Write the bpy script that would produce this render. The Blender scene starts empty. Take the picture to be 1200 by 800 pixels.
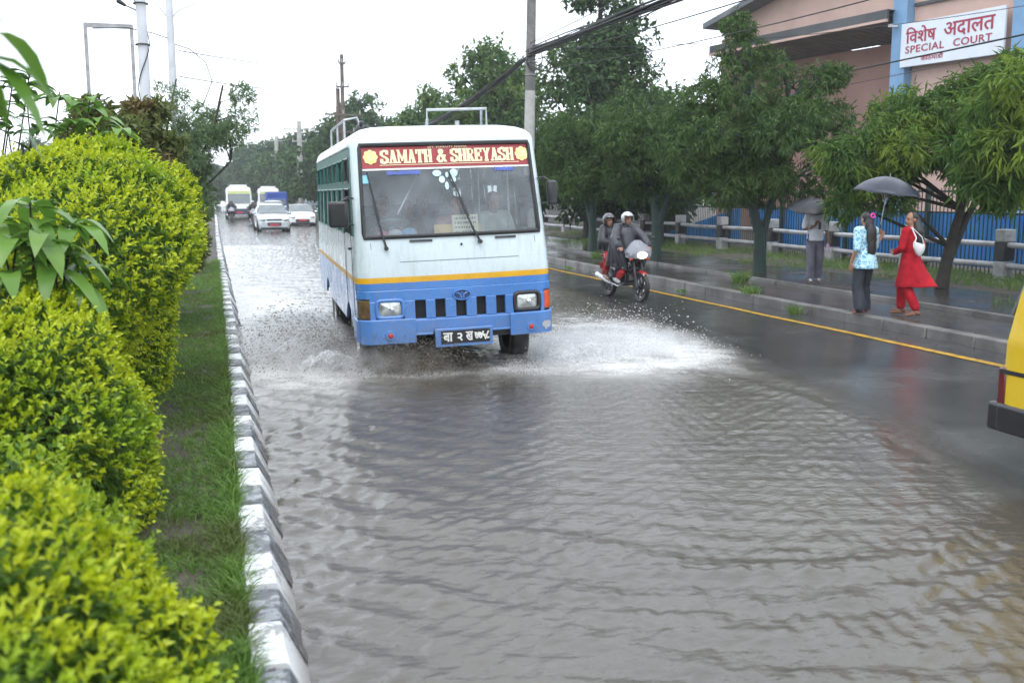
import bpy, bmesh, math, random
import numpy as np
from mathutils import Vector, Matrix, Euler, noise
R_ = math.radians
PI = math.pi
SC = bpy.context.scene
COL = SC.collection

# ------------------------------------------------------------------ camera, world, sun, exposure
CAM_H = 1.95
FPX = 1167.0
PITCH = math.atan(172 / FPX)
YAW = math.atan(350 / (FPX * math.cos(PITCH) + 172 * math.sin(PITCH)))
cd = bpy.data.cameras.new("camera")
cd.sensor_width = 36.0
cd.lens = 36.0 * FPX / 1200.0
cd.clip_start = 0.05
cd.clip_end = 3000
cd.dof.use_dof = True
cd.dof.focus_distance = 11.0
cd.dof.aperture_fstop = 2.5
cam = bpy.data.objects.new("camera", cd)
COL.objects.link(cam)
cam.location = (0, 0, CAM_H)
cam.rotation_euler = (PI / 2 - PITCH, 0, -YAW)
SC.camera = cam

SUN_EL, SUN_AZ = R_(62), R_(200)          # high behind the clouds, a little behind the camera
w = bpy.data.worlds.new("World")
SC.world = w
w.use_nodes = True
nt = w.node_tree
for n in list(nt.nodes):
    nt.nodes.remove(n)
out = nt.nodes.new("ShaderNodeOutputWorld")
bg = nt.nodes.new("ShaderNodeBackground")
sky = nt.nodes.new("ShaderNodeTexSky")
sky.sky_type = 'NISHITA'
sky.sun_disc = False
sky.sun_elevation = SUN_EL
sky.sun_rotation = SUN_AZ
sky.air_density = 1.0
sky.dust_density = 4.0
mix = nt.nodes.new("ShaderNodeMix")
mix.data_type = 'RGBA'
mix.inputs[0].default_value = 0.9
mix.inputs[7].default_value = (9.3, 10.1, 11.0, 1)     # the closed overcast
nt.links.new(sky.outputs[0], mix.inputs[6])
nt.links.new(mix.outputs[2], bg.inputs[0])
bg.inputs[1].default_value = 0.13
nt.links.new(bg.outputs[0], out.inputs[0])

sd = bpy.data.lights.new("sun", 'SUN')
sd.energy = 0.6
sd.angle = R_(25)
sd.color = (1.0, 0.97, 0.93)
sun = bpy.data.objects.new("sun", sd)
COL.objects.link(sun)
sv = Vector((math.sin(SUN_AZ) * math.cos(SUN_EL), math.cos(SUN_AZ) * math.cos(SUN_EL), math.sin(SUN_EL)))
sun.rotation_euler = (-sv).to_track_quat('-Z', 'Y').to_euler()
sun.location = (0, -20, 40)

SC.view_settings.view_transform = 'Standard'
SC.view_settings.look = 'None'
SC.view_settings.gamma = 1
SC.view_settings.use_curve_mapping = False
SC.view_settings.exposure = 0.75
SC.cycles.max_bounces = 8
SC.cycles.diffuse_bounces = 3
SC.cycles.glossy_bounces = 3
SC.cycles.transmission_bounces = 4
SC.cycles.transparent_max_bounces = 12
SC.cycles.volume_bounces = 2
SC.cycles.use_denoising = True
try:
    SC.cycles.denoiser = 'OPENIMAGEDENOISE'
except Exception:
    pass
SC.cycles.sample_clamp_indirect = 4.0

# ------------------------------------------------------------------ a pixel of the 1200x800 photo to a ray (for measuring)
_fw = np.array([math.sin(YAW) * math.cos(PITCH), math.cos(YAW) * math.cos(PITCH), -math.sin(PITCH)])
_rt = np.array([math.cos(YAW), -math.sin(YAW), 0.0])
_up = np.cross(_rt, _fw)
_C = np.array([0, 0, CAM_H])
def ray(px, py): return _fw * FPX + _rt * (px - 600) + _up * (400 - py)
def at_z(px, py, z=0.0):
    d = ray(px, py); return _C + d * ((z - CAM_H) / d[2])
def at_y(px, py, y):
    d = ray(px, py); return _C + d * (y / d[1])
def at_x(px, py, x):
    d = ray(px, py); return _C + d * (x / d[0])

# ------------------------------------------------------------------ properties
def tag(o, label=None, cat=None, group=None, kind=None):
    if label: o['label'] = label
    if cat: o['category'] = cat
    if group: o['group'] = group
    if kind: o['kind'] = kind
    return o

def thing(name, label, cat, loc=(0, 0, 0), rot=(0, 0, 0), group=None):
    o = bpy.data.objects.new(name, None)
    o.empty_display_size = 0.2
    COL.objects.link(o)
    o.location = loc
    o.rotation_euler = rot
    return tag(o, label, cat, group)

def link(name, me, mats=(), parent=None):
    for m in mats: me.materials.append(m)
    o = bpy.data.objects.new(name, me)
    COL.objects.link(o)
    if parent: o.parent = parent
    return o

def dup_tree(o, parent=None):
    c = o.copy()
    COL.objects.link(c)
    if parent: c.parent = parent
    for ch in list(o.children): dup_tree(ch, c)
    return c

def recolour(o, a, b):
    """give this copy another paint: every slot holding material a shows b"""
    if o.type == 'MESH':
        for s in o.material_slots:
            if s.material == a:
                s.link = 'OBJECT'; s.material = b
    for ch in o.children: recolour(ch, a, b)

# ------------------------------------------------------------------ materials
def _nodes(name):
    m = bpy.data.materials.new(name)
    m.use_nodes = True
    t = m.node_tree
    b = t.nodes["Principled BSDF"]
    return m, t, b

def _mixrgb(t, fac, a, b):
    n = t.nodes.new("ShaderNodeMix"); n.data_type = 'RGBA'
    for sock, v in ((0, fac), (6, a), (7, b)):
        if hasattr(v, 'is_linked') or hasattr(v, 'links'): t.links.new(v, n.inputs[sock])
        elif sock == 0: n.inputs[0].default_value = v
        else: n.inputs[sock].default_value = (*v[:3], 1)
    return n.outputs[2]

def _noise(t, scale, detail=4, rough=0.55, coord='Object', vec=None):
    n = t.nodes.new("ShaderNodeTexNoise")
    n.inputs['Scale'].default_value = scale
    n.inputs['Detail'].default_value = detail
    n.inputs['Roughness'].default_value = rough
    if vec is None:
        c = t.nodes.new("ShaderNodeTexCoord"); t.links.new(c.outputs[coord], n.inputs['Vector'])
    else:
        t.links.new(vec, n.inputs['Vector'])
    return n.outputs['Fac']

def _ramp(t, src, lo, hi, a=0.0, b=1.0):
    n = t.nodes.new("ShaderNodeMapRange")
    n.inputs[1].default_value = lo; n.inputs[2].default_value = hi
    n.inputs[3].default_value = a; n.inputs[4].default_value = b
    t.links.new(src, n.inputs[0])
    return n.outputs[0]

def _bump(t, b, src, strength=0.3, dist=0.01):
    n = t.nodes.new("ShaderNodeBump")
    n.inputs['Strength'].default_value = strength
    n.inputs['Distance'].default_value = dist
    t.links.new(src, n.inputs['Height'])
    t.links.new(n.outputs[0], b.inputs['Normal'])

def mat(name, col, rough=0.5, metal=0.0, col2=None, scale=6.0, lo=0.4, hi=0.62, bump=0.0, bscale=30.0, bdist=0.01,
        coat=0.0, spec=0.5, rvar=0.0, coord='Object'):
    m, t, b = _nodes(name)
    b.inputs['Base Color'].default_value = (*col, 1)
    b.inputs['Roughness'].default_value = rough
    b.inputs['Metallic'].default_value = metal
    b.inputs['Specular IOR Level'].default_value = spec
    b.inputs['Coat Weight'].default_value = coat
    b.inputs['Coat Roughness'].default_value = 0.08
    if col2 is None: col2 = tuple(c * 0.8 for c in col)
    f = _ramp(t, _noise(t, scale, 5, 0.6, coord), lo, hi)
    t.links.new(_mixrgb(t, f, col, col2), b.inputs['Base Color'])
    if rvar:
        r = _ramp(t, _noise(t, scale * 0.7, 3, 0.5, coord), 0.35, 0.65, max(0.02, rough - rvar), min(1, rough + rvar))
        t.links.new(r, b.inputs['Roughness'])
    if bump:
        _bump(t, b, _noise(t, bscale, 4, 0.6, coord), bump, bdist)
    return m

def leaf_mat(name, a, b_, c=None, rough=0.45, trans=0.35, nscale=1.2, spec=0.4):
    """foliage: every leaf (a loose island) its own tone between a and b, patches of c"""
    m, t, b = _nodes(name)
    g = t.nodes.new("ShaderNodeNewGeometry")
    col = _mixrgb(t, g.outputs['Random Per Island'], a, b_)
    if c:
        f = _ramp(t, _noise(t, nscale, 2), 0.5, 0.68)
        col = _mixrgb(t, f, col, c)
    b.inputs['Roughness'].default_value = rough
    b.inputs['Specular IOR Level'].default_value = spec
    t.links.new(col, b.inputs['Base Color'])
    tr = t.nodes.new("ShaderNodeBsdfTranslucent")
    t.links.new(col, tr.inputs[0])
    ms = t.nodes.new("ShaderNodeMixShader")
    ms.inputs[0].default_value = trans
    t.links.new(b.outputs[0], ms.inputs[1]); t.links.new(tr.outputs[0], ms.inputs[2])
    t.links.new(ms.outputs[0], t.nodes["Material Output"].inputs[0])
    return m

def glass_mat(name, tint=(0.75, 0.8, 0.8), veil=0.1, ior=1.5, veilcol=(0.6, 0.63, 0.65)):
    m, t, b = _nodes(name)
    t.nodes.remove(b)
    tr = t.nodes.new("ShaderNodeBsdfTransparent"); tr.inputs[0].default_value = (*tint, 1)
    gl = t.nodes.new("ShaderNodeBsdfGlossy"); gl.inputs[1].default_value = 0.03
    fr = t.nodes.new("ShaderNodeFresnel"); fr.inputs[0].default_value = ior
    df = t.nodes.new("ShaderNodeBsdfDiffuse"); df.inputs[0].default_value = (*veilcol, 1)
    m1 = t.nodes.new("ShaderNodeMixShader")
    f = _ramp(t, _noise(t, 2.2, 5, 0.65), 0.3, 0.75, veil * 0.4, veil * 1.6)
    t.links.new(f, m1.inputs[0])
    t.links.new(tr.outputs[0], m1.inputs[1]); t.links.new(df.outputs[0], m1.inputs[2])
    m2 = t.nodes.new("ShaderNodeMixShader")
    t.links.new(fr.outputs[0], m2.inputs[0]); t.links.new(m1.outputs[0], m2.inputs[1]); t.links.new(gl.outputs[0], m2.inputs[2])
    t.links.new(m2.outputs[0], t.nodes["Material Output"].inputs[0])
    return m

# ------------------------------------------------------------------ mesh collector
class G:
    def __init__(s): s.v, s.f, s.m = [], [], []
    def add(s, vs, fs, m=0):
        b = len(s.v)
        s.v.extend(tuple(float(c) for c in p) for p in vs)
        for f in fs: s.f.append(tuple(b + i for i in f)); s.m.append(m)
        return s
    def box(s, c, d, rz=0.0, m=0, rot=None):
        x, y, z = d[0] / 2, d[1] / 2, d[2] / 2
        vs = [Vector((a * x, b * y, e * z)) for e in (-1, 1) for b in (-1, 1) for a in (-1, 1)]
        M = rot if rot is not None else Matrix.Rotation(rz, 3, 'Z')
        vs = [M @ v + Vector(c) for v in vs]
        return s.add(vs, [(0, 2, 3, 1), (4, 5, 7, 6), (0, 1, 5, 4), (2, 6, 7, 3), (0, 4, 6, 2), (1, 3, 7, 5)], m)
    def cyl(s, p0, p1, r0, r1=None, n=14, m=0, caps=True):
        return s.tube([p0, p1], [r0, r0 if r1 is None else r1], n, m, caps)
    def tube(s, pts, r, n=8, m=0, caps=True, closed=False):
        pts = [Vector(p) for p in pts]
        k = len(pts)
        rs = list(r) if hasattr(r, '__len__') else [r] * k
        vs = []
        prev = None
        for i, p in enumerate(pts):
            if closed: d = pts[(i + 1) % k] - pts[i - 1]
            else: d = pts[min(i + 1, k - 1)] - pts[max(i - 1, 0)]
            d.normalize()
            if prev is None:
                a = d.orthogonal().normalized()
            else:
                a = (prev - d * prev.dot(d))
                a = a.normalized() if a.length > 1e-6 else d.orthogonal().normalized()
            prev = a
            b = d.cross(a)
            for j in range(n):
                t = 2 * PI * j / n
                vs.append(p + (a * math.cos(t) + b * math.sin(t)) * rs[i])
        fs = []
        for i in range(k if closed else k - 1):
            i2 = (i + 1) % k
            for j in range(n):
                j2 = (j + 1) % n
                fs.append((i * n + j, i * n + j2, i2 * n + j2, i2 * n + j))
        if caps and not closed:
            fs.append(tuple(reversed(range(n)))); fs.append(tuple((k - 1) * n + j for j in range(n)))
        return s.add(vs, fs, m)
    def ball(s, c, r, nu=14, nv=9, m=0, rot=None):
        rx, ry, rz = r if hasattr(r, '__len__') else (r, r, r)
        vs = [Vector((0, 0, -rz))]
        for i in range(1, nv):
            a = -PI / 2 + PI * i / nv
            for j in range(nu):
                t = 2 * PI * j / nu
                vs.append(Vector((rx * math.cos(a) * math.cos(t), ry * math.cos(a) * math.sin(t), rz * math.sin(a))))
        vs.append(Vector((0, 0, rz)))
        fs = []
        for j in range(nu):
            j2 = (j + 1) % nu
            fs.append((0, 1 + j2, 1 + j))
            for i in range(nv - 2):
                a = 1 + i * nu
                fs.append((a + j, a + j2, a + nu + j2, a + nu + j))
            fs.append((len(vs) - 1, 1 + (nv - 2) * nu + j, 1 + (nv - 2) * nu + j2))
        M = rot if rot is not None else Matrix.Identity(3)
        return s.add([M @ v + Vector(c) for v in vs], fs, m)
    def cap(s, p0, p1, r0, r1, n=14, m=0):
        """tapered capsule"""
        p0, p1 = Vector(p0), Vector(p1)
        d = p1 - p0
        L = d.length
        if L < 1e-6: return s.ball(p0, r0, m=m)
        d.normalize()
        pts, rs = [], []
        for a in (-80, -55, -28, 0):
            t = R_(a); pts.append(p0 + d * (r0 * math.sin(t))); rs.append(max(r0 * math.cos(t), 1e-4))
        for a in (0, 28, 55, 80):
            t = R_(a); pts.append(p1 + d * (r1 * math.sin(t))); rs.append(max(r1 * math.cos(t), 1e-4))
        return s.tube(pts, rs, n, m)
    def lathe(s, prof, n=24, m=0, M=None):
        """prof: (r, h) pairs; axis z, M a 4x4"""
        vs = []
        for r, h in prof:
            for j in range(n):
                t = 2 * PI * j / n
                p = Vector((r * math.cos(t), r * math.sin(t), h))
                vs.append(M @ p if M else p)
        fs = []
        for i in range(len(prof) - 1):
            for j in range(n):
                j2 = (j + 1) % n
                fs.append((i * n + j, i * n + j2, (i + 1) * n + j2, (i + 1) * n + j))
        return s.add(vs, fs, m)
    def prism(s, poly, fn, m=0):
        """poly: 2-D outline; fn(a,b,side) -> 3-D with side 0 / 1"""
        k = len(poly)
        vs = [fn(a, b, 0) for a, b in poly] + [fn(a, b, 1) for a, b in poly]
        fs = [tuple(range(k)), tuple(reversed(range(k, 2 * k)))]
        for i in range(k):
            j = (i + 1) % k
            fs.append((i, i + k, j + k, j))
        return s.add(vs, fs, m)
    def grid(s, rows, m=0, closed=False):
        """rows of equal-length point lists"""
        nr, nc = len(rows), len(rows[0])
        vs = [p for r in rows for p in r]
        fs = []
        for i in range(nr - 1):
            for j in range(nc if closed else nc - 1):
                j2 = (j + 1) % nc
                fs.append((i * nc + j, i * nc + j2, (i + 1) * nc + j2, (i + 1) * nc + j))
        return s.add(vs, fs, m)
    def mesh(s, name, smooth=35):
        me = bpy.data.meshes.new(name)
        me.from_pydata(s.v, [], s.f)
        me.polygons.foreach_set('material_index', s.m)
        if smooth:
            me.polygons.foreach_set('use_smooth', [True] * len(s.f))
        bm = bmesh.new(); bm.from_mesh(me)
        bmesh.ops.recalc_face_normals(bm, faces=bm.faces)
        bm.to_mesh(me); bm.free()
        if smooth: me.set_sharp_from_angle(angle=R_(smooth))
        me.update()
        return me
    def build(s, name, mats, parent=None, bevel=0.0, smooth=35, seg=2):
        if not isinstance(mats, (list, tuple)): mats = [mats]
        o = link(name, s.mesh(name, smooth), mats, parent)
        if bevel:
            b = o.modifiers.new("bevel", 'BEVEL')
            b.width = bevel; b.segments = seg; b.limit_method = 'ANGLE'; b.angle_limit = R_(40)
            b.harden_normals = False
        return o

def fast_mesh(name, V, F, smooth=False):
    me = bpy.data.meshes.new(name)
    n, k = F.shape
    me.vertices.add(len(V)); me.vertices.foreach_set('co', np.ascontiguousarray(V, dtype=np.float32).ravel())
    me.loops.add(n * k); me.loops.foreach_set('vertex_index', np.ascontiguousarray(F, dtype=np.int32).ravel())
    me.polygons.add(n)
    me.polygons.foreach_set('loop_start', np.arange(0, n * k, k, dtype=np.int32))
    me.polygons.foreach_set('use_smooth', np.full(n, smooth))
    me.update(calc_edges=True)
    return me

def blob(g, voxel=0.012, smooth=4, fac=0.5, cuts=(), name="blob"):
    """fuse overlapping closed shapes into ONE continuous skin"""
    me = bpy.data.meshes.new(name); me.from_pydata(g.v, [], g.f)
    o = bpy.data.objects.new(name, me); COL.objects.link(o)
    r = o.modifiers.new("r", 'REMESH'); r.mode = 'VOXEL'; r.voxel_size = voxel; r.adaptivity = 0
    if smooth:
        k = o.modifiers.new("s", 'SMOOTH'); k.iterations = smooth; k.factor = fac
    dg = bpy.context.evaluated_depsgraph_get()
    res = bpy.data.meshes.new_from_object(o.evaluated_get(dg))
    bpy.data.objects.remove(o); bpy.data.meshes.remove(me)
    if cuts:
        bm = bmesh.new(); bm.from_mesh(res)
        for co, no in cuts:
            bmesh.ops.bisect_plane(bm, geom=bm.verts[:] + bm.edges[:] + bm.faces[:], plane_co=co, plane_no=no, clear_outer=True)
        bm.to_mesh(res); bm.free()
    res.polygons.foreach_set('use_smooth', [True] * len(res.polygons))
    res.name = name
    return res

# ------------------------------------------------------------------ leaves
def norm(a): return a / np.maximum(np.linalg.norm(a, axis=1, keepdims=True), 1e-9)

def leaves(P, D, N, L, W, fold=0.25, curl=0.0):
    """two-faced folded leaves: base P, axis D, rough normal N, length L, width W -> V, F"""
    n = len(P)
    D = norm(D); S = norm(np.cross(D, N)); U = np.cross(S, D)
    L = np.broadcast_to(np.asarray(L, float), (n,))[:, None]; W = np.broadcast_to(np.asarray(W, float), (n,))[:, None]
    b = P
    t = P + D * L - U * L * curl
    mid = P + D * L * 0.45
    l = mid - S * W * 0.5 + U * W * fold
    r = mid + S * W * 0.5 + U * W * fold
    V = np.stack([b, r, t, l], 1).reshape(-1, 3)
    i = np.arange(n)[:, None] * 4
    F = np.concatenate([i + np.array([[0, 1, 2]]), i + np.array([[0, 2, 3]])], 0)
    return V, F

def join_vf(parts):
    Vs, Fs, o = [], [], 0
    for V, F in parts:
        Vs.append(V); Fs.append(F + o); o += len(V)
    return np.concatenate(Vs), np.concatenate(Fs)

def rnd_dirs(rng, n):
    return norm(rng.normal(size=(n, 3)))

# ------------------------------------------------------------------ writing
_txt_cache = {}
def text_poly(body, bold=0.0, space=1.0):
    key = (body, bold, space)
    if key in _txt_cache: return _txt_cache[key]
    c = bpy.data.curves.new("lettering", 'FONT')
    c.body = body; c.size = 1.0; c.offset = bold; c.space_character = space; c.resolution_u = 3
    o = bpy.data.objects.new("lettering", c); COL.objects.link(o)
    me = bpy.data.meshes.new_from_object(o.evaluated_get(bpy.context.evaluated_depsgraph_get()))
    V = [tuple(v.co) for v in me.vertices]; F = [tuple(p.vertices) for p in me.polygons]
    bpy.data.objects.remove(o); bpy.data.curves.remove(c); bpy.data.meshes.remove(me)
    _txt_cache[key] = (V, F)
    return V, F

def lettering(g, body, fn, u0, u1, z0, z1, bold=0.0, m=0, space=1.0, thick=0.0):
    """flat lettering fitted into the box u0..u1, z0..z1; fn(u, z, lift) -> 3-D point; thick widens every stroke"""
    V, F = text_poly(body, bold, space)
    if not V: return g
    xs = [p[0] for p in V]; ys = [p[1] for p in V]
    ax, bx, ay, by = min(xs), max(xs), min(ys), max(ys)
    sh = [(0, 0)] if not thick else [(thick * a, thick * b_) for a, b_ in ((0, 0), (-1, 0), (1, 0), (0, .6), (0, -.6))]
    for k, (du, dz) in enumerate(sh):
        vs = [fn(u0 + du + (p[0] - ax) / (bx - ax) * (u1 - u0), z0 + dz + (p[1] - ay) / (by - ay) * (z1 - z0), k * .0004) for p in V]
        g.add(vs, F, m)
    return g

# ================================================================== THE SETTING
rng = np.random.default_rng(7)

M_SOIL = mat("wet_soil", (0.075, 0.06, 0.045), 0.75, col2=(0.04, 0.032, 0.024), scale=3, bump=0.6, bscale=18, bdist=0.03)
M_EARTH = mat("earth", (0.09, 0.10, 0.05), 0.9, col2=(0.06, 0.07, 0.035), scale=0.15)
M_ASPHALT = mat("wet_asphalt", (0.04, 0.04, 0.042), 0.17, col2=(0.06, 0.06, 0.06), scale=0.9, lo=0.3, hi=0.7, bump=0.22, bscale=70, bdist=0.006, rvar=0.13)
M_PAVE = mat("wet_pavement", (0.038, 0.036, 0.034), 0.16, col2=(0.07, 0.066, 0.062), scale=0.8, lo=0.35, hi=0.7, bump=0.25, bscale=22, bdist=0.01, rvar=0.14)
M_KSTONE = mat("kerb_concrete", (0.2, 0.19, 0.18), 0.45, col2=(0.09, 0.085, 0.08), scale=2.4, lo=0.3, hi=0.65, bump=0.3, bscale=40, rvar=0.15)
M_YELLOW_LINE = mat("yellow_road_paint", (0.60, 0.34, 0.03), 0.3, col2=(0.20, 0.13, 0.04), scale=9, lo=.42, hi=.72, bump=0.1, bscale=60)
M_CONC = mat("concrete", (0.42, 0.41, 0.39), 0.7, col2=(0.28, 0.27, 0.26), scale=4, bump=0.15, bscale=50)

def sheet(name, x0, x1, y0, y1, z, m, nx=1, ny=1):
    g = G()
    g.grid([[(x0 + (x1 - x0) * i / nx, y0 + (y1 - y0) * j / ny, z) for i in range(nx + 1)] for j in range(ny + 1)])
    return tag(g.build(name, m, smooth=0), kind='structure')

sheet("ground", -450, 450, -150, 900, -0.35, M_EARTH)
sheet("opposite_road", -13, -2.7, -12, 320, 0.0, M_ASPHALT)
sheet("roadside_verge", 13.6, 75, -12, 320, 0.165, M_SOIL)
sheet("opposite_verge", -70, -13, -12, 320, 0.05, M_EARTH)

SHORE = np.array([(-12, 5.0), (5.4, 5.35), (6.9, 5.82), (9.3, 6.16), (11.9, 6.5), (15.3, 6.95), (19.2, 7.2), (40, 7.9), (320, 8.6)])
def shore_x(y): return np.interp(y, SHORE[:, 0], SHORE[:, 1])
def vnoise(x, y, sc, seed=0.0):
    """cheap smooth value noise on arrays"""
    x = np.asarray(x) * sc + seed * 17.3; y = np.asarray(y) * sc + seed * 9.1
    xi, yi = np.floor(x), np.floor(y)
    fx, fy = x - xi, y - yi
    fx = fx * fx * (3 - 2 * fx); fy = fy * fy * (3 - 2 * fy)
    def h(a, b):
        s = np.sin(a * 127.1 + b * 311.7 + seed * 74.7) * 43758.5453
        return s - np.floor(s)
    return (h(xi, yi) * (1 - fx) + h(xi + 1, yi) * fx) * (1 - fy) + (h(xi, yi + 1) * (1 - fx) + h(xi + 1, yi + 1) * fx) * fy
def road_z(x, y):
    return np.clip((x - shore_x(y)) * np.where(x < shore_x(y), 0.045, 0.02), -0.17, 0.05) + (vnoise(x, y, 0.9, 3) - 0.5) * 0.012

def hgrid(xs, ys, fn):
    X, Y = np.meshgrid(xs, ys)
    Z = fn(X, Y)
    V = np.stack([X, Y, Z], -1).reshape(-1, 3)
    nx, ny = len(xs), len(ys)
    i = (np.arange(ny - 1)[:, None] * nx + np.arange(nx - 1)[None, :]).ravel()
    return V, np.stack([i, i + 1, i + nx + 1, i + nx], 1)

xs = np.linspace(0.2, 9.14, 46)
ys = np.concatenate([np.arange(-12, 40, 0.4), np.arange(40, 321, 8)])
V, F = hgrid(xs, ys, road_z)
tag(link("road", fast_mesh("road", V, F, True), [M_ASPHALT]), kind='structure')

xs = np.array([8.36, 8.42, 8.48])
V, F = hgrid(xs, ys, lambda x, y: road_z(x, y) + 0.006)
tag(link("road_line", fast_mesh("road_line", V, F, True), [M_YELLOW_LINE]), kind='structure')

# --- flood water: real waves, a U-shaped bow wave running ahead of the bus, choppy behind it
WAKE = np.array([(4.2, 10.9), (4.64, 10.3), (5.2, 9.5), (5.34, 8.4), (5.12, 7.1), (4.72, 6.0), (4.3, 5.1), (3.7, 4.5), (3.0, 4.35), (2.4, 4.6),
                 (1.9, 4.95), (1.5, 5.4), (1.15, 5.95), (0.95, 6.6), (0.88, 7.5), (0.95, 8.7), (1.2, 9.7), (1.6, 10.6)])
def poly_dist(X, Y, P):
    best = np.full(X.shape, 1e9)
    for (ax, ay), (bx, by) in zip(P[:-1], P[1:]):
        dx, dy = bx - ax, by - ay
        t = np.clip(((X - ax) * dx + (Y - ay) * dy) / (dx * dx + dy * dy), 0, 1)
        best = np.minimum(best, np.hypot(X - ax - t * dx, Y - ay - t * dy))
    return best
def inside(X, Y, P):
    r = np.zeros(X.shape, bool)
    for (ax, ay), (bx, by) in zip(P, np.roll(P, -1, 0)):
        c = (ay > Y) != (by > Y)
        r ^= c & (X < (bx - ax) * (Y - ay) / (by - ay + 1e-12) + ax)
    return r
_wr = np.random.default_rng(11)
WAVES = []
for k in range(40):
    lam = 0.075 * 1.13 ** (k % 20)
    a = -PI / 2 + _wr.normal() * 0.95
    WAVES.append((2 * PI / lam * math.cos(a), 2 * PI / lam * math.sin(a), _wr.random() * 6.28, lam))
def wave_h(X, Y, fine=True):
    wob = (vnoise(X, Y, 0.8, 1) - 0.5) * 2.2 + (vnoise(X, Y, 2.3, 2) - 0.5) * 0.9
    h = np.zeros(X.shape)
    for i, (kx, ky, ph, lam) in enumerate(WAVES):
        amp = 0.0068 * lam * math.exp(-(math.log(lam / .13) / .75) ** 2) + 0.0012 * lam
        pm = 0.35 + 1.3 * vnoise(X, Y, 0.7, 5 + i)
        h += amp * pm * np.sin(kx * X + ky * Y + ph + wob * 2.2)
    h = h + 14 * h * h                              # crests a little sharper than troughs
    d = poly_dist(X, Y, WAKE)
    ins = inside(X, Y, WAKE)
    sd = np.where(ins, -d, d)
    h *= np.where(ins, 0.45 + 0.4 * np.exp(-d * 1.6), 0.80 + 0.3 * np.exp(-d * 0.8))
    sdn = sd + (vnoise(X, Y, 1.6, 8) - 0.5) * 0.25
    h += 0.022 * np.exp(-(sdn / 0.11) ** 2) * (0.3 + 0.9 * vnoise(X, Y, 1.1, 9))
    h += np.where(sdn > 0, 0.0075 * np.exp(-sdn * 0.5) * np.sin(sdn * 2 * PI / 0.36 + wob), 0)
    # the kerb throws the wave back: crossing crests along it
    kx = np.exp(-(X - 0.25) * 0.9)
    h += kx * 0.013 * np.sin((X * 0.9 + Y * 0.75) * 2 * PI / 0.42 + wob * 1.8) * np.clip((11.5 - Y) / 3, 0, 1)
    # chop thrown up beside and behind the bus
    chop = np.exp(-(((X - 2.7) / 3.0) ** 2)) * np.clip((Y - 9.8) / 1.5, 0, 1) * np.exp(-np.maximum(Y - 14, 0) / 14)
    h += chop * 0.035 * ((vnoise(X, Y, 4.2, 12) - 0.5) + 0.6 * (vnoise(X, Y, 9, 13) - 0.5))
    # shallow film towards the shore is flatter
    depth = np.clip((shore_x(Y) - X) / 1.6, 0.12, 1)
    return h * depth
def foam_sheen_amt(X, Y):
    n = vnoise(X, Y, 2.5, 21) * 0.6 + vnoise(X, Y, 7, 22) * 0.4
    a = np.zeros(X.shape)
    def blob_(cx, cy, rx, ry, s): return s * np.exp(-(((X - cx) / rx) ** 2 + ((Y - cy) / ry) ** 2))
    a = np.maximum(a, blob_(0.8, 12.4, 0.85, 2.4, 1.3)); a = np.maximum(a, blob_(0.9, 16.5, 0.9, 5.5, 0.85))
    a = np.maximum(a, blob_(4.7, 11.4, 1.7, 1.4, 1.15)); a = np.maximum(a, blob_(5.4, 13.5, 1.3, 2.2, 0.55))
    a = np.maximum(a, blob_(2.0, 10.9, 1.0, 0.5, 0.8)); a = np.maximum(a, blob_(3.4, 10.7, 0.9, 0.4, 0.7))
    a = np.maximum(a, blob_(3.0, 22, 3.0, 9, 0.35))  # no froth here: whitening behind the bus paints in the grazing sky reflection
    return np.clip(a * (0.35 + 1.6 * n) - 0.08, 0, 1)

M_WATER, t, b = _nodes("muddy_flood_water")
at = t.nodes.new("ShaderNodeAttribute"); at.attribute_name = "foam_sheen"
tc = t.nodes.new("ShaderNodeTexCoord")
silt = _mixrgb(t, _ramp(t, _noise(t, 0.7, 4), 0.35, 0.65), (0.086, 0.075, 0.061), (0.068, 0.059, 0.048))
fo = _ramp(t, _noise(t, 26, 4, 0.7), 0.3, 0.7, 0.55, 1.25)
mm = t.nodes.new("ShaderNodeMath"); mm.operation = 'MULTIPLY'; mm.use_clamp = True
t.links.new(at.outputs['Fac'], mm.inputs[0]); t.links.new(fo, mm.inputs[1])
t.links.new(_mixrgb(t, mm.outputs[0], silt, (0.66, 0.65, 0.63)), b.inputs['Base Color'])
t.links.new(_ramp(t, mm.outputs[0], 0, 1, 0.02, 0.5), b.inputs['Roughness'])
b.inputs['IOR'].default_value = 1.56
dp = t.nodes.new("ShaderNodeAttribute"); dp.attribute_name = "depth"            # a thin film is clear, deep silty water is not
t.links.new(_ramp(t, dp.outputs['Fac'], 0.0, 0.022, 0.0, 1.0), b.inputs['Alpha'])
mp = t.nodes.new("ShaderNodeMapping"); mp.inputs['Scale'].default_value = (1.0, 1.5, 1.0)
t.links.new(tc.outputs['Object'], mp.inputs[0])
n1 = _noise(t, 17.0, 4, 0.62, vec=mp.outputs[0])
_bump(t, b, n1, 0.42, 0.015)

ysn = np.concatenate([np.arange(0.6, 9, 0.021), np.arange(9, 16, 0.04), np.arange(16, 40, 0.09), np.arange(40, 120, 0.5), np.arange(120, 321, 5)])
xsn = np.arange(0.2, 8.8, 0.024)
V, F = hgrid(xsn, ysn, wave_h)
me = fast_mesh("flood_water", V, F, True)
at_ = me.attributes.new("foam_sheen", 'FLOAT', 'POINT')
at_.data.foreach_set('value', foam_sheen_amt(V[:, 0], V[:, 1]).astype(np.float32))
at_ = me.attributes.new("depth", 'FLOAT', 'POINT')
at_.data.foreach_set('value', np.maximum(0, V[:, 2] - road_z(V[:, 0], V[:, 1])).astype(np.float32))
tag(link("flood_water", me, [M_WATER]), kind='structure')

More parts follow.
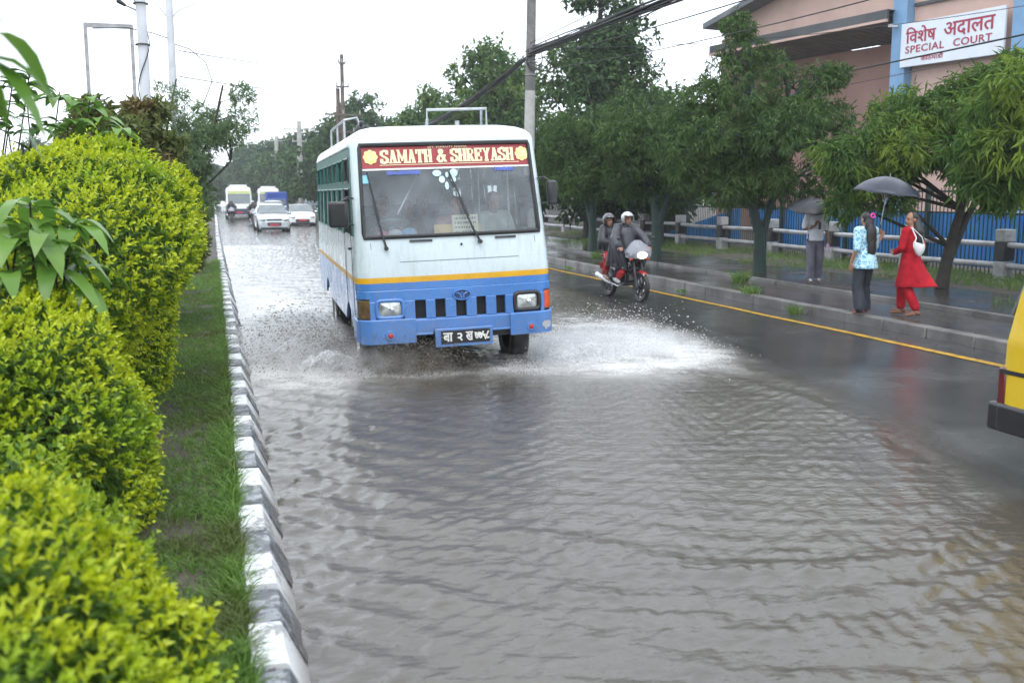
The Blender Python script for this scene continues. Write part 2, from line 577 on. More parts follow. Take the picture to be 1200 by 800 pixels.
# --- pavement on the far side, its kerb, and the low edging strip across it
g = G()
g.grid([[(9.24, y, 0.185), (11, y, 0.18), (13.7, y, 0.172)] for y in (-12, 0, 20, 60, 140, 320)])
tag(g.build("pavement", M_PAVE, smooth=0), kind='structure')
g = G(); rr = random.Random(4)
y = -6.0
while y < 120:
    L = 0.9
    g.box((9.16 + rr.uniform(-.008, .008), y + L / 2, 0.075 + rr.uniform(-.004, .004)), (0.17, L - 0.014, 0.25), rz=rr.uniform(-.004, .004))
    y += L
g.box((9.16, 220, 0.07), (0.16, 200, 0.25))
tag(g.build("pavement_kerb", M_KSTONE, bevel=0.02), kind='structure')
g = G(); y = 8.0
while y < 60:
    L = rr.uniform(1.6, 3.0)
    g.box((10.75 + rr.uniform(-.03, .03), y + L / 2, 0.21), (0.10, L - 0.02, 0.09), rz=rr.uniform(-.01, .01)); y += L
tag(g.build("pavement_edging", M_KSTONE, bevel=0.012), kind='structure')

# --- median with its black and white painted kerb
xs = np.linspace(-2.75, 0.06, 24); ys = np.concatenate([np.arange(-2, 30, 0.15), np.arange(30, 321, 6)])
V, F = hgrid(xs, ys, lambda x, y: 0.165 + (vnoise(x, y, 3, 31) - 0.5) * 0.05 + (vnoise(x, y, 9, 32) - 0.5) * 0.02 + 0.1 * np.clip((-x - .7), 0, 1))
tag(link("median", fast_mesh("median", V, F, True), [M_SOIL]), kind='structure')

def kerb_paint(name, paint, under, worn, dirt):
    m, t, b = _nodes(name)
    tc = t.nodes.new("ShaderNodeTexCoord")
    wear = _ramp(t, _noise(t, 14, 6, 0.7), worn, worn + 0.06)
    chip = _ramp(t, _noise(t, 3.1, 5, 0.75), .56, .60)
    mx = t.nodes.new("ShaderNodeMath"); mx.operation = 'MAXIMUM'; t.links.new(wear, mx.inputs[0]); t.links.new(chip, mx.inputs[1]); wear = mx.outputs[0]
    c = _mixrgb(t, wear, paint, under)
    sx = t.nodes.new("ShaderNodeSeparateXYZ"); t.links.new(tc.outputs['Object'], sx.inputs[0])
    low = _ramp(t, sx.outputs[2], 0.03, 0.17, 0.85, 0.0)         # silt line left by the flood
    c = _mixrgb(t, low, c, dirt)
    t.links.new(c, b.inputs['Base Color'])
    t.links.new(_ramp(t, _noise(t, 5, 3), .4, .6, .25, .55), b.inputs['Roughness'])
    _bump(t, b, _noise(t, 30, 5, 0.65), 0.35, 0.008)
    return m
M_KW = kerb_paint("kerb_white_paint", (0.66, 0.67, 0.68), (0.25, 0.25, 0.25), 0.56, (0.27, 0.25, 0.23))
M_KB = kerb_paint("kerb_black_paint", (0.06, 0.065, 0.075), (0.24, 0.25, 0.27), 0.5, (0.075, 0.07, 0.065))
g = G(); y = 0.3 + 0.055; i = 0
def kerb_x(y): return 0.13 + 0.05 * math.sin(min(y, 60) * 0.1) * math.exp(-y / 40)
while y < 300:
    L = 0.41 if y < 60 else 4.0
    xo = kerb_x(y + L / 2) + rr.uniform(-.011, .011); zo = 0.2 + rr.uniform(-.016, .012)
    a, bq = y + 0.004, y + L - 0.004 - (0.012 if rr.random() < .25 else 0)
    prof = [(-.09, -.15), (.17, -.15), (.148, .0), (.052, zo - 0.008), (.046, zo), (-.08, zo), (-.09, zo - .02)]
    rows = []
    ny = 6
    for k in range(ny + 1):
        yy = a + (bq - a) * k / ny
        rows.append([(xo + px + (rr.uniform(-.004, .004)), yy, pz + rr.uniform(-.004, .003)) for px, pz in prof])
    m = i % 2
    g.grid(rows, m)
    n = len(prof)
    g.add(rows[0], [tuple(range(n))], m); g.add(rows[-1], [tuple(reversed(range(n)))], m)
    y += L; i += 1
tag(g.build("median_kerb", [M_KW, M_KB], smooth=0), kind='structure')

# --- grass: blades on the median strip, and rough turf by the guard rail
M_GRASS = leaf_mat("grass_blades", (0.065, 0.15, 0.02), (0.17, 0.29, 0.05), (0.10, 0.13, 0.03), rough=0.5, trans=0.3)
def blades(P, L, W, rng, lean=0.5):
    n = len(P)
    D = norm(np.stack([rng.normal(size=n) * lean, rng.normal(size=n) * lean, np.ones(n)], 1))
    N = rnd_dirs(rng, n)
    S = norm(np.cross(D, N)); B = norm(np.stack([D[:, 0], D[:, 1], np.zeros(n)], 1) + 1e-6)
    L = L[:, None]; W = np.full((n, 1), W)
    m_ = P + D * L * .55; t_ = P + D * L * .85 + B * L * .4
    V = np.stack([P - S * W, P + S * W, m_ + S * W * .8, m_ - S * W * .8, t_], 1).reshape(-1, 3)
    i = np.arange(n)[:, None] * 5
    # triangles only, one loose island per blade
    F = np.concatenate([i + np.array([[0, 1, 2]]), i + np.array([[0, 2, 3]]), i + np.array([[3, 2, 4]])])
    return V, F
n = 105000
yy = 2.2 + 26 * rng.random(n) ** 1.9
xx = -1.4 + 1.47 * rng.random(n) ** 0.55
den = vnoise(xx, yy, 2.6, 41) * .7 + vnoise(xx, yy, 8, 42) * .5
edge = np.clip((xx + 0.12) / 0.15, 0, 1)
keep = rng.random(n) < np.clip((den - .30) * 3.2, 0.2, 1) * .9 + edge * .6
xx, yy, edge = xx[keep], yy[keep], edge[keep]
P = np.stack([xx, yy, np.full(len(xx), 0.165)], 1)
V, F = blades(P, (0.03 + 0.06 * rng.random(len(P))) * (1 + 0.9 * edge), 0.0028, rng, 0.55)
tag(link("grass", fast_mesh("grass", V, F), [M_GRASS]), kind='stuff')
n = 26000
yy = 10 + 50 * rng.random(n) ** 1.5; xx = 12.2 + 4.6 * rng.random(n)
keep = rng.random(n) < np.clip((vnoise(xx, yy, .8, 44) - .35) * 3 + (xx - 14.4) * .5, 0, 1)
P = np.stack([xx[keep], yy[keep], np.full(keep.sum(), 0.165)], 1)
V, F = blades(P, 0.08 + 0.16 * rng.random(len(P)), 0.006, rng, 0.5)
tag(link("grass", fast_mesh("turf", V, F), [M_GRASS]), kind='stuff')

# ================================================================== THE BUS
BUS_LOC, BUS_ROT = (2.58, 10.69, 0.0), (0.0, -0.035, -0.039)
BUS_M = Matrix.Translation(BUS_LOC) @ Euler(BUS_ROT).to_matrix().to_4x4()

def bus_paint(name, col, col2, mud, zhi, amount):
    """bus enamel with run-off streaks and a coat of road mud thrown up from below"""
    m, t, b = _nodes(name)
    tc = t.nodes.new("ShaderNodeTexCoord"); sx = t.nodes.new("ShaderNodeSeparateXYZ"); t.links.new(tc.outputs['Object'], sx.inputs[0])
    c = _mixrgb(t, _ramp(t, _noise(t, 1.4, 5, .6), .35, .7), col, col2)
    mp = t.nodes.new("ShaderNodeMapping"); mp.inputs['Scale'].default_value = (1, 1, .06); t.links.new(tc.outputs['Object'], mp.inputs[0])
    st = _ramp(t, _noise(t, 16, 4, .6, vec=mp.outputs[0]), .52, .75, 0, .35 * amount)
    c = _mixrgb(t, st, c, mud)
    low = _ramp(t, sx.outputs[2], .35, zhi, 1.0, 0.0)
    sp = _ramp(t, _noise(t, 42, 5, .75), .47, .60)
    mu = t.nodes.new("ShaderNodeMath"); mu.operation = 'MULTIPLY'; t.links.new(low, mu.inputs[0]); t.links.new(sp, mu.inputs[1])
    m2 = t.nodes.new("ShaderNodeMath"); m2.operation = 'MULTIPLY'; t.links.new(mu.outputs[0], m2.inputs[0]); m2.inputs[1].default_value = .75 * amount
    c = _mixrgb(t, m2.outputs[0], c, mud)
    t.links.new(c, b.inputs['Base Color'])
    t.links.new(_ramp(t, _noise(t, 3, 4, .6), .35, .65, .16, .34), b.inputs['Roughness'])
    b.inputs['Coat Weight'].default_value = .4; b.inputs['Coat Roughness'].default_value = .1
    _bump(t, b, _noise(t, 2.2, 2), .12, .05)                    # slightly wavy sheet metal
    return m
M_BWHITE = bus_paint("bus_white_paint", (0.57, 0.66, 0.68), (0.50, 0.585, 0.61), (.27, .25, .22), 1.3, .8)
M_BBLUE = bus_paint("bus_blue_paint", (0.066, 0.215, 0.55), (0.055, 0.18, 0.47), (.20, .18, .155), .85, 1.0)
M_BYEL = mat("bus_yellow_stripe", (0.70, 0.38, 0.01), 0.3, col2=(0.6, 0.31, 0.01), scale=3)
M_RUBBER = mat("black_rubber", (0.018, 0.018, 0.02), 0.45, col2=(0.03, 0.03, 0.03), scale=9)
M_TYRE = mat("tyre", (0.02, 0.02, 0.02), 0.55, col2=(0.04, 0.037, 0.033), scale=6, bump=.2, bscale=60)
M_BLACK = mat("black_plastic", (0.02, 0.021, 0.024), 0.3, col2=(0.03, 0.03, 0.033), scale=6)
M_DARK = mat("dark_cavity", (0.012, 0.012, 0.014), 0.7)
M_CHROME = mat("chrome", (0.75, 0.76, 0.78), 0.14, 1.0, col2=(0.6, 0.6, 0.62), scale=8)
M_STEEL = mat("galvanised_pipe", (0.48, 0.50, 0.52), 0.35, 0.6, col2=(0.36, 0.36, 0.37), scale=7)
M_LENS = mat("lamp_glass", (0.62, 0.64, 0.62), 0.08, 0.55, col2=(0.36, 0.38, 0.37), scale=14, coat=1.0)
M_AMBER = mat("amber_lens_dark", (0.16, 0.10, 0.04), 0.15, col2=(0.08, 0.05, 0.03), scale=12, coat=.6)
M_ORANGE = mat("orange_lens", (0.72, 0.10, 0.02), 0.2, col2=(0.55, 0.06, 0.015), scale=12, coat=.6)
M_RED = mat("red_lens", (0.5, 0.05, 0.05), 0.25, col2=(0.35, .03, .03), scale=12)
M_BANNER = mat("red_banner_vinyl", (0.36, 0.035, 0.045), 0.4, col2=(0.29, 0.03, 0.04), scale=4)
M_CREAM = mat("cream_vinyl", (0.82, 0.74, 0.48), 0.4, col2=(0.74, 0.64, 0.38), scale=9)
M_CREAM2 = mat("pale_yellow_vinyl", (0.85, 0.78, 0.36), 0.4, col2=(0.7, 0.58, 0.2), scale=16)
M_SHEETWHITE = mat("white_vinyl", (0.78, 0.78, 0.74), 0.4)
M_BLUEINK = mat("blue_vinyl", (0.10, 0.16, 0.55), 0.4)
M_PALEBLUE = mat("pale_blue_sticker", (0.45, 0.66, 0.75), 0.4, col2=(0.65, 0.76, 0.8), scale=20)
M_WHITE = mat("white_paint", (0.78, 0.78, 0.77), 0.4, col2=(0.68, 0.68, 0.67), scale=5)
M_GREY = mat("grey_vinyl_seat", (0.16, 0.17, 0.21), 0.6, col2=(0.12, 0.13, 0.17), scale=5)
M_LINER = mat("interior_lining", (0.52, 0.54, 0.56), 0.7, col2=(0.44, 0.46, 0.48), scale=2)
M_TEAL = mat("teal_window_frame", (0.03, 0.16, 0.13), 0.4, col2=(0.02, 0.10, 0.085), scale=6)
M_WSCREEN = glass_mat("windscreen_glass", (0.90, 0.93, 0.94), 0.18, veilcol=(0.58, 0.64, 0.70))  # grey diffuse coat: rain and dirt, plus sky reflection put into the colour
M_SGLASS = glass_mat("side_glass", (0.62, 0.68, 0.67), 0.06)
M_UGLASS = glass_mat("hopper_glass", (0.45, 0.5, 0.5), 0.30, veilcol=(0.6, .64, .65))  # stronger pale coat paints in the sky reflected by the upper panes

def bus_sb(z): return float(np.interp(z, [1.1, 1.48, 2.56, 2.80], [0.0, 0.06, 0.365, 0.46]))
def bus_hw(z): return float(np.interp(z, [0.3, 1.2, 1.48, 2.5, 2.8], [1.0, 1.0, 0.985, 0.955, 0.94]))
BUS_L = 6.72
def bus_plan():
    """half-open loop of (u, v, tag), starting at the front centre, going to +u, round the back and to the front again"""
    pts = []
    fr = [0, .12, .26, .40, .55, .70, .84, .95]
    for u in fr: pts.append((u, 0.05 * (u / .95) ** 2, 'front'))
    for a in (20, 45, 70, 90):
        t = R_(a); pts.append((0.95 + .15 * math.sin(t), 0.05 + .15 * (1 - math.cos(t)), 'corner'))
    for v in SIDE_V: pts.append((1.1, v, 'side'))
    for a in (0, 30, 60, 90):
        t = R_(a); pts.append((1.0 + .1 * math.cos(t), BUS_L - .1 + .1 * math.sin(t), 'rearcorner'))
    for u in (0.5, 0): pts.append((u, BUS_L, 'rear'))
    left = [(-u, v, tg) for u, v, tg in reversed(pts[1:-1])]
    return pts + left
WINS = [(0.50, 1.22)] + [(1.40 + i * 0.86, 1.40 + i * 0.86 + 0.80) for i in range(6)]
SIDE_V = sorted({0.35} | {v for w_ in WINS for v in w_} | {6.58})
def bus_pt(u, v, z, off=0.0):
    k = bus_hw(z)
    vv = v + bus_sb(z) * max(0.0, min(1.0, 1 - v / 1.6))
    if off:
        # push outwards in plan
        if v < .06: vv -= off
        elif abs(u) > 1.08: u += math.copysign(off, u)
        elif v > BUS_L - .01: vv += off
    return (u * k, vv, z)
def bus_front(u, z, off=0.0):
    a = abs(u)
    if a <= .95: v = 0.05 * (u / .95) ** 2
    else:
        s = min(1.0, (a - .95) / .15); v = 0.05 + .15 * (1 - math.sqrt(max(0, 1 - s * s)))
    return (u, v + bus_sb(z) - off, z)
def scr(u, z, off=0.0):
    """a point on the windscreen plane, u measured on the plan before the body narrows upwards"""
    x, y, _ = bus_front(u, z, off)
    return (x * bus_hw(z), y, z)
def front_patch(g, u0, u1, z0, z1, off, th, m=0, nu=None):
    """a block following the curve of the front, its face off in front of the body"""
    nu = nu or max(2, int(abs(u1 - u0) / .08) + 1)
    us = [u0 + (u1 - u0) * i / nu for i in range(nu + 1)]
    fr = [[bus_front(u, z0, off) for u in us], [bus_front(u, z1, off) for u in us]]
    bk = [[bus_front(u, z0, off - th) for u in us], [bus_front(u, z1, off - th) for u in us]]
    g.grid([fr[0], fr[1], bk[1], bk[0], fr[0]], m)
    for e in (0, -1): g.add([fr[0][e], fr[1][e], bk[1][e], bk[0][e]], [(0, 1, 2, 3)], m)
    return g

bus = thing("passenger_bus", "blue and white passenger bus with a red name banner ploughing through the flood water", "bus", BUS_LOC, BUS_ROT)

# --- body shell
plan = bus_plan(); NP = len(plan)
LV = [0.40, 0.70, 0.945, 1.022, 1.085, 1.30, 1.50, 1.53, 2.06, 2.12, 2.40, 2.50, 2.56]
def mid_tag(i):
    a, b_ = plan[i], plan[(i + 1) % NP]
    if a[2] == b_[2]: return a[2]
    if 'front' in (a[2], b_[2]) and 'corner' in (a[2], b_[2]): return 'front'
    if {a[2], b_[2]} == {'corner', 'side'}: return 'side'
    return 'rearcorner' if 'rearcorner' in (a[2], b_[2]) else a[2]
def is_win(i):
    a, b_ = plan[i], plan[(i + 1) % NP]
    if a[2] != 'side' or b_[2] != 'side': return False
    lo, hi = sorted((a[1], b_[1]))
    return any(abs(lo - w0) < 1e-6 and abs(hi - w1) < 1e-6 for w0, w1 in WINS)
g = G()
rows = [[bus_pt(u, v, z) for u, v, _ in plan] for z in LV]
roofrings = []
for z, k in ((2.615, .022), (2.66, .06), (2.70, .13), (2.735, .26), (2.76, .45), (2.775, .72), (2.78, .97)):
    r = []
    for u, v, _ in plan:
        x, y, _z = bus_pt(u, v, 2.56)
        r.append((x * (1 - k), 3.5 + (y - 3.5) * (1 - k * .55), z))
    roofrings.append(r)
allr = rows + roofrings
base = len(g.v)
g.v.extend(p for r in allr for p in r)
for li in range(len(allr) - 1):
    for i in range(NP):
        tg = mid_tag(i)
        z0 = LV[li] if li < len(LV) else 9
        if li < 2 and tg in ('front', 'corner'): continue                 # grille panel stands here
        if li < 2 and tg == 'side': continue                              # skirts with wheel arches, below
        if tg == 'front' and 1.53 - 1e-6 <= z0 < 2.49: continue           # windscreen
        if is_win(i) and ((1.53 - 1e-6 <= z0 < 2.05) or (2.12 - 1e-6 <= z0 < 2.39)): continue
        j = (i + 1) % NP
        m = 0
        if z0 < 1.02: m = 1
        elif z0 < 1.08: m = 2
        if tg in ('side',) and 1.53 - 1e-6 <= z0 < 2.5: m = 3             # dark window band
        g.f.append((li * NP + i, li * NP + j, (li + 1) * NP + j, (li + 1) * NP + i)); g.m.append(m)
g.f.append(tuple((len(allr) - 1) * NP + i for i in range(NP))); g.m.append(0)
# skirts with round wheel arches
WHEELS = (1.22, 4.82)
for sgn in (-1, 1):
    poly = [(0.20, .945), (0.20, .42)]
    for wv in WHEELS:
        for a in range(180, -1, -15):
            x_, z_ = wv + .47 * math.cos(R_(a)), .25 + .47 * math.sin(R_(a))
            if z_ >= .40: poly.append((x_, z_))
    poly += [(6.58, .40), (6.58, .945)]
    g.prism(poly, lambda a, b_, s, sgn=sgn: (sgn * (1.1 - .03 * s), a, b_), 1)
body = g.build("body", [M_BWHITE, M_BBLUE, M_BYEL, M_TEAL], bus, smooth=32)
# inner lining, so that the saloon reads as a room
g = G()
g.add([(-1.0, .5, 0.72), (1.0, .5, 0.72), (1.0, 6.6, 0.72), (-1.0, 6.6, 0.72)], [(0, 1, 2, 3)])
g.add([(-.98, .6, 2.52), (.98, .6, 2.52), (.98, 6.6, 2.52), (-.98, 6.6, 2.52)], [(0, 1, 2, 3)])
g.add([(-1.04, 6.55, .72), (1.04, 6.55, .72), (.98, 6.55, 2.52), (-.98, 6.55, 2.52)], [(0, 1, 2, 3)])
for s in (-1, 1): g.add([(s * 1.05, .5, .72), (s * 1.05, 6.55, .72), (s * 1.04, 6.55, 1.5), (s * 1.04, .5, 1.5)], [(0, 1, 2, 3)])
g.build("saloon_lining", M_LINER, bus, smooth=0)
# dashboard
g = G()
g.grid([[bus_front(u, 1.46, -.03) for u in np.linspace(-.96, .96, 9)], [(u * .98, .34, 1.47) for u in np.linspace(-.96, .96, 9)],
        [(u * .98, .50, 1.40) for u in np.linspace(-.96, .96, 9)], [(u * .98, .55, .75) for u in np.linspace(-.96, .96, 9)]])
g.build("dashboard", M_BLACK, bus)
# windscreen, its gasket, and what is stuck on it
g = G()
us = np.linspace(-1.0, 1.0, 21)
g.grid([[scr(u, z, -.012) for u in us] for z in np.linspace(1.525, 2.505, 7)])
ws = g.build("windscreen", M_WSCREEN, bus, smooth=60)
g = G()
loop = [scr(u, 1.515, .006) for u in np.linspace(-1.0, 1.0, 19)]
loop += [scr(1.004, z, .006) for z in np.linspace(1.56, 2.48, 7)]
loop += [scr(u, 2.515, .006) for u in np.linspace(1.0, -1.0, 19)]
loop += [scr(-1.004, z, .006) for z in np.linspace(2.48, 1.56, 7)]
g.tube(loop, .024, 6, closed=True)
g.build("gasket", M_RUBBER, ws)
def wsf(off): return lambda u, z, l=0.0: bus_front(u, z, off + l)
g = G()
us = np.linspace(-.985, .985, 21)
g.grid([[scr(u, z, -.006) for u in us] for z in np.linspace(2.262, 2.492, 4)], 0)
g.grid([[scr(u, z, -.006) for u in us] for z in (2.238, 2.258)], 1)
f = wsf(0.0)
SER = 0.016
def slab_letters(g, text, u0, u1, z0, z1, m):
    """heavy slab-serif capitals: stems and bars as thick flat strips"""
    H = z1 - z0
    # strokes in a 0..1 box: ((x,y),(x,y),width)
    A = {'S': [[(.86, .72), (.86, .93), (.5, .95), (.16, .88), (.13, .68), (.3, .56), (.72, .44), (.87, .3), (.83, .1), (.5, .05), (.14, .08), (.14, .3)]],
         'A': [[(.08, .04), (.34, .04)], [(.2, .04), (.48, .96)], [(.44, .96), (.56, .96)], [(.52, .96), (.8, .04)], [(.62, .04), (.96, .04)], [(.3, .36), (.7, .36)]],
         'M': [[(.02, .04), (.26, .04)], [(.02, .96), (.2, .96)], [(.13, .04), (.13, .96)], [(.16, .94), (.5, .2)], [(.84, .94), (.5, .2)], [(.86, .04), (.86, .96)], [(.72, .04), (.98, .04)], [(.8, .96), (.98, .96)]],
         'T': [[(.06, .95), (.94, .95)], [(.07, .95), (.07, .72)], [(.93, .95), (.93, .72)], [(.5, .95), (.5, .04)], [(.3, .04), (.7, .04)]],
         'H': [[(.2, .04), (.2, .96)], [(.8, .04), (.8, .96)], [(.2, .5), (.8, .5)], [(.06, .04), (.36, .04)], [(.64, .04), (.94, .04)], [(.06, .96), (.36, .96)], [(.64, .96), (.94, .96)]],
         'R': [[(.2, .04), (.2, .96)], [(.06, .04), (.38, .04)], [(.06, .95), (.6, .95), (.8, .85), (.8, .65), (.6, .52), (.2, .52)], [(.5, .5), (.78, .04)], [(.7, .04), (.96, .04)]],
         'E': [[(.2, .04), (.2, .96)], [(.06, .95), (.88, .95)], [(.86, .95), (.86, .74)], [(.2, .52), (.6, .52)], [(.6, .4), (.6, .64)], [(.06, .05), (.88, .05)], [(.87, .05), (.87, .28)]],
         'Y': [[(.02, .95), (.34, .95)], [(.66, .95), (.98, .95)], [(.18, .95), (.5, .48)], [(.82, .95), (.5, .48)], [(.5, .5), (.5, .04)], [(.3, .04), (.7, .04)]],
         '&': [[(.95, .05), (.36, .72), (.34, .88), (.48, .96), (.62, .86), (.58, .7), (.22, .42), (.12, .22), (.26, .06), (.5, .05), (.74, .22), (.86, .5)], [(.72, .5), (.98, .5)]]}
    heavy = {('S', 0), ('A', 3), ('M', 5), ('T', 3), ('H', 0), ('H', 1), ('R', 0), ('R', 3), ('E', 0), ('Y', 3), ('Y', 4), ('&', 0)}
    wd = {'M': 1.25, ' ': .5, '&': 1.15}
    tot = sum(wd.get(c, 1.0) for c in text) + .1 * (len(text) - 1)
    cw = (u1 - u0) / tot
    u = u0; layer = 0
    for c in text:
        w_ = wd.get(c, 1.0) * cw
        for si, st in enumerate(A.get(c, [])):
            hw_ = (.016 if (c, si) in heavy else .0095) * (H / .13)
            for (a, b_) in zip(st[:-1], st[1:]):
                p = Vector((u + a[0] * w_, z0 + a[1] * H)); q = Vector((u + b_[0] * w_, z0 + b_[1] * H))
                d = (q - p).normalized() * min(hw_ * .8, .008); p -= d; q += d
                if abs((q - p).normalized().y) > .5: sx, sz = hw_, 0          # steep strokes: widened sideways
                else: sx, sz = 0, max(hw_ * .75, .0085)
                layer += 1; o_ = -.001 + .00003 * (layer % 40)
                g.add([bus_front(p.x - sx, p.y - sz, o_), bus_front(q.x - sx, q.y - sz, o_), bus_front(q.x + sx, q.y + sz, o_), bus_front(p.x + sx, p.y + sz, o_)], [(0, 1, 2, 3)], m)
        u += w_ + .1 * cw
slab_letters(g, "SAMATH & SHREYASH", -.735, .77, 2.312, 2.455, 2)
lettering(g, "JEY MARUTI NAMA", wsf(-.001), -.21, .235, 2.463, 2.489, thick=.0012, m=2, space=1.25)
g.grid([[bus_front(u, z, -.001) for u in np.linspace(-.75, .83, 12)] for z in (2.290, 2.297)], 2)
for cx in (-.845, .87):                                                  # flower rosettes
    for k in range(8):
        a0 = 2 * PI * k / 8
        pts = []
        for q in range(9):
            t_ = 2 * PI * q / 9; pts.append((cx + .052 * math.cos(a0) + .03 * math.cos(t_), 2.385 + .052 * math.sin(a0) + .03 * math.sin(t_)))
        g.add([bus_front(a, b_, -.002 + .0001 * k) for a, b_ in pts], [tuple(range(9))], 3)
    for rad, m_, o_ in ((.056, 3, -.0005), (.034, 2, .0), (.018, 3, .0006)):
        g.add([bus_front(cx + rad * math.cos(2 * PI * q / 14), 2.385 + rad * math.sin(2 * PI * q / 14), o_) for q in range(14)], [tuple(range(14))], m_)
ban = g.build("banner", [M_BANNER, M_SHEETWHITE, M_CREAM, M_CREAM2], ws, smooth=0)
g = G()
def scribble(g, u0, u1, zc, h, seed, m=0):
    r = random.Random(seed); u = u0; k = 0
    while u < u1:
        w_ = r.uniform(.012, .03)
        zs_ = [zc - h / 2, zc + h / 2 * r.uniform(.3, 1)]
        k += 1; o_ = -.001 + .00005 * (k % 7)
        g.add([bus_front(u, zs_[0], o_), bus_front(u + w_ * .75, zs_[0] + r.uniform(-.004, .004), o_), bus_front(u + w_ * .6, zs_[1], o_), bus_front(u, zs_[1], o_)], [(0, 1, 2, 3)], m)
        u += w_
    g.add([bus_front(u0, zc - h * .1, -.0004), bus_front(u1, zc - h * .1, -.0004), bus_front(u1, zc + h * .12, -.0004), bus_front(u0, zc + h * .12, -.0004)], [(0, 1, 2, 3)], m)
for a in ((-.68, -.33, 2.212, .05, 1), (.53, .76, 2.222, .045, 2)):
    g = G(); scribble(g, *a)
    g.build("blue_lettering", M_BLUEINK, ws, smooth=0)
g = G()
for cx, cz, rx, rz in ((-.13, 2.19, .05, .035), (-.08, 2.12, .035, .04), (.06, 2.19, .045, .045), (.05, 2.12, .03, .035), (-.03, 2.05, .022, .045), (-.02, 2.17, .018, .03)):
    g.add([bus_front(cx + rx * math.cos(2 * PI * q / 12), cz + rz * math.sin(2 * PI * q / 12), -.002 + cx * .002) for q in range(12)], [tuple(range(12))])
g.build("butterfly_sticker", M_PALEBLUE, ws, smooth=0)
g = G()
g.add([bus_front(-.95 + a, 2.10 + b_, -.001) for a, b_ in ((0, 0), (.07, 0), (.07, .09), (0, .09))], [(0, 1, 2, 3)])
g.build("permit_sticker", mat("blue_sticker", (.25, .6, .8), .4), ws, smooth=0)
# wipers
for (px_, pz_), (tx, tz) in (((-.76, 1.40), (-.90, 2.22)), ((.28, 1.43), (.0, 2.20))):
    g = G()
    pts = []
    for k in range(7):
        s = k / 6; pts.append(bus_front(px_ + (tx - px_) * (s ** .8), pz_ + (tz - pz_) * s * .75 if False else pz_ + (tz - pz_) * s, .045 + .02 * math.sin(s * PI)))
    g.tube(pts[:5], [.014, .012, .010, .009, .008], 6)
    g.tube([bus_front(px_ + (tx - px_) * s, pz_ + (tz - pz_) * s, .03) for s in (.36, .5, .7, .85, 1.0)], .009, 6)
    g.cyl(bus_front(px_, pz_, -.02), bus_front(px_, pz_, .06), .022)
    g.build("wiper", M_BLACK, bus)
# vents under the windscreen, panel seams of the bonnet flap
for u0, u1 in ((-.50, -.25), (.46, .70)):
    g = G(); front_patch(g, u0, u1, 1.455, 1.478, .012, .03); g.build("demister_slot", M_BLACK, bus)
g = G(); g.ball(bus_front(.07, 1.41, .01), (.014, .01, .014), 8, 6); g.build("washer_jet", M_BLACK, bus)
M_SEAM = mat("dark_panel_seam", (0.16, 0.18, 0.19), .6)  # thin dark joint lines between the panels
for u0, u1, z0, z1 in ((-.923, -.917, .95, 1.46), (.922, .928, .95, 1.46), (-.62, .72, 1.243, 1.249)):
    g = G(); front_patch(g, u0, u1, z0, z1, .0025, .006); g.build("bonnet_seam", M_SEAM, bus, smooth=0)

# --- grille panel
g = G()
Z0, Z1, Z2, Z3 = .60, .618, .825, .943
slots = [(-.485, -.365), (-.262, -.148), (-.03, .088), (.202, .312), (.428, .535)]
front_patch(g, -1.09, 1.09, Z2, Z3, .012, .06)
front_patch(g, -1.09, 1.09, Z0 - .02, Z1, .012, .06)
bars = [(-1.09, -1.085), (-.975, -.915), (-.60, -.485), (-.365, -.262), (-.148, -.03), (.088, .202), (.312, .428), (.535, .63), (.955, 1.0), (1.085, 1.09)]
for a, b_ in bars[1:-1]: front_patch(g, a, b_, Z1, Z2, .018, .06)
grp = g.build("grille_panel", M_BBLUE, bus, bevel=.008)
g = G()
front_patch(g, -1.06, 1.06, .56, .90, -.05, .02)
g.build("grille_opening", M_DARK, grp, smooth=0)
# emblem: oval ring with a rising double sweep
g = G()
oc = (.04, .858)
g.tube([bus_front(oc[0] + .098 * math.cos(2 * PI * k / 24), oc[1] + .055 * math.sin(2 * PI * k / 24), .022) for k in range(24)], .009, 6, 0, closed=True)
g.add([bus_front(oc[0] + .094 * math.cos(2 * PI * k / 24), oc[1] + .05 * math.sin(2 * PI * k / 24), .018) for k in range(24)], [tuple(range(24))], 1)
for sx in (-1, 1):
    g.tube([bus_front(oc[0] + sx * x_, oc[1] + z_, .024) for x_, z_ in ((.008, -.04), (.016, -.005), (.04, .018), (.072, .022))], [.008, .008, .007, .004], 5, 0)
g.tube([bus_front(oc[0] + x_, oc[1] + z_, .024) for x_, z_ in ((-.03, -.035), (-.012, .01), (.0, .032), (.012, .01), (.03, -.035))], [.005] * 5, 5, 0)
g.build("emblem", [M_BBLUE, mat("emblem_dark_blue", (.03, .05, .15), .3)], grp)
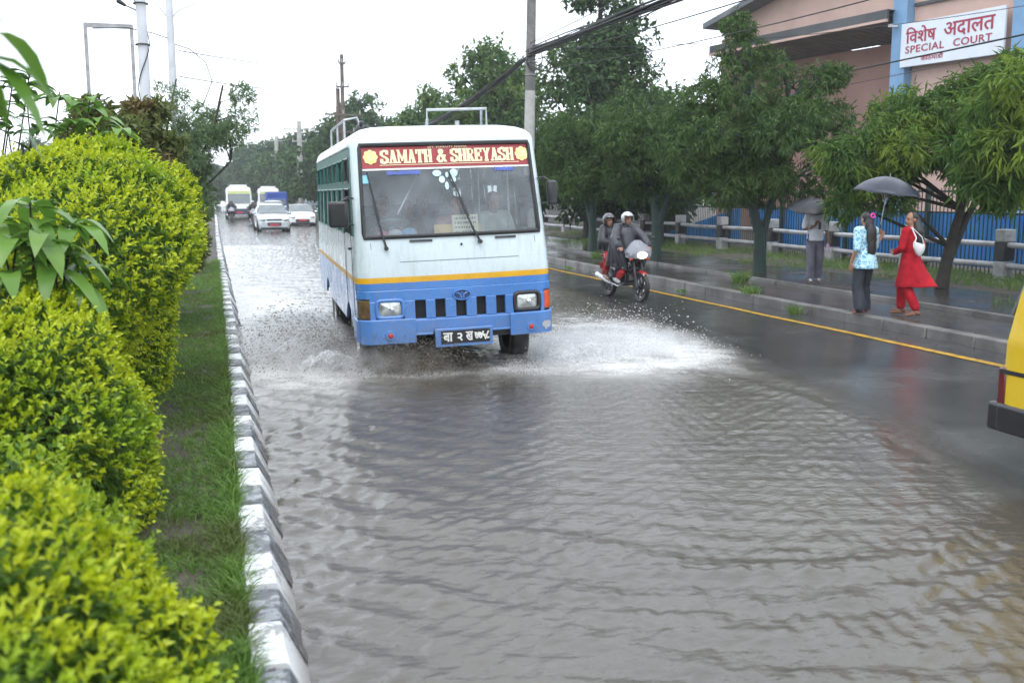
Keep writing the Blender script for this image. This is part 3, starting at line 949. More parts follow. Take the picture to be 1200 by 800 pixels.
# headlights
for u0, u1, fr in ((-.912, -.605, M_BBLUE), (.632, .952, M_BLACK)):
    g = G()
    z0, z1 = .632, .845
    pts = []
    for k in range(28):
        a = 2 * PI * k / 28
        c_, s_ = math.cos(a), math.sin(a)
        sx = math.copysign(abs(c_) ** .35, c_); sz = math.copysign(abs(s_) ** .35, s_)
        pts.append(bus_front((u0 + u1) / 2 + sx * (u1 - u0) / 2 * .93, (z0 + z1) / 2 + sz * (z1 - z0) / 2 * .9, .012))
    g.tube(pts, .024, 8, closed=True)
    hl = g.build("headlight", [fr], bus, smooth=50)
    g = G()
    cu, cz = (u0 + u1) / 2, (z0 + z1) / 2
    rows = []
    for k, (sc, o_) in enumerate(((1.0, .0), (.9, .016), (.6, .026), (.05, .03))):
        r = []
        for q in range(28):
            a = 2 * PI * q / 28; c_, s_ = math.cos(a), math.sin(a)
            r.append(bus_front(cu + math.copysign(abs(c_) ** .35, c_) * .128 * sc, cz + math.copysign(abs(s_) ** .35, s_) * .088 * sc, o_))
        rows.append(r)
    g.grid(rows, 0, closed=True)
    lens = g.build("lens", M_LENS, hl)
    g = G(); g.ball(bus_front(cu + .02, cz - .005, .028), (.03, .012, .03), 10, 7); g.build("bulb", M_CHROME, hl)
# corner indicators
for u0, u1, m in ((-1.098, -.978, M_AMBER), (1.002, 1.098, M_ORANGE)):
    g = G(); front_patch(g, u0, u1, .645, .845, .022, .05, nu=4)
    il = g.build("indicator", m, bus, bevel=.012)
    for za in (.632, .846):
        g = G(); front_patch(g, u0 - .004, u1 + .004, za, za + .012, .024, .05, nu=4); g.build("indicator_rim", M_BLACK, il)
# bumper
g = G()
front_patch(g, -1.085, -.495, .365, .632, .075, .14)
front_patch(g, .575, 1.085, .372, .618, .075, .14)
front_patch(g, -.495, .575, .465, .612, .045, .10)
front_patch(g, -.495, -.30, .44, .466, .05, .08); front_patch(g, .365, .575, .44, .466, .05, .08)
for s in (-1, 1):                                                           # bumper ends wrap round the corners
    g.box((s * 1.095, .33, .50), (.05, .36, .25))
bp = g.build("bumper", M_BBLUE, bus, bevel=.03, seg=3)
for u in (-.775, .815):
    g = G()
    g.tube([bus_front(u, .455, .06), bus_front(u, .455, .088)], [.062, .05], 18)
    fl = g.build("fog_lamp_recess", M_BBLUE, bp)
    g = G(); g.ball(bus_front(u, .455, .09), (.03, .012, .03), 12, 7); g.build("reflector", M_RED, fl)
g = G(); front_patch(g, .38, .575, .375, .44, .02, .05); g.build("tow_recess", M_DARK, bp)
# scuffed corner of the bumper
g = G()
r = random.Random(5)
g.add([bus_front(1.005 + .07 * math.cos(2 * PI * k / 13) * r.uniform(.5, 1.1), .46 + .06 * math.sin(2 * PI * k / 13) * r.uniform(.5, 1.1), .0785) for k in range(13)], [tuple(range(13))])
g.build("scuff", mat("bare_metal_scuff", (.45, .46, .48), .4, .4), bp, smooth=0)
# number plate
g = G(); front_patch(g, -.292, .352, .302, .505, .115, .05); pl = g.build("number_plate", M_BBLUE, bus, bevel=.012)
g = G(); front_patch(g, -.232, .318, .333, .478, .120, .01)
pb = g.build("plate_face", mat("plate_black", (.015, .016, .02), .3), pl)
g = G()
pf = wsf(.1225)
for txt, a, b_, z0, z1 in (("\u092c\u093e", -.205, -.105, .360, .455), ("\u0968", -.048, .004, .360, .445), ("\u0916", .048, .122, .360, .455), ("\u096d\u096d\u096b\u096e", .148, .308, .358, .452)):
    g = G(); lettering(g, txt, pf, a, b_, z0, z1, thick=.005)
    g.build("lettering", M_SHEETWHITE, pl, smooth=0)

# --- side windows
for sgn in (-1, 1):
    for wi, (v0, v1) in enumerate(WINS):
        f = lambda v, z, off=0.0, sgn=sgn: bus_pt(sgn * (1.1 + off), v, z)
        g = G()
        # frame strips round both panes
        for za, zb in ((1.53, 2.06), (2.12, 2.40)):
            lp = [f(v0 + .01, za + .01), f(v1 - .01, za + .01), f(v1 - .01, zb - .01), f(v0 + .01, zb - .01)]
            g.tube(lp, .016, 4, 0, closed=True)
        if wi:                                                              # sliding pane's meeting rail
            g.tube([f((v0 + v1) / 2, 1.53, -.01), f((v0 + v1) / 2, 2.06, -.01)], .016, 4, 1)
        wf = g.build("window", [M_TEAL if wi else M_BLACK, M_STEEL], bus, smooth=0)
        g = G(); g.add([f(v0, 1.53, -.02), f(v1, 1.53, -.02), f(v1, 2.06, -.02), f(v0, 2.06, -.02)], [(0, 1, 2, 3)])
        g.build("pane", M_SGLASS, wf, smooth=0)
        g = G(); g.add([f(v0, 2.12, -.02), f(v1, 2.12, -.02), f(v1, 2.40, -.02), f(v0, 2.40, -.02)], [(0, 1, 2, 3)])
        g.build("hopper_pane", M_UGLASS, wf, smooth=0)
    for vv in (.44, 1.30):
        g = G(); g.box((sgn * 1.101, vv, 1.10), (.006, .008, .9)); dr = g.build("cab_door_seam", M_BLACK, bus, smooth=0)
    g = G(); g.box((sgn * 1.112, .56, 1.39), (.03, .13, .03)); g.build("door_handle", M_BLACK, dr, bevel=.008)
# yellow pillar strip inside door window, drip rail
for sgn in (-1, 1):
    g = G(); g.tube([bus_pt(sgn * 1.105, v, 2.515) for v in (.3, 1.5, 3, 4.5, 6.5)], .016, 6)
    g.build("drip_rail", M_BWHITE, bus)

# --- mirrors on arms
for sgn, zc, mx_, mw in ((-1, 1.78, 1.24, .21), (1, 1.93, 1.165, .12)):
    g = G()
    a = Vector(bus_pt(sgn * 1.06, .22, zc + .16)); h = Vector((sgn * (mx_ - .005), .16, zc + .12))
    g.tube([a, a.lerp(h, .5) + Vector((0, -.05, .04)), h], .012, 6)
    mi = g.build("mirror", M_BLACK, bus)
    g = G(); a2 = Vector(bus_pt(sgn * 1.08, .22, zc - .12))
    g.tube([a2, Vector((sgn * (mx_ - .03), .12, zc - .1))], .010, 6)
    g.build("mirror_stay", M_BLACK, mi)
    g = G(); g.box((sgn * mx_, .17, zc), (mw, .085, .28), rz=sgn * .25); g.build("mirror_housing", M_BLACK, mi, bevel=.03, seg=3)
    g = G(); g.box((sgn * mx_, .2145, zc), (mw - .03, .006, .24), rz=sgn * .25); g.build("mirror_glass", M_CHROME, mi)

# --- wheels: front pair steering straight, rear pair
for wv in WHEELS:
    for sgn in (-1, 1):
        g = G()
        Mx = Matrix.Translation((sgn * .92, wv, .25)) @ Matrix.Rotation(PI / 2 * sgn, 4, 'Y')
        g.lathe([(.23, -.10), (.37, -.115), (.398, -.085), (.402, 0), (.398, .085), (.37, .11), (.23, .10), (.21, .0)], 28, 0, Mx)
        wh = g.build("wheel", M_TYRE, bus)
        g = G(); g.lathe([(.225, .095), (.22, .05), (.15, .03), (.09, .07), (.001, .075)], 22, 0, Mx); g.build("rim", M_STEEL, wh)
g = G(); g.cyl((-.9, 1.22, .25), (.9, 1.22, .25), .06); g.cyl((-.9, 4.82, .25), (.9, 4.82, .25), .08); g.box((0, 3, .38), (.7, 5.4, .14))
g.box((0, 3.4, .66), (1.9, 6.2, .05))
g.build("chassis", M_DARK, bus)

# --- roof rack of bent pipe
g = G()
PR = .018
g.tube([(.0, 1.5, 2.74), (.0, 1.5, 2.97), (.74, 1.5, 2.975), (.74, 1.5, 2.74)], PR, 7)
g.tube([(.68, 1.5, 2.96), (.70, 1.62, 2.76)], PR, 7); g.tube([(.0, 1.62, 2.76), (.0, 1.5, 2.86)], PR, 7)
g.tube([(.45, 1.9, 2.76), (.45, 1.9, 2.86)], .03, 7)
g.build("roof_hoop", M_STEEL, bus, smooth=60)
g = G(); PR = .015
g.tube([(-.88, 3.0, 2.66), (-.87, 3.0, 2.97), (-.87, 5.4, 2.97), (-.88, 5.4, 2.66)], PR, 7)
g.tube([(-.88, 4.2, 2.66), (-.87, 4.2, 2.97)], PR, 7)
g.tube([(-.87, 3.0, 2.97), (-.70, 3.0, 3.0), (-.62, 3.0, 2.74)], PR, 7)
g.build("roof_rack", M_STEEL, bus, smooth=60)
for c_ in ((.86, .85, 2.66), (-.80, .85, 2.66)):
    g = G(); g.ball(c_, (.05, .05, .05)); g.build("marker_lamp", M_BLACK, bus)
g = G(); g.ball((-.78, 1.9, 2.77), (.06, .06, .07)); g.ball((-.76, 1.85, 2.85), (.035, .035, .03)); g.build("roof_vent_cap", M_BLACK, bus)

# --- saloon: steering wheel, grab rails, seats
g = G()
sc_, sr_ = Vector((-.62, .62, 1.60)), .21
ax = Vector((0, .45, .9)).normalized(); e1 = Vector((1, 0, 0)); e2 = ax.cross(e1)
g.tube([sc_ + (e1 * math.cos(2 * PI * k / 22) + e2 * math.sin(2 * PI * k / 22)) * sr_ for k in range(22)], .017, 7, 0, closed=True)
for a in (0, 120, 240): g.tube([sc_, sc_ + (e1 * math.cos(R_(a + 90)) + e2 * math.sin(R_(a + 90))) * sr_], .012, 6)
g.cyl(sc_, sc_ - ax * .4, .03)
g.build("steering_wheel", M_TEAL, bus)
for pts, r_ in (([(.44, .75, .75), (.44, .75, 2.5)], .014), ([(-.30, .75, 2.5), (-.28, .62, 2.2), (-.55, .55, 1.75)], .009), ([(.82, .8, .75), (.80, .8, 2.5)], .014),
                ([(-.4, 1.7, 2.36), (-.4, 6, 2.36)], .014), ([(.4, 1.7, 2.36), (.4, 6, 2.36)], .014)):
    g = G(); g.tube(pts, r_, 6); g.build("grab_rail", M_STEEL, bus, smooth=60)
def bus_seat(x, y, w_=.46):
    g = G()
    g.box((x, y, 1.05), (w_, .44, .12)); g.box((x, y + .25, 1.42), (w_, .10, .72)); g.box((x, y + .05, .86), (w_ * .8, .3, .28))
    return g.build("passenger_seat", M_GREY, bus, bevel=.035, seg=2)
SEATS = [(-.62, 1.25), (.28, 1.25), (.74, 1.25)]
for yy_ in (2.2, 3.05, 3.9, 4.75, 5.6):
    for xx_ in (-.76, -.30, .30, .76): SEATS.append((xx_, yy_))
for s in SEATS: bus_seat(*s)

def bus_place(o, p, rz=0.0):
    """stand a thing of its own inside the bus at local point p"""
    o.matrix_world = BUS_M @ Matrix.Translation(p) @ Matrix.Rotation(rz, 4, 'Z')
    return o
# cards propped behind the windscreen
def card(name, u0, u1, z0, z1, m, label, ink, off):
    c = Vector(((u0 + u1) / 2, 0, z0))
    y0 = bus_front(c.x, z0, off)[1]; y1 = bus_front(c.x, z1, off)[1]
    c.y = y0
    g = G()
    hw_ = (u1 - u0) / 2; h = z1 - z0; dy = y1 - y0
    f = lambda a, t, o_=0.0: (a, dy * t - o_, h * t)
    g.add([f(-hw_, 0), f(hw_, 0), f(hw_, 1), f(-hw_, 1), f(-hw_, 0, -.004), f(hw_, 0, -.004), f(hw_, 1, -.004), f(-hw_, 1, -.004)],
          [(0, 1, 2, 3), (7, 6, 5, 4), (0, 4, 5, 1), (1, 5, 6, 2), (2, 6, 7, 3), (3, 7, 4, 0)], 0)
    r = random.Random(9)
    if ink:
        for row in range(4):
            a = -hw_ * .8; t0 = .12 + row * .22
            while a < hw_ * .75:
                w_ = r.uniform(.01, .03)
                g.add([f(a, t0, .002), f(a + w_, t0, .002), f(a + w_, t0 + .10, .002), f(a, t0 + .10, .002)], [(0, 1, 2, 3)], 1); a += w_ + r.uniform(.006, .014)
    o = g.build(name, [m, mat("grey_ink", (.16, .17, .2), .6)], smooth=0)
    tag(o, label, "card")
    return bus_place(o, c)
card("route_card", .0, .295, 1.50, 1.725, mat("card_pale", (.66, .64, .46), .6), "pale cream route card with lines of print, propped behind the bus windscreen", True, -.06)
card("route_board", -.20, .33, 1.492, 1.625, mat("card_yellow", (.66, .48, .15), .6), "plain yellow board lying behind the cream route card on the bus dashboard", False, -.10)
g = G()
for c_, s_, rz, m in (((-.62, .30, 1.53), (.16, .12, .11), .3, 0), ((-.47, .27, 1.535), (.15, .10, .12), -.2, 1), ((-.76, .30, 1.525), (.12, .1, .1), .1, 2)):
    g.ball(c_, tuple(a * .6 for a in s_), 12, 8, m)
o = tag(G().add([tuple(Vector(v) - Vector((-.6, .3, 1.47))) for v in g.v], g.f).build("rag_bundle", [mat("rag_white", (.6, .62, .66), .8), mat("rag_blue", (.2, .42, .7), .8), mat("rag_red", (.5, .2, .22), .8)]),
        "crumpled white, blue and reddish cloths on the dashboard below the steering wheel", "cloths")
o.data.polygons.foreach_set('material_index', g.m)
bus_place(o, (-.6, .3, 1.47))

# ================================================================== PEOPLE
M_SKIN = mat("skin", (0.36, 0.19, 0.12), 0.5, col2=(0.31, 0.155, 0.095), scale=14)
M_SKIN_D = mat("skin_dark", (0.22, 0.115, 0.075), 0.5, col2=(0.19, 0.095, 0.06), scale=14)
M_HAIR = mat("black_hair", (0.012, 0.011, 0.012), 0.38, col2=(0.022, 0.018, 0.017), scale=40, bump=.4, bscale=70)
M_EYE = mat("eye_dark", (0.03, 0.02, 0.02), 0.2)
M_LIP = mat("lips", (0.30, 0.10, 0.09), 0.5)
def cloth(name, c, c2=None, rough=0.85, sc=7): return mat(name, c, rough, col2=c2, scale=sc, bump=0.5, bscale=11, bdist=0.03, spec=.2)

def V3(*a): return Vector(a)
def frame_of(look, up=V3(0, 0, 1)):
    y = -Vector(look).normalized()                # local +y points backwards
    x = y.cross(up).normalized(); z = x.cross(y)
    return Matrix((x, y, z)).transposed()

def head_shape(g, c, M, s=1.0):
    def b(p, r): g.ball(Vector(c) + M @ (Vector(p) * s), tuple(a * s for a in r), 18, 12, 0, M)
    b((0, .012, .025), (.074, .094, .092)); b((0, -.012, -.035), (.060, .072, .075)); b((0, -.035, -.078), (.036, .040, .030))
    b((0, -.090, -.020), (.013, .020, .017)); b((0, -.078, .008), (.011, .016, .028))
    b((.030, -.066, .024), (.024, .018, .010)); b((-.030, -.066, .024), (.024, .018, .010))
    b((0, -.074, -.052), (.024, .016, .011))
    for s_ in (-1, 1): b((s_ * .076, .015, -.008), (.012, .022, .032))

def hand_shape(g, wrist, fdir, pdir, curl=0.5, side=1, s=1.0):
    """palm, four unequal fingers bent at two joints, thumb off the side of the palm. pdir: the way the palm faces"""
    f = Vector(fdir).normalized(); p = Vector(pdir); p = (p - f * p.dot(f)).normalized(); a = f.cross(p) * side
    w_ = Vector(wrist)
    kn = w_ + f * .088 * s
    g.cap(w_ + f * .01 * s, w_ + f * .03 * s, .024 * s, .026 * s, 10)
    for q in (-1.5, -.5, .5, 1.5):
        g.cap(w_ + f * .025 * s + a * q * .012 * s, kn + a * q * .021 * s, .0135 * s, .0115 * s, 8)
        L = (.030, .036, .039, .034)[int(q + 1.5)] * s
        k0 = kn + a * q * .0215 * s
        d1 = (f * math.cos(curl * .7) + p * math.sin(curl * .7)); d2 = (f * math.cos(curl * 1.6) + p * math.sin(curl * 1.6)); d3 = (f * math.cos(curl * 2.4) + p * math.sin(curl * 2.4))
        k1 = k0 + d1 * L * 1.1; k2 = k1 + d2 * L * .8; k3 = k2 + d3 * L * .6
        g.cap(k0, k1, .0105 * s, .0095 * s, 8); g.cap(k1, k2, .0095 * s, .0088 * s, 8); g.cap(k2, k3, .0088 * s, .0075 * s, 8)
    t0 = w_ + f * .030 * s + a * .026 * s
    t1 = t0 + (f * .55 + a * .62 + p * .4).normalized() * .042 * s; t2 = t1 + (f * .8 + a * .1 + p * .55).normalized() * .032 * s
    g.cap(t0, t1, .0135 * s, .0115 * s, 8); g.cap(t1, t2, .0115 * s, .009 * s, 8)

def body_shape(J, s=1.0, hands=True, feet=True):
    """J: joints; pairs are [-x side, +x side]. ONE skin over the whole body."""
    g = G()
    M = frame_of(J['look'])
    head_shape(g, J['hed'], M, s)
    tor = J.get('face', V3(0, -1, 0)); T = frame_of(tor)
    g.cap(J['nek'] - V3(0, 0, .03) * s, J['hed'] + M @ (V3(0, .02, -.05) * s), .056 * s, .052 * s)
    g.cap(J['che'] + V3(0, 0, .02), J['nek'], .085 * s, .055 * s)
    g.ball(J['che'], (.150 * s, .105 * s, .17 * s), 18, 12, 0, T)
    g.ball(J['che'].lerp(J['pel'], .5), (.128 * s, .095 * s, .17 * s), 18, 12, 0, T)
    g.ball(J['pel'], (.152 * s, .115 * s, .13 * s), 18, 12, 0, T)
    for i in (0, 1):
        sh, el, wr = J['sho'][i], J['elb'][i], J['wri'][i]
        g.cap(J['che'] + V3(0, 0, .10) * s, sh, .07 * s, .058 * s)
        g.cap(sh, el, .052 * s, .038 * s); g.cap(el, wr, .038 * s, .026 * s)
        if hands: hand_shape(g, wr, J['fdir'][i], J['pdir'][i], J.get('curl', [.5, .5])[i], (-1, 1)[i], s)
        hp, kn, an = J['hip'][i], J['kne'][i], J['ank'][i]
        g.cap(hp, kn, .084 * s, .056 * s); g.cap(kn, kn.lerp(an, .35), .054 * s, .056 * s); g.cap(kn.lerp(an, .3), an, .056 * s, .036 * s)
        if feet:
            to = J['toe'][i]; g.cap(an - V3(0, 0, .02) * s, to, .036 * s, .030 * s); g.cap(an - V3(0, 0, .03) * s + (an - to) * .25, an - V3(0, 0, .04) * s, .032 * s, .034 * s)
    return g

def add_face(root, J, s=1.0, lips=True):
    M = frame_of(J['look']); c = J['hed']
    for s_ in (-1, 1):
        g = G(); g.ball(c + M @ (V3(s_ * .030, -.076, .010) * s), (.012 * s, .009 * s, .007 * s), 8, 6, 0, M); g.build("eye", M_EYE, root)
        g = G(); g.cap(c + M @ (V3(s_ * .016, -.084, .030) * s), c + M @ (V3(s_ * .046, -.076, .031) * s), .004 * s, .003 * s, 6); g.build("eyebrow", M_HAIR, root)
    if lips:
        g = G(); g.ball(c + M @ (V3(0, -.086, -.051) * s), (.022 * s, .008 * s, .008 * s), 8, 6, 0, M); g.build("mouth", M_LIP, root)

def person(label, J, loc, rotz, skin=M_SKIN, s=1.0, voxel=.0085, group=None, **k):
    me = blob(body_shape(J, s, **k), voxel, 3, .5, name="body")
    o = link("person", me, [skin])
    o.location = loc; o.rotation_euler = (0, 0, rotz)
    tag(o, label, "person", group)
    add_face(o, J, s)
    return o

def wear(name, g, m, parent, voxel=.014, smooth=5, cuts=()):
    return link(name, blob(g, voxel, smooth, .5, cuts, name), [m], parent)

def stand_joints(s=1.0, stride=0.0, lean=0.0):
    """a standing / walking figure 1.63 m tall facing -Y; stride moves the -x foot forward"""
    q = lambda *a: Vector(a) * s
    d = stride
    J = dict(pel=q(0, 0, .88), che=q(0, -.01 - lean * .4, 1.22), nek=q(0, .0 - lean * .6, 1.38), hed=q(0, -.02 - lean * .8, 1.515), look=V3(0, -1, 0),
             sho=[q(-.165, 0 - lean * .5, 1.335), q(.165, 0 - lean * .5, 1.335)],
             hip=[q(-.085, 0, .83), q(.085, 0, .83)],
             kne=[q(-.09, -.06 - d * .55, .46), q(.09, -.03 + d * .25, .455)],
             ank=[q(-.095, -d * .9, .085), q(.095, d * .95, .10)],
             toe=[q(-.10, -d * .9 - .14, .035), q(.10, d * .95 - .13, .035)])
    J['elb'] = [q(-.215, .05, 1.06), q(.215, .05, 1.06)]
    J['wri'] = [q(-.225, -.05, .83), q(.225, -.05, .83)]
    J['fdir'] = [V3(0, -.15, -1), V3(0, -.15, -1)]; J['pdir'] = [V3(1, 0, 0), V3(-1, 0, 0)]
    return J

def sock_shoe(root, J, s, m, name="shoe"):
    for i in (0, 1):
        an, to = J['ank'][i], J['toe'][i]
        d = (to - an); d.z = 0; d.normalize()
        g = G()
        b0 = V3(an.x, an.y, 0) - d * .055 * s; z0 = min(an.z, to.z + .05) - .045 * s
        g.cap(b0 + V3(0, 0, z0 + .03), V3(to.x, to.y, 0) + V3(0, 0, z0 + .022) + d * .01, .034 * s, .028 * s, 12)
        g.cap(b0 + V3(0, 0, z0 + .05) + d * .04, an + V3(0, 0, -.02) * s, .033 * s, .036 * s, 12)
        wear(name, g, m, root, .010, 2, cuts=[((0, 0, max(z0, 0.002)), (0, 0, -1))])

def umbrella(label, tip_root, axis, hand_at, R=0.5, H=0.22, m=None):
    """open umbrella; the shaft runs from the hand along axis, the canopy crown ends it"""
    ax = Vector(axis).normalized()
    L = 0.78
    root = thing("umbrella", label, "umbrella", hand_at)
    root.rotation_euler = ax.to_track_quat('Z', 'Y').to_euler()
    g = G()
    rows = []
    n = 8; sub = 6
    prof = [(0.0, 1.0), (.18, .965), (.38, .86), (.58, .68), (.76, .44), (.90, .19), (1.0, 0.0)]
    for r_, h_ in prof:
        r = []
        for j in range(n * sub):
            t_ = 2 * PI * j / (n * sub); e = abs(((j / sub) % 1.0) - .5) * 2           # 1 at a rib, 0 between
            sag = (1 - e ** 2)
            rr_ = max(r_, .004) * (1 - .055 * sag * r_)
            r.append((rr_ * R * math.cos(t_), rr_ * R * math.sin(t_), L - H + h_ * H + .012 * sag * r_ ** 2 - .02 * sag * (1 - r_) * r_))
        rows.append(r)
    g.grid(rows, 0, closed=True)
    ca = g.build("canopy", m, root, smooth=70)
    so = ca.modifiers.new("cloth", 'SOLIDIFY'); so.thickness = .003
    for k in range(n):
        t_ = 2 * PI * k / n
        g = G()
        g.tube([(r_ * R * math.cos(t_), r_ * R * math.sin(t_), L - H + h_ * H - .006) for r_, h_ in prof], .0035, 5)
        rb = g.build("rib", M_STEEL, root)
        g = G(); g.tube([(0, 0, L - H * 1.5), (.52 * R * math.cos(t_), .52 * R * math.sin(t_), L - H + .72 * H)], .003, 5); g.build("stretcher", M_STEEL, rb)
    g = G(); g.cyl((0, 0, -.05), (0, 0, L + .0), .006, n=8); g.cyl((0, 0, L - .01), (0, 0, L + .05), .006, .003, 8); g.build("shaft", M_STEEL, root)
    g = G(); g.tube([(0, 0, .06), (0, 0, -.06), (0, .012, -.09), (0, .04, -.10), (0, .065, -.085)], .012, 8); g.build("handle", M_BLACK, root)
    return root
M_UMB = mat("black_umbrella_cloth", (0.012, 0.013, 0.018), 0.4, col2=(0.02, 0.022, 0.03), scale=5, bump=.15, bscale=25)
M_UMB2 = mat("slate_umbrella_cloth", (0.026, 0.031, 0.05), 0.34, col2=(0.018, 0.021, 0.036), scale=4, bump=.15, bscale=25)

# ---------------- woman in blue, walking away, umbrella up
def feet_at(px, py, z=.18): return at_z(px, py, z)
s = 0.93
J = stand_joints(s, stride=.10)
for k_ in ('ank', 'toe', 'kne'):
    for i in (0, 1): J[k_][i].x *= 1.35
BLUE_AT = at_z(1010, 369, .18); BLUE_AT = (float(BLUE_AT[0]), float(BLUE_AT[1]), .185)
BLUE_RZ = PI + .12
LM = Matrix.Translation(BLUE_AT) @ Matrix.Rotation(BLUE_RZ, 4, 'Z')
hand = Vector(at_y(1031, 268, BLUE_AT[1] + .22))
J['wri'][0] = LM.inverted() @ hand + Vector((-.02, .06, -.06)); J['elb'][0] = Vector((-.235, -.04, 1.08)) * s
J['fdir'] = [V3(.5, -.6, .35), V3(0, -.15, -1)]; J['pdir'] = [V3(.6, .2, .1), V3(-1, 0, 0)]; J['curl'] = [1.1, .45]
lady = person("woman in a light blue patterned kurti with long black hair, holding the slate umbrella", J, BLUE_AT, BLUE_RZ, M_SKIN, s)
g = G()
q = lambda *a: Vector(a) * s
g.ball(J['che'], (.172 * s, .125 * s, .19 * s), 18, 12); g.ball(q(0, 0, 1.05), (.152 * s, .12 * s, .2 * s), 18, 12)
g.cap(q(0, 0, .92), q(0, .01, .76), .175 * s, .205 * s, 20)
for i in (0, 1):
    g.cap(J['che'] + q(0, 0, .11), J['sho'][i], .08 * s, .074 * s); g.cap(J['sho'][i], J['elb'][i], .072 * s, .058 * s)
m, t, b = _nodes("light_blue_printed_cotton")
tc = t.nodes.new("ShaderNodeTexCoord"); mp = t.nodes.new("ShaderNodeMapping"); mp.inputs['Rotation'].default_value = (0, R_(40), R_(20)); mp.inputs['Scale'].default_value = (1, 1, 1)
t.links.new(tc.outputs['Object'], mp.inputs[0])
vo = t.nodes.new("ShaderNodeTexVoronoi"); vo.feature = 'DISTANCE_TO_EDGE'; vo.inputs['Scale'].default_value = 17; t.links.new(mp.outputs[0], vo.inputs['Vector'])
c1 = _mixrgb(t, _ramp(t, vo.outputs[0], .05, .12), (0.62, 0.74, 0.78), (0.13, 0.38, 0.55))
c2 = _mixrgb(t, _ramp(t, _noise(t, 22, 2), .5, .56), c1, (0.42, 0.66, 0.74))
t.links.new(c2, b.inputs['Base Color']); b.inputs['Roughness'].default_value = .8
_bump(t, b, _noise(t, 10, 3), .5, .03)
wear("kurti", g, m, lady, .014, 4, cuts=[((0, 0, .745 * s), (0, 0, -1))])
M_CHARCOAL = cloth("charcoal_trousers", (0.045, 0.05, 0.062), (0.03, 0.034, 0.045))
for i in (0, 1):
    g = G(); g.cap(q(0, 0, .86), J['hip'][i], .10 * s, .094 * s); g.cap(J['hip'][i], J['kne'][i], .096 * s, .088 * s); g.cap(J['kne'][i], J['ank'][i] + V3(0, 0, .03), .088 * s, .098 * s)
    wear("trouser_leg", g, M_CHARCOAL, lady, .015, 4, cuts=[(J['ank'][i] - V3(0, 0, .045), (0, 0, -1))])
g = G(); M = frame_of(J['look'])
g.ball(J['hed'] + q(0, .028, .03), (.086 * s, .092 * s, .096 * s), 16, 12)
g.ball(J['hed'] + q(0, .085, -.10), (.085 * s, .05 * s, .15 * s), 14, 10); g.ball(q(0, .125, 1.26), (.10 * s, .045 * s, .19 * s), 14, 10)
g.ball(q(-.01, .135, 1.08), (.085 * s, .042 * s, .17 * s), 14, 10)
for k_ in range(9): g.cap(q(-.075 + .018 * k_, .145, 1.2), q(-.06 + .017 * k_, .135, .93 + .03 * math.sin(k_ * 2.3)), .016 * s, .007 * s, 8)
wear("hair", g, M_HAIR, lady, .010, 2)
g = G(); c_ = J['hed'] + q(-.02, .115, .055); g.tube([c_ + Vector((.04 * math.cos(a), .012, .03 * math.sin(a))) * s for a in np.linspace(0, 2 * PI, 12, False)], .014, 6, closed=True)
g.build("hair_band", mat("pink_hair_band", (.75, .06, .36), .5), lady)
sock_shoe(lady, J, s, mat("sandal_red_brown", (.18, .06, .05), .5), "sandal")
umbrella("large slate grey umbrella held up by the woman in the blue kurti", None, V3(.07, -.13, 1), hand, .50, .24, M_UMB2)

# ---------------- woman in red
s = 0.93
J = stand_joints(s, stride=.20)
q = lambda *a: Vector(a) * s
RED_AT = feet_at(1063, 371); RED_AT = (float(RED_AT[0]), float(RED_AT[1]), .185)
RED_RZ = PI + R_(20)
J['look'] = Vector((.85, -.45, -.05))
J['elb'] = [q(-.21, .06, 1.09), q(.22, -.02, 1.08)]; J['wri'] = [q(-.17, -.16, .99), q(.15, -.2, .98)]
J['fdir'] = [V3(.5, -.8, .1), V3(-.6, -.7, .1)]; J['pdir'] = [V3(.5, .2, .6), V3(-.5, .2, .6)]; J['curl'] = [.8, .8]
rw = person("woman in a red kurta and red trousers striding on the wet pavement, carrying a bag", J, RED_AT, RED_RZ, M_SKIN, s)
M_REDC = cloth("red_cotton", (0.42, 0.012, 0.022), (0.30, 0.008, 0.018))
g = G()
g.ball(J['che'], (.170 * s, .128 * s, .19 * s), 18, 12); g.ball(q(0, 0, 1.06), (.150 * s, .12 * s, .2 * s), 18, 12)
for i in (0, 1):
    g.cap(J['che'] + q(0, 0, .11), J['sho'][i], .08 * s, .072 * s); g.cap(J['sho'][i], J['elb'][i], .068 * s, .056 * s); g.cap(J['elb'][i], J['elb'][i].lerp(J['wri'][i], .7), .055 * s, .048 * s)
# skirt of the kurta, blown back
rows = []
for k in range(9):
    f_ = k / 8
    z = .98 - f_ * .52
    r = []
    for j in range(32):
        a = 2 * PI * j / 32
        back = max(0, math.sin(a))
        rx = .155 + f_ * .10; ry = .125 + f_ * .09
        fl = 1 + f_ * .07 * math.sin(a * 7 + f_ * 2)
        r.append(Vector((rx * math.cos(a) * fl - f_ * .05, ry * math.sin(a) * fl + back * f_ ** 1.5 * .22, z + back * f_ * .03)) * s)
    rows.append(r)
g.grid(rows, 0, closed=True); n_ = len(g.v); g.add(rows[0], [tuple(range(32))]); g.add(rows[-1], [tuple(reversed(range(32)))])
wear("kurta", g, M_REDC, rw, .014, 3)
for i in (0, 1):
    g = G(); g.cap(J['hip'][i], J['kne'][i], .105 * s, .085 * s); g.cap(J['kne'][i], J['ank'][i] + V3(0, 0, .06), .085 * s, .070 * s)
    wear("trouser_leg", g, M_REDC, rw, .014, 4, cuts=[(J['ank'][i] + V3(0, 0, .015), (0, 0, -1))])
g = G(); M = frame_of(J['look'])
g.ball(J['hed'] + M @ q(0, .03, .032), (.084 * s, .09 * s, .094 * s), 16, 12)
g.cap(J['hed'] + M @ q(0, .07, -.01), q(-.02, .11, 1.33), .076 * s, .07 * s); g.ball(q(-.04, .125, 1.24), (.085 * s, .045 * s, .17 * s), 14, 10)
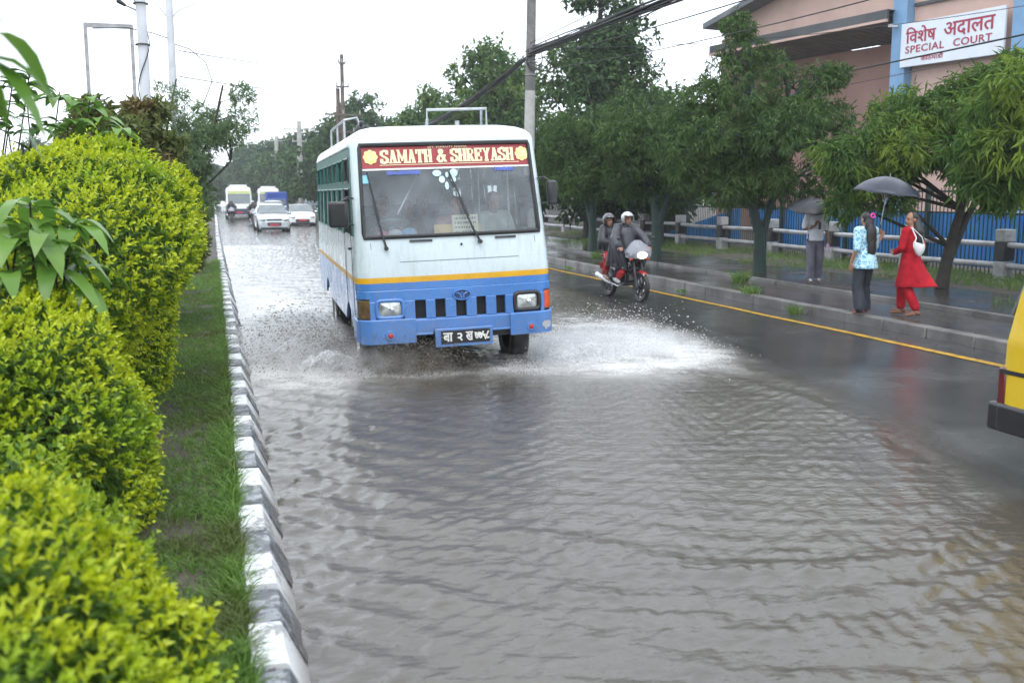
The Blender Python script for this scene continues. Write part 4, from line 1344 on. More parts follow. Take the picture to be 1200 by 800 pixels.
for k_ in range(8): g.cap(q(-.11 + .018 * k_, .14, 1.2), q(-.11 + .016 * k_, .135, 1.02 + .03 * math.sin(k_ * 2.1)), .016 * s, .007 * s, 8)
wear("hair", g, M_HAIR, rw, .012, 3)
sock_shoe(rw, J, s, mat("sandal_tan", (.2, .07, .05), .5), "sandal")
# white shoulder bag: a thing she carries
bag = thing("shoulder_bag", "small white shoulder bag hanging on the woman in red", "handbag", RED_AT, (0, 0, RED_RZ))
M_BAG = mat("white_leather", (.68, .66, .66), .35, col2=(.58, .56, .57), scale=6)
g = G()
bc = q(.10, .195, 1.06)
rows = []
for k in range(9):
    a = k / 8; x_ = (a - .5) * .27
    h_ = .05 + .045 * math.sin(a * PI); r = []
    for j in range(14):
        t_ = 2 * PI * j / 14
        r.append(bc + Vector((x_, .030 * math.sin(t_) * (.4 + math.sin(a * PI) * .7), math.cos(t_) * h_ + .05 * (2 * a - 1) ** 2 + .05 * (a - .5))))
    rows.append(r)
g.grid(rows, 0, closed=True); g.add(rows[0], [tuple(range(14))]); g.add(rows[-1], [tuple(range(14))])
g.build("bag_body", M_BAG, bag, smooth=60)
g = G(); g.tube([bc + Vector((-.12, .0, .07)), q(.0, .17, 1.25), q(.10, .07, 1.385), q(.145, -.03, 1.39), q(.16, -.09, 1.28)], .009, 6); g.tube([bc + Vector((.12, .0, .10)), q(.13, .16, 1.24), q(.13, .07, 1.395)], .009, 6)
g.build("strap", M_BAG, bag, smooth=60)

# ---------------- man in white shirt under a lowered umbrella
s = 0.99
J = stand_joints(s, stride=.07)
q = lambda *a: Vector(a) * s
MAN_AT = feet_at(953, 331); MAN_AT = (float(MAN_AT[0]), float(MAN_AT[1]), .18)
MAN_RZ = -.35
J['elb'] = [q(-.23, -.03, 1.10), q(.23, .04, 1.07)]; J['wri'] = [q(-.06, -.22, 1.17), q(.25, -.06, .86)]
J['fdir'] = [V3(.3, -.2, .75), V3(0, -.2, -1)]; J['pdir'] = [V3(.3, -.5, -.1), V3(-1, 0, 0)]; J['curl'] = [1.2, .9]
man = person("man in a white short-sleeved shirt and grey trousers, his head hidden by an umbrella", J, MAN_AT, MAN_RZ, M_SKIN_D, s)
g = G()
g.ball(J['che'], (.180 * s, .13 * s, .19 * s), 18, 12); g.ball(q(0, 0, 1.02), (.168 * s, .125 * s, .2 * s), 18, 12); g.cap(q(0, 0, .93), q(0, 0, .88), .17 * s, .17 * s, 18)
for i in (0, 1):
    g.cap(J['che'] + q(0, 0, .11), J['sho'][i], .085 * s, .078 * s); g.cap(J['sho'][i], J['sho'][i].lerp(J['elb'][i], .8), .078 * s, .07 * s)
wear("shirt", g, cloth("white_shirt_cotton", (.62, .62, .66), (.5, .5, .55)), man, .014, 4, cuts=[((0, 0, .86 * s), (0, 0, -1))])
M_GREYT = cloth("grey_trousers", (0.16, 0.155, 0.19), (0.12, 0.115, 0.145))
for i in (0, 1):
    g = G(); g.cap(q(0, 0, .84), J['hip'][i], .11 * s, .112 * s); g.cap(J['hip'][i], J['kne'][i], .108 * s, .086 * s); g.cap(J['kne'][i], J['ank'][i] + V3(0, 0, .03), .086 * s, .082 * s)
    wear("trouser_leg", g, M_GREYT, man, .015, 4, cuts=[(J['ank'][i] - V3(0, 0, .01), (0, 0, -1))])
g = G(); g.ball(J['hed'] + q(0, .022, .035), (.083 * s, .094 * s, .088 * s), 16, 12); wear("hair", g, M_HAIR, man, .012, 2)
sock_shoe(man, J, s, mat("white_trainer", (.62, .62, .62), .5), "shoe")
g = G(); g.box(q(.05, -.135, 1.16), (.05, .02, .14), rz=.2); g.build("lanyard_card", M_BLACK, man, bevel=.004)
MM = Matrix.Translation(MAN_AT) @ Matrix.Rotation(MAN_RZ, 4, 'Z')
hand = MM @ (J['wri'][0] + V3(.02, -.02, .10))
ax_ = V3(-.10, -.27, 1).normalized()
top = Vector(at_y(952, 233, MAN_AT[1] - .28))
umbrella("small black umbrella lowered over the head of the man in the white shirt", None, ax_, top - ax_ * .78, .47, .20, M_UMB)
g = G()
g.lathe([(.001, -.10), (.033, -.098), (.035, -.02), (.034, .03), (.016, .055), (.013, .075), (.001, .076)], 14, 0, Matrix.Translation(MM @ (J['wri'][1] + V3(-.02, -.05, -.12))))
tag(g.build("water_bottle", mat("pink_plastic_bottle", (.62, .2, .36), .25, col2=(.5, .5, .6), scale=14)), "pink and pale plastic bottle in the hand of the man in the white shirt", "bottle")

# ---------------- the people seen through the bus windscreen
def seated_joints():
    q = lambda *a: Vector(a)
    return dict(pel=q(0, .12, .10), che=q(0, .10, .44), nek=q(0, .08, .61), hed=q(0, .04, .745), look=V3(0, -1, -.05),
                sho=[q(-.17, .10, .555), q(.17, .10, .555)], elb=[q(-.22, -.02, .30), q(.22, -.02, .30)], wri=[q(-.13, -.24, .26), q(.13, -.24, .26)],
                hip=[q(-.09, .08, .06), q(.09, .08, .06)], kne=[q(-.11, -.34, .08), q(.11, -.34, .08)], ank=[q(-.11, -.34, -.22), q(.11, -.34, -.22)],
                toe=[q(-.11, -.47, -.28), q(.11, -.47, -.28)], fdir=[V3(.3, -.8, -.3), V3(-.3, -.8, -.3)], pdir=[V3(0, -.2, -1), V3(0, -.2, -1)])
def shirt_of(J, sleeve=1.0):
    g = G()
    g.ball(J['che'], (.185, .14, .2), 18, 12); g.ball(J['che'].lerp(J['pel'], .55), (.17, .14, .2), 18, 12); g.ball(J['pel'], (.18, .15, .13))
    for i in (0, 1):
        g.cap(J['che'] + V3(0, 0, .11), J['sho'][i], .09, .08); g.cap(J['sho'][i], J['elb'][i], .078, .062); g.cap(J['elb'][i], J['elb'][i].lerp(J['wri'][i], sleeve), .06, .045)
        g.cap(J['hip'][i], J['kne'][i], .1, .08)
    return g
M_SH_DARK = cloth("dark_navy_cloth", (.05, .055, .08)); M_SH_PALE = cloth("pale_green_cloth", (.52, .58, .52)); M_SH_PINK = cloth("dusty_pink_cloth", (.52, .34, .32))
M_SH_BROWN = cloth("maroon_cloth", (.14, .06, .07)); M_SH_GREY = cloth("mid_grey_cloth", (.20, .21, .25))
Jd = seated_joints(); Jd['elb'] = [V3(-.25, -.06, .32), V3(.25, -.06, .32)]; Jd['wri'] = [V3(-.17, -.33, .45), V3(.17, -.33, .45)]
Jd['fdir'] = [V3(.2, -.6, .5), V3(-.2, -.6, .5)]; Jd['pdir'] = [V3(.2, -.8, -.5), V3(-.2, -.8, -.5)]; Jd['curl'] = [1.2, 1.2]
def rider_in_bus(J, shirt, skin, label, p, rz=0.0, cap_=False):
    o = person(label, J, (0, 0, 0), 0, skin, 1.0, .012)
    wear("shirt", shirt_of(J, .95), shirt, o, .018, 3)
    g = G(); g.ball(J['hed'] + V3(0, .022, .034), (.084, .096, .09), 14, 10); g.cap(J['hed'] + V3(0, .06, .0), J['hed'] + V3(0, .07, -.05), .06, .05); wear("hair", g, M_HAIR, o, .014, 2)
    bus_place(o, p, rz)
    return o
driver = rider_in_bus(Jd, M_SH_DARK, M_SKIN_D, "bus driver in dark clothes with both hands on the steering wheel", (-.64, 1.12, 1.10))
pal = rider_in_bus(seated_joints(), M_SH_PALE, M_SKIN, "bus passenger in a pale shirt sitting beside the far windscreen pillar", (.72, 1.14, 1.10), .1)
OCC = [pal, rider_in_bus(seated_joints(), M_SH_PINK, M_SKIN, "bus passenger in dusty pink sitting behind the cream route card", (.24, 1.18, 1.06), -.1)]
def occupant(p, rz, shirt, label, skin=M_SKIN_D):
    o = dup_tree(OCC[1]); o['label'] = label
    recolour(o, M_SH_PINK, shirt); recolour(o, M_SKIN, skin)
    bus_place(o, p, rz)
occupant((-.24, 1.75, 1.02), .3, M_SH_BROWN, "bus passenger in maroon leaning beside the driver, behind the steering wheel")
occupant((-.02, 2.05, 1.08), -.2, M_SH_GREY, "bus passenger in grey in the aisle behind the butterfly sticker")
occupant((.34, 2.05, 1.10), .0, M_SH_DARK, "bus passenger in navy in the row behind the one in pink")

# ================================================================== OTHER VEHICLES
M_RIM = mat("dark_alloy", (0.05, 0.05, 0.055), 0.35, 0.6, col2=(.08, .08, .085), scale=9)
M_MCRED = mat("motorcycle_red_paint", (0.42, 0.02, 0.025), 0.25, col2=(0.3, 0.015, 0.02), scale=5, coat=.6)
M_MCBLK = mat("motorcycle_black_paint", (0.016, 0.016, 0.02), 0.22, col2=(.03, .03, .034), scale=5, coat=.6)
M_MUFF = mat("muffler_steel", (0.62, 0.63, 0.66), 0.25, 0.85, col2=(.5, .5, .53), scale=10)
def lamp_mat(name, c, e):
    m, t, b = _nodes(name); b.inputs['Base Color'].default_value = (*c, 1); b.inputs['Emission Color'].default_value = (*c, 1); b.inputs['Emission Strength'].default_value = e; return m
M_LIT = lamp_mat("lit_headlamp", (1.0, .86, .66), 2.4)

def make_motorcycle(label, group=None):
    root = thing("motorcycle", label, "motorcycle", group=group)
    for y, nm in ((-.66, 0), (.66, 1)):
        Mx = Matrix.Translation((0, y, .29)) @ Matrix.Rotation(PI / 2, 4, 'Y')
        g = G(); w_ = .052 if nm else .046
        g.lathe([(.215, -w_ * .7), (.262, -w_), (.288, -w_ * .6), (.296, 0), (.288, w_ * .6), (.262, w_), (.215, w_ * .7), (.205, 0), (.215, -w_ * .7)], 30, 0, Mx)
        wh = g.build("wheel", M_TYRE, root)
        g = G(); g.lathe([(.216, -.03), (.20, -.022), (.195, 0), (.20, .022), (.216, .03)], 30, 0, Mx)
        for k in range(6):
            a = 2 * PI * k / 6
            g.tube([Vector((0, y, .29)) + Vector((0, math.cos(a), math.sin(a))) * .04, Vector((0, y, .29)) + Vector((0, math.cos(a + .15), math.sin(a + .15))) * .2], [.022, .014], 6)
        g.cyl((-.05, y, .29), (.05, y, .29), .04)
        g.build("rim", M_RIM, wh)
        g = G(); g.lathe([(.06, -.002), (.125, -.002), (.125, .002), (.06, .002)], 24, 0, Matrix.Translation((.065, y, .29)) @ Matrix.Rotation(PI / 2, 4, 'Y')); g.build("brake_disc", M_CHROME, wh)
    for s in (-1, 1):
        g = G(); g.cyl((s * .085, -.66, .29), (s * .085, -.46, .86), .026); g.cyl((s * .085, -.66, .27), (s * .085, -.60, .48), .034); g.build("fork_leg", M_RIM, root)
    g = G()
    rows = []
    for k in range(13):
        a = R_(28 + k * 7); c_ = Vector((0, -.66 - .325 * math.cos(a + .5), .29 + .325 * math.sin(a + .5)))
        rows.append([c_ + Vector((x_, 0, -abs(x_) * .35)) for x_ in (-.065, -.03, 0, .03, .065)])
    g.grid(rows); fm = g.build("front_mudguard", M_MCRED, root, smooth=60)
    so = fm.modifiers.new("t", 'SOLIDIFY'); so.thickness = .006
    # body: tank, tail and belly in one fused shell
    g = G()
    g.ball((0, -.20, .83), (.15, .28, .13), 18, 12); g.cap((0, -.30, .76), (0, .02, .72), .14, .11); g.cap((0, .1, .66), (0, .62, .80), .10, .07)
    link("tank", blob(g, .016, 4), [M_MCBLK], root)
    g = G(); g.cap((0, .35, .72), (0, .86, .82), .11, .05); g.ball((0, .5, .72), (.13, .2, .09))
    link("tail_fairing", blob(g, .016, 4), [M_MCRED], root)
    for s in (-1, 1):
        g = G(); g.ball((s * .15, -.34, .72), (.03, .17, .10), 14, 10); g.build("tank_shroud", M_MCBLK, root)
    g = G(); g.cap((0, .08, .83), (0, .42, .84), .115, .115); g.cap((0, .42, .87), (0, .72, .89), .11, .09)
    link("seat", blob(g, .018, 4), [M_BLACK], root)
    g = G(); g.box((0, -.05, .42), (.24, .34, .28)); g.cyl((0, -.16, .55), (0, -.24, .36), .075); g.box((0, .2, .38), (.16, .3, .16)); g.cyl((-.15, .0, .40), (.15, .0, .40), .09)
    g.build("engine", M_RIM, root, bevel=.02)
    g = G(); g.tube([(0, -.42, .82), (0, -.28, .6), (0, -.12, .3), (0, .3, .32)], .022, 8); g.tube([(.07, .1, .36), (.07, .66, .29)], .02, 8); g.tube([(-.07, .1, .36), (-.07, .66, .29)], .02, 8); g.tube([(0, .1, .6), (0, .66, .29)], .02, 8)
    g.build("frame", M_DARK, root)
    g = G(); g.tube([(-.1, -.2, .36), (-.14, .0, .26), (-.16, .25, .30)], .02, 8); g.tube([(-.16, .25, .30), (-.17, .42, .34), (-.18, .86, .44)], [.03, .052, .056], 14)
    g.build("muffler", M_MUFF, root)
    # handlebar, mirrors, headlamp cowl wrapped in clear plastic
    g = G(); g.tube([(-.36, -.36, 1.02), (-.26, -.40, 1.03), (-.1, -.45, .96), (.1, -.45, .96), (.26, -.40, 1.03), (.36, -.36, 1.02)], .012, 8); g.cap((-.37, -.36, 1.02), (-.27, -.395, 1.03), .018, .018); g.cap((.37, -.36, 1.02), (.27, -.395, 1.03), .018, .018)
    hb = g.build("handlebar", M_BLACK, root)
    for s in (-1, 1):
        g = G(); g.tube([(s * .22, -.42, 1.03), (s * .30, -.44, 1.17), (s * .36, -.43, 1.22)], .007, 6); g.ball((s * .38, -.43, 1.23), (.055, .02, .035)); g.build("mirror", M_BLACK, hb)
    g = G(); g.ball((0, -.56, .93), (.16, .14, .16), 18, 12); g.cap((0, -.56, .95), (0, -.48, 1.10), .13, .07)
    cw = link("headlamp_cowl", blob(g, .016, 3), [M_MCBLK], root)
    g = G(); rr = random.Random(2)
    rows = []
    for k in range(10):
        f_ = k / 9; z = .76 + f_ * .43; r = []
        for j in range(26):
            a = 2 * PI * j / 26
            rx = .25 * math.sin(PI * (.18 + .78 * f_)) + .02; ry = .19 * math.sin(PI * (.2 + .75 * f_)) + .015
            w_ = 1 + rr.uniform(-.09, .09)
            r.append((rx * math.cos(a) * w_, -.54 + f_ * .06 + ry * math.sin(a) * w_, z + rr.uniform(-.012, .012)))
        rows.append(r)
    g.grid(rows[2:], 0, closed=True); g.add(rows[-1], [tuple(range(26))])
    m, t, b = _nodes("crumpled_clear_plastic")
    b.inputs['Base Color'].default_value = (.44, .45, .50, 1); b.inputs['Roughness'].default_value = .16; b.inputs['Alpha'].default_value = .62
    _bump(t, b, _noise(t, 22, 4, .7), .9, .03)
    g.build("plastic_cover", m, cw, smooth=20)
    g = G(); g.lathe([(.001, .03), (.06, .026), (.095, .0), (.10, -.05)], 20, 0, Matrix.Translation((0, -.705, .915)) @ Matrix.Rotation(PI / 2 - .1, 4, 'X') @ Matrix.Diagonal((1.05, .75, 1, 1)))
    g.build("headlight", M_LIT, cw)
    for s in (-1, 1):
        g = G(); g.cap((s * .12, -.56, .84), (s * .20, -.58, .83), .012, .026); g.build("indicator", M_ORANGE, cw)
    g = G(); g.box((0, .92, .62), (.17, .01, .13)); g.tube([(0, .86, .8), (0, .93, .55)], .03, 6); g.build("number_plate", M_RED, root, bevel=.003)
    g = G(); g.cap((-.06, .88, .83), (.06, .88, .83), .025, .025); g.build("tail_lamp", M_RED, root)
    for s in (-1, 1):
        g = G(); g.cyl((s * .12, -.02, .33), (s * .25, -.02, .33), .014); g.build("footrest", M_RIM, root)
    return root

MC_LOC = at_z(733, 350.5, 0); MC_LOC = (float(MC_LOC[0]), float(MC_LOC[1]) + .05, float(road_z(np.array(MC_LOC[0]), np.array(MC_LOC[1]))))
MC_RZ = .10
mc = make_motorcycle("red and black motorcycle with a lit headlamp, its cowl wrapped in clear plastic", "motorcycles in the traffic")
mc.location = MC_LOC; mc.rotation_euler = (0, 0, MC_RZ); mc.scale = (.94,) * 3

def riding_joints(back=False):
    q = lambda *a: Vector(a)
    if not back:
        return dict(pel=q(0, .14, .98), che=q(0, .04, 1.30), nek=q(0, -.03, 1.46), hed=q(0, -.08, 1.585), look=V3(.05, -1, -.08),
                    sho=[q(-.18, .0, 1.42), q(.18, .0, 1.42)], elb=[q(-.33, -.16, 1.20), q(.33, -.16, 1.20)], wri=[q(-.33, -.33, 1.07), q(.33, -.33, 1.07)],
                    hip=[q(-.10, .10, .92), q(.10, .10, .92)], kne=[q(-.21, -.26, .76), q(.21, -.26, .76)], ank=[q(-.20, .02, .42), q(.20, .02, .42)],
                    toe=[q(-.21, -.12, .365), q(.21, -.12, .365)], fdir=[V3(.1, -.9, -.4), V3(-.1, -.9, -.4)], pdir=[V3(.2, -.3, -1), V3(-.2, -.3, -1)], curl=[1.2, 1.2])
    return dict(pel=q(-.02, .54, 1.00), che=q(-.06, .50, 1.29), nek=q(-.10, .47, 1.44), hed=q(-.15, .42, 1.545), look=V3(.0, -1, -.05),
                sho=[q(-.24, .48, 1.39), q(.08, .48, 1.39)], elb=[q(-.32, .38, 1.14), q(.20, .36, 1.14)], wri=[q(-.17, .14, 1.08), q(.17, .14, 1.08)],
                hip=[q(-.12, .48, .96), q(.12, .48, .96)], kne=[q(-.27, .16, .82), q(.27, .16, .82)], ank=[q(-.24, .40, .46), q(.24, .40, .46)],
                toe=[q(-.26, .26, .41), q(.26, .26, .41)], fdir=[V3(.7, -.6, 0), V3(-.7, -.6, 0)], pdir=[V3(.2, -.2, -1), V3(-.2, -.2, -1)], curl=[.8, .8])

def helmet(root, J, shell, trim):
    M = frame_of(J['look']); c = J['hed'] + M @ V3(0, .012, .022)
    g = G(); nu, nv = 28, 18
    vs = {}
    for i in range(nv + 1):
        for j in range(nu):
            th = PI * i / nv; ph = 2 * PI * j / nu
            d = V3(math.sin(th) * math.sin(ph), -math.sin(th) * math.cos(ph), math.cos(th))
            vs[i, j] = c + M @ V3(d.x * .128, d.y * .142, d.z * .135)
    idx = {k: n for n, k in enumerate(vs)}
    fs = []
    for i in range(nv):
        for j in range(nu):
            th = PI * (i + .5) / nv; ph = 2 * PI * (j + .5) / nu
            ph = ph if ph < PI else ph - 2 * PI
            if th > R_(140): continue
            if abs(ph) < R_(58) and th > R_(66): continue           # face opening
            j2 = (j + 1) % nu
            fs.append((idx[i, j], idx[i + 1, j], idx[i + 1, j2], idx[i, j2]))
    g.add(list(vs.values()), fs)
    h = g.build("helmet", shell, root, smooth=60)
    so = h.modifiers.new("t", 'SOLIDIFY'); so.thickness = .016; so.offset = -1
    g = G(); g.tube([c + M @ V3(math.sin(a) * .13, -math.cos(a) * .144, .055) for a in np.linspace(-1.05, 1.05, 12)], .009, 6); g.build("visor_rim", trim, h)
    g = G(); g.tube([J['hed'] + M @ V3(s_ * .085, -.01 - (1 - abs(s_)) * .05, -.06 - (1 - abs(s_)) * .06) for s_ in np.linspace(-1, 1, 9)], .007, 5); g.build("chin_strap", M_BLACK, h)

def poncho(root, J, m, hem, spread, seed, front=0.0):
    neck = J['nek'] + V3(0, .01, -.015)
    g = G()
    cx, cy = J['pel'].x, (J['wri'][0].y * .45 + J['pel'].y * .55)
    g.cap(J['nek'] - V3(0, 0, .03), J['che'] + V3(0, 0, .05), .085, .20); g.ball(J['che'], (.22, .17, .2), 18, 12)
    w_ = spread[0]
    for i in (0, 1):
        sg = (-1, 1)[i]
        sh, el, wr = J['sho'][i], J['elb'][i], J['wri'][i]
        wr = el.lerp(wr, .86)
        g.cap(J['che'] + V3(0, 0, .12), sh, .10, .085); g.cap(sh, el, .085, .10); g.cap(el, wr, .10, .085)
        for f_ in (0, .33, .66, 1):                          # cloth hanging from the sleeves
            a_ = el.lerp(wr, f_); h_ = V3(cx + sg * (.34 - .16 * f_) * w_, cy + .18 - f_ * .42, hem - front * f_)
            g.cap(a_, h_, .09, .075)
        g.cap(sh, V3(cx + sg * .26 * w_, cy + .25, hem), .09, .09)
    g.cap(J['che'] + V3(0, .03, 0), V3(cx, cy + .2, hem), .17, .22 * w_); g.cap(J['che'] - V3(0, .05, 0), V3(cx, cy - .12, hem - front), .17, .19 * w_)
    for k in range(14):                                      # folds
        a_ = 2 * PI * k / 14 + seed
        g.cap(J['che'] + V3(math.cos(a_) * .17, math.sin(a_) * .13, .02), V3(cx + math.cos(a_) * .31 * w_, cy + math.sin(a_) * .26 * spread[1], hem), .03, .055)
    o = wear("rain_poncho", g, m, root, .016, 3, cuts=[((0, 0, hem), (0, .12, -1))])
    # hood folded behind the neck
    g = G(); g.tube([neck + V3(math.sin(a) * .085, math.cos(a) * .08 - .0, -.005) for a in np.linspace(0, 2 * PI, 14, False)], .024, 7, closed=True); g.build("collar", m, o)
    return o
def ponchomat(name, c): return mat(name, c, 0.34, col2=tuple(x * .7 for x in c), scale=5, bump=.6, bscale=9, bdist=.04)
M_PON = ponchomat("grey_rain_poncho", (0.048, 0.05, 0.063)); M_PON2 = ponchomat("dark_rain_poncho", (0.016, 0.017, 0.024))
M_HELM = mat("silver_helmet", (.48, .49, .52), .18, .3, col2=(.40, .41, .44), scale=6, coat=.8); M_HELM2 = mat("dark_helmet", (.025, .025, .035), .25, col2=(.08, .08, .1), scale=6, coat=.6)
M_JEANS = cloth("dark_jeans", (.03, .035, .06)); M_REDT = cloth("red_trousers", (.48, .035, .04))
def rider(label, back, helm, pon, trousers, shoes, hem, spread, seed, front, group=None):
    J = riding_joints(back)
    o = person(label, J, MC_LOC, MC_RZ, M_SKIN, 1.0, .009, group); o.scale = (.94,) * 3
    for i in (0, 1):
        g = G(); g.cap(J['pel'].lerp(J['hip'][i], .6), J['hip'][i], .115, .108); g.cap(J['hip'][i], J['kne'][i], .105, .078); g.cap(J['kne'][i], J['ank'][i] + V3(0, 0, .05), .076, .062)
        wear("trouser_leg", g, trousers, o, .014, 3)
        g = G(); an, to = J['ank'][i], J['toe'][i]; d = (to - an).normalized()
        g.cap(an - V3(0, 0, .02), to + d * .02, .05, .042, 12); g.cap(an + V3(0, 0, .03), an - V3(0, 0, .02) - d * .03, .05, .045, 12); wear("shoe", g, shoes, o, .010, 2)
    g = G(); g.ball(J['che'], (.165, .12, .18)); g.ball(J['pel'], (.165, .13, .14)); g.ball(J['che'].lerp(J['pel'], .5), (.15, .11, .17))
    for i in (0, 1): g.cap(J['sho'][i], J['elb'][i], .065, .055); g.cap(J['elb'][i], J['wri'][i], .055, .045); g.cap(J['che'] + V3(0, 0, .1), J['sho'][i], .08, .066)
    wear("jacket", g, M_SH_DARK, o, .016, 3)
    helmet(o, J, helm, M_BLACK)
    poncho(o, J, pon, hem, spread, seed, front)
    return o
M_WSHOE = mat("pale_shoe", (.5, .5, .5), .5)
r1 = rider("motorcycle rider in a wide grey rain poncho and silver helmet", False, M_HELM, M_PON, M_JEANS, M_WSHOE, .66, (.92, .92), 3, .04)
r2 = rider("pillion rider in a dark rain poncho, dark helmet and red trousers behind the silver-helmeted rider", True, M_HELM2, M_PON2, M_REDT, mat("tan_shoe", (.3, .2, .16), .5), .92, (.76, .62), 5, .0)
# red cloth tucked at the rider's knee
g = G(); rr = random.Random(8)
rows = []
for k in range(8):
    f_ = k / 7; r = []
    for j in range(18):
        a = 2 * PI * j / 18; w_ = 1 + rr.uniform(-.12, .12)
        r.append(Vector((-.20 + .05 * math.cos(a) * w_ * math.sin(PI * (.12 + .8 * f_)), -.16 + (f_ - .5) * .34 + rr.uniform(-.01, .01), .56 - .05 * f_ + .11 * math.sin(a) * w_ * math.sin(PI * (.12 + .75 * f_)))))
    rows.append(r)
g.grid(rows, 0, closed=True); g.add(rows[0], [tuple(range(18))]); g.add(rows[-1], [tuple(range(18))])
rb = tag(g.build("rain_cover", cloth("red_nylon", (.5, .025, .03), rough=.5), smooth=50), "red nylon bag hanging beside the engine of the near motorcycle", "bag")
rb.scale = (.94,) * 3; rb.location = MC_LOC; rb.rotation_euler = (0, 0, MC_RZ)

# ---- the far motorcycles with their riders, in the traffic
def far_bike(px, py, label, rl, dark=True):
    p = at_z(px, py, 0.0); p = (float(p[0]), float(p[1]), -.10)
    b_ = dup_tree(mc); b_.location = p; b_.rotation_euler = (0, 0, .02); b_['label'] = label
    recolour(b_, M_MCRED, M_MCBLK)
    recolour(b_, M_LIT, M_LENS)
    o = dup_tree(r1); o.location = p; o.rotation_euler = (0, 0, .02); o['label'] = rl
    recolour(o, M_PON, M_PON2); recolour(o, M_HELM, M_HELM2 if dark else M_HELM)
far_bike(271.5, 258.5, "dark motorcycle riding in the flood in front of the oncoming white minibus", "rider in dark rain gear and dark helmet in front of the oncoming white minibus")
far_bike(297, 262, "dark motorcycle squeezing past beside the silver hatchback", "rider in dark rain gear and a silver helmet beside the silver hatchback", False)

# ---- cars
M_CGLASS = mat("car_glass", (0.12, 0.14, 0.15), 0.06, col2=(0.16, 0.18, 0.19), scale=2, spec=.8)
def make_car(label, paint, prof, loc, rz, wheels, hw=.86, sill=.22, group="cars coming through the flood", zoff=-.12, plate=True):
    """prof: (y, z_shoulder, z_roof, roof_halfwidth) stations from the nose (y=0, facing -Y) to the tail"""
    root = thing("car", label, "car", (loc[0], loc[1], zoff), (0, 0, rz), group)
    g = G(); rows = []
    for y, zs, zr, rw_, k in prof:
        w_ = hw * k
        h = [(w_ * .93, sill), (w_ * .99, sill + .12), (w_, (sill + zs) / 2), (w_ * .985, zs - .05), (w_ * .93, zs), (max(rw_, .02) + (w_ * .93 - max(rw_, .02)) * .5, zs + (zr - zs) * .55 if zr > zs else zs + .012), (max(rw_, .02), zr), (max(rw_, .02) * .6, zr + .03), (0, zr + .04)]
        r = [(-x, y, z) for x, z in h] + [(x, y, z) for x, z in reversed(h[:-1])]
        rows.append(r)
    g.grid(rows); n = len(rows[0]); g.add(rows[0], [tuple(range(n))]); g.add(rows[-1], [tuple(reversed(range(n)))])
    bd = g.build("body", paint, root, smooth=40)
    sb_ = bd.modifiers.new("b", 'BEVEL'); sb_.width = .03; sb_.segments = 2; sb_.limit_method = 'ANGLE'
    return root
def car_details(root, hw, nose, hood, ws, roof_end, tail, L, wheels, lampz, grille, plate, body_z, zroof):
    """glass, lamps, grille, plate, mirrors and wheels. ws: ((y0,z0,w0),(y1,z1,w1)) windscreen from scuttle to roof"""
    (y0, z0, w0), (y1, z1, w1) = ws
    g = G(); rows = []
    for k in range(5):
        f_ = k / 4; w_ = w0 + (w1 - w0) * f_
        rows.append([(x_ * w_, y0 + (y1 - y0) * f_ - .06 + .05 * x_ * x_, z0 + (z1 - z0) * f_ + .075 * (1 - .2 * x_ * x_)) for x_ in np.linspace(-1, 1, 9)])
    g.grid(rows); g.build("windscreen", M_CGLASS, root)
    for s in (-1, 1):
        g = G(); yb, zb = roof_end
        g.add([(s * (hw * .955), y0 + .25, z0 + .03), (s * (w1 + .055), y1 + .12, z1 - .06), (s * (w1 + .05), yb - .1, zb - .06), (s * (hw * .955), yb + .25, z0 + .04)], [(0, 1, 2, 3)])
        g.build("side_window", M_CGLASS, root, smooth=0)
        g = G(); g.ball((s * (hw + .09), y0 + .32, z0 + .06), (.11, .07, .075), 12, 8); g.build("mirror", M_BLACK if plate is None else root.children[0].data.materials[0], root)
        g = G(); g.ball((s * hw * .72, nose + .05, lampz), (.17, .10, .075), 14, 8, 0, Matrix.Rotation(s * .35, 3, 'Z')); g.build("headlight", M_LENS, root)
        for wy in wheels:
            Mx = Matrix.Translation((s * (hw - .09), wy, .31)) @ Matrix.Rotation(PI / 2 * s, 4, 'Y')
            g = G(); g.lathe([(.19, -.1), (.29, -.1), (.315, -.06), (.315, .06), (.29, .105), (.19, .10)], 22, 0, Mx); wh = g.build("wheel", M_TYRE, root)
            g = G(); g.lathe([(.19, .08), (.17, .06), (.05, .085), (.001, .085)], 16, 0, Mx); g.build("rim", M_MUFF, wh)
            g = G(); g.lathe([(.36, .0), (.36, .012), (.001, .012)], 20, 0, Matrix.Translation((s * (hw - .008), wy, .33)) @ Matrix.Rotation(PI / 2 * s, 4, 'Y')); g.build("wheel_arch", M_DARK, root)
    for (c_, d_) in grille:
        g = G(); g.box(c_, d_); g.build("grille", M_BLACK, root, bevel=.02)
    g = G(); g.box((0, nose - .035, plate[0]), (.5, .02, .13)); g.build("number_plate", mat("red_number_plate", (.5, .06, .08), .4), root, bevel=.01)
    g = G(); g.box((0, nose + .03, .27), (hw * 1.7, .14, .14)); g.build("bumper", M_BLACK, root, bevel=.04)
M_SILVER = mat("silver_car_paint", (.46, .50, .52), .25, .4, col2=(.4, .44, .46), scale=3, coat=.8); M_CWHITE = mat("white_car_paint", (.74, .74, .74), .25, col2=(.68, .68, .68), scale=3, coat=.8)
M_CDARK = mat("dark_car_paint", (.03, .035, .05), .25, col2=(.05, .055, .07), scale=3, coat=.8); M_CGREY = mat("grey_car_paint", (.2, .22, .24), .3, .3, col2=(.17, .18, .2), scale=3, coat=.6)
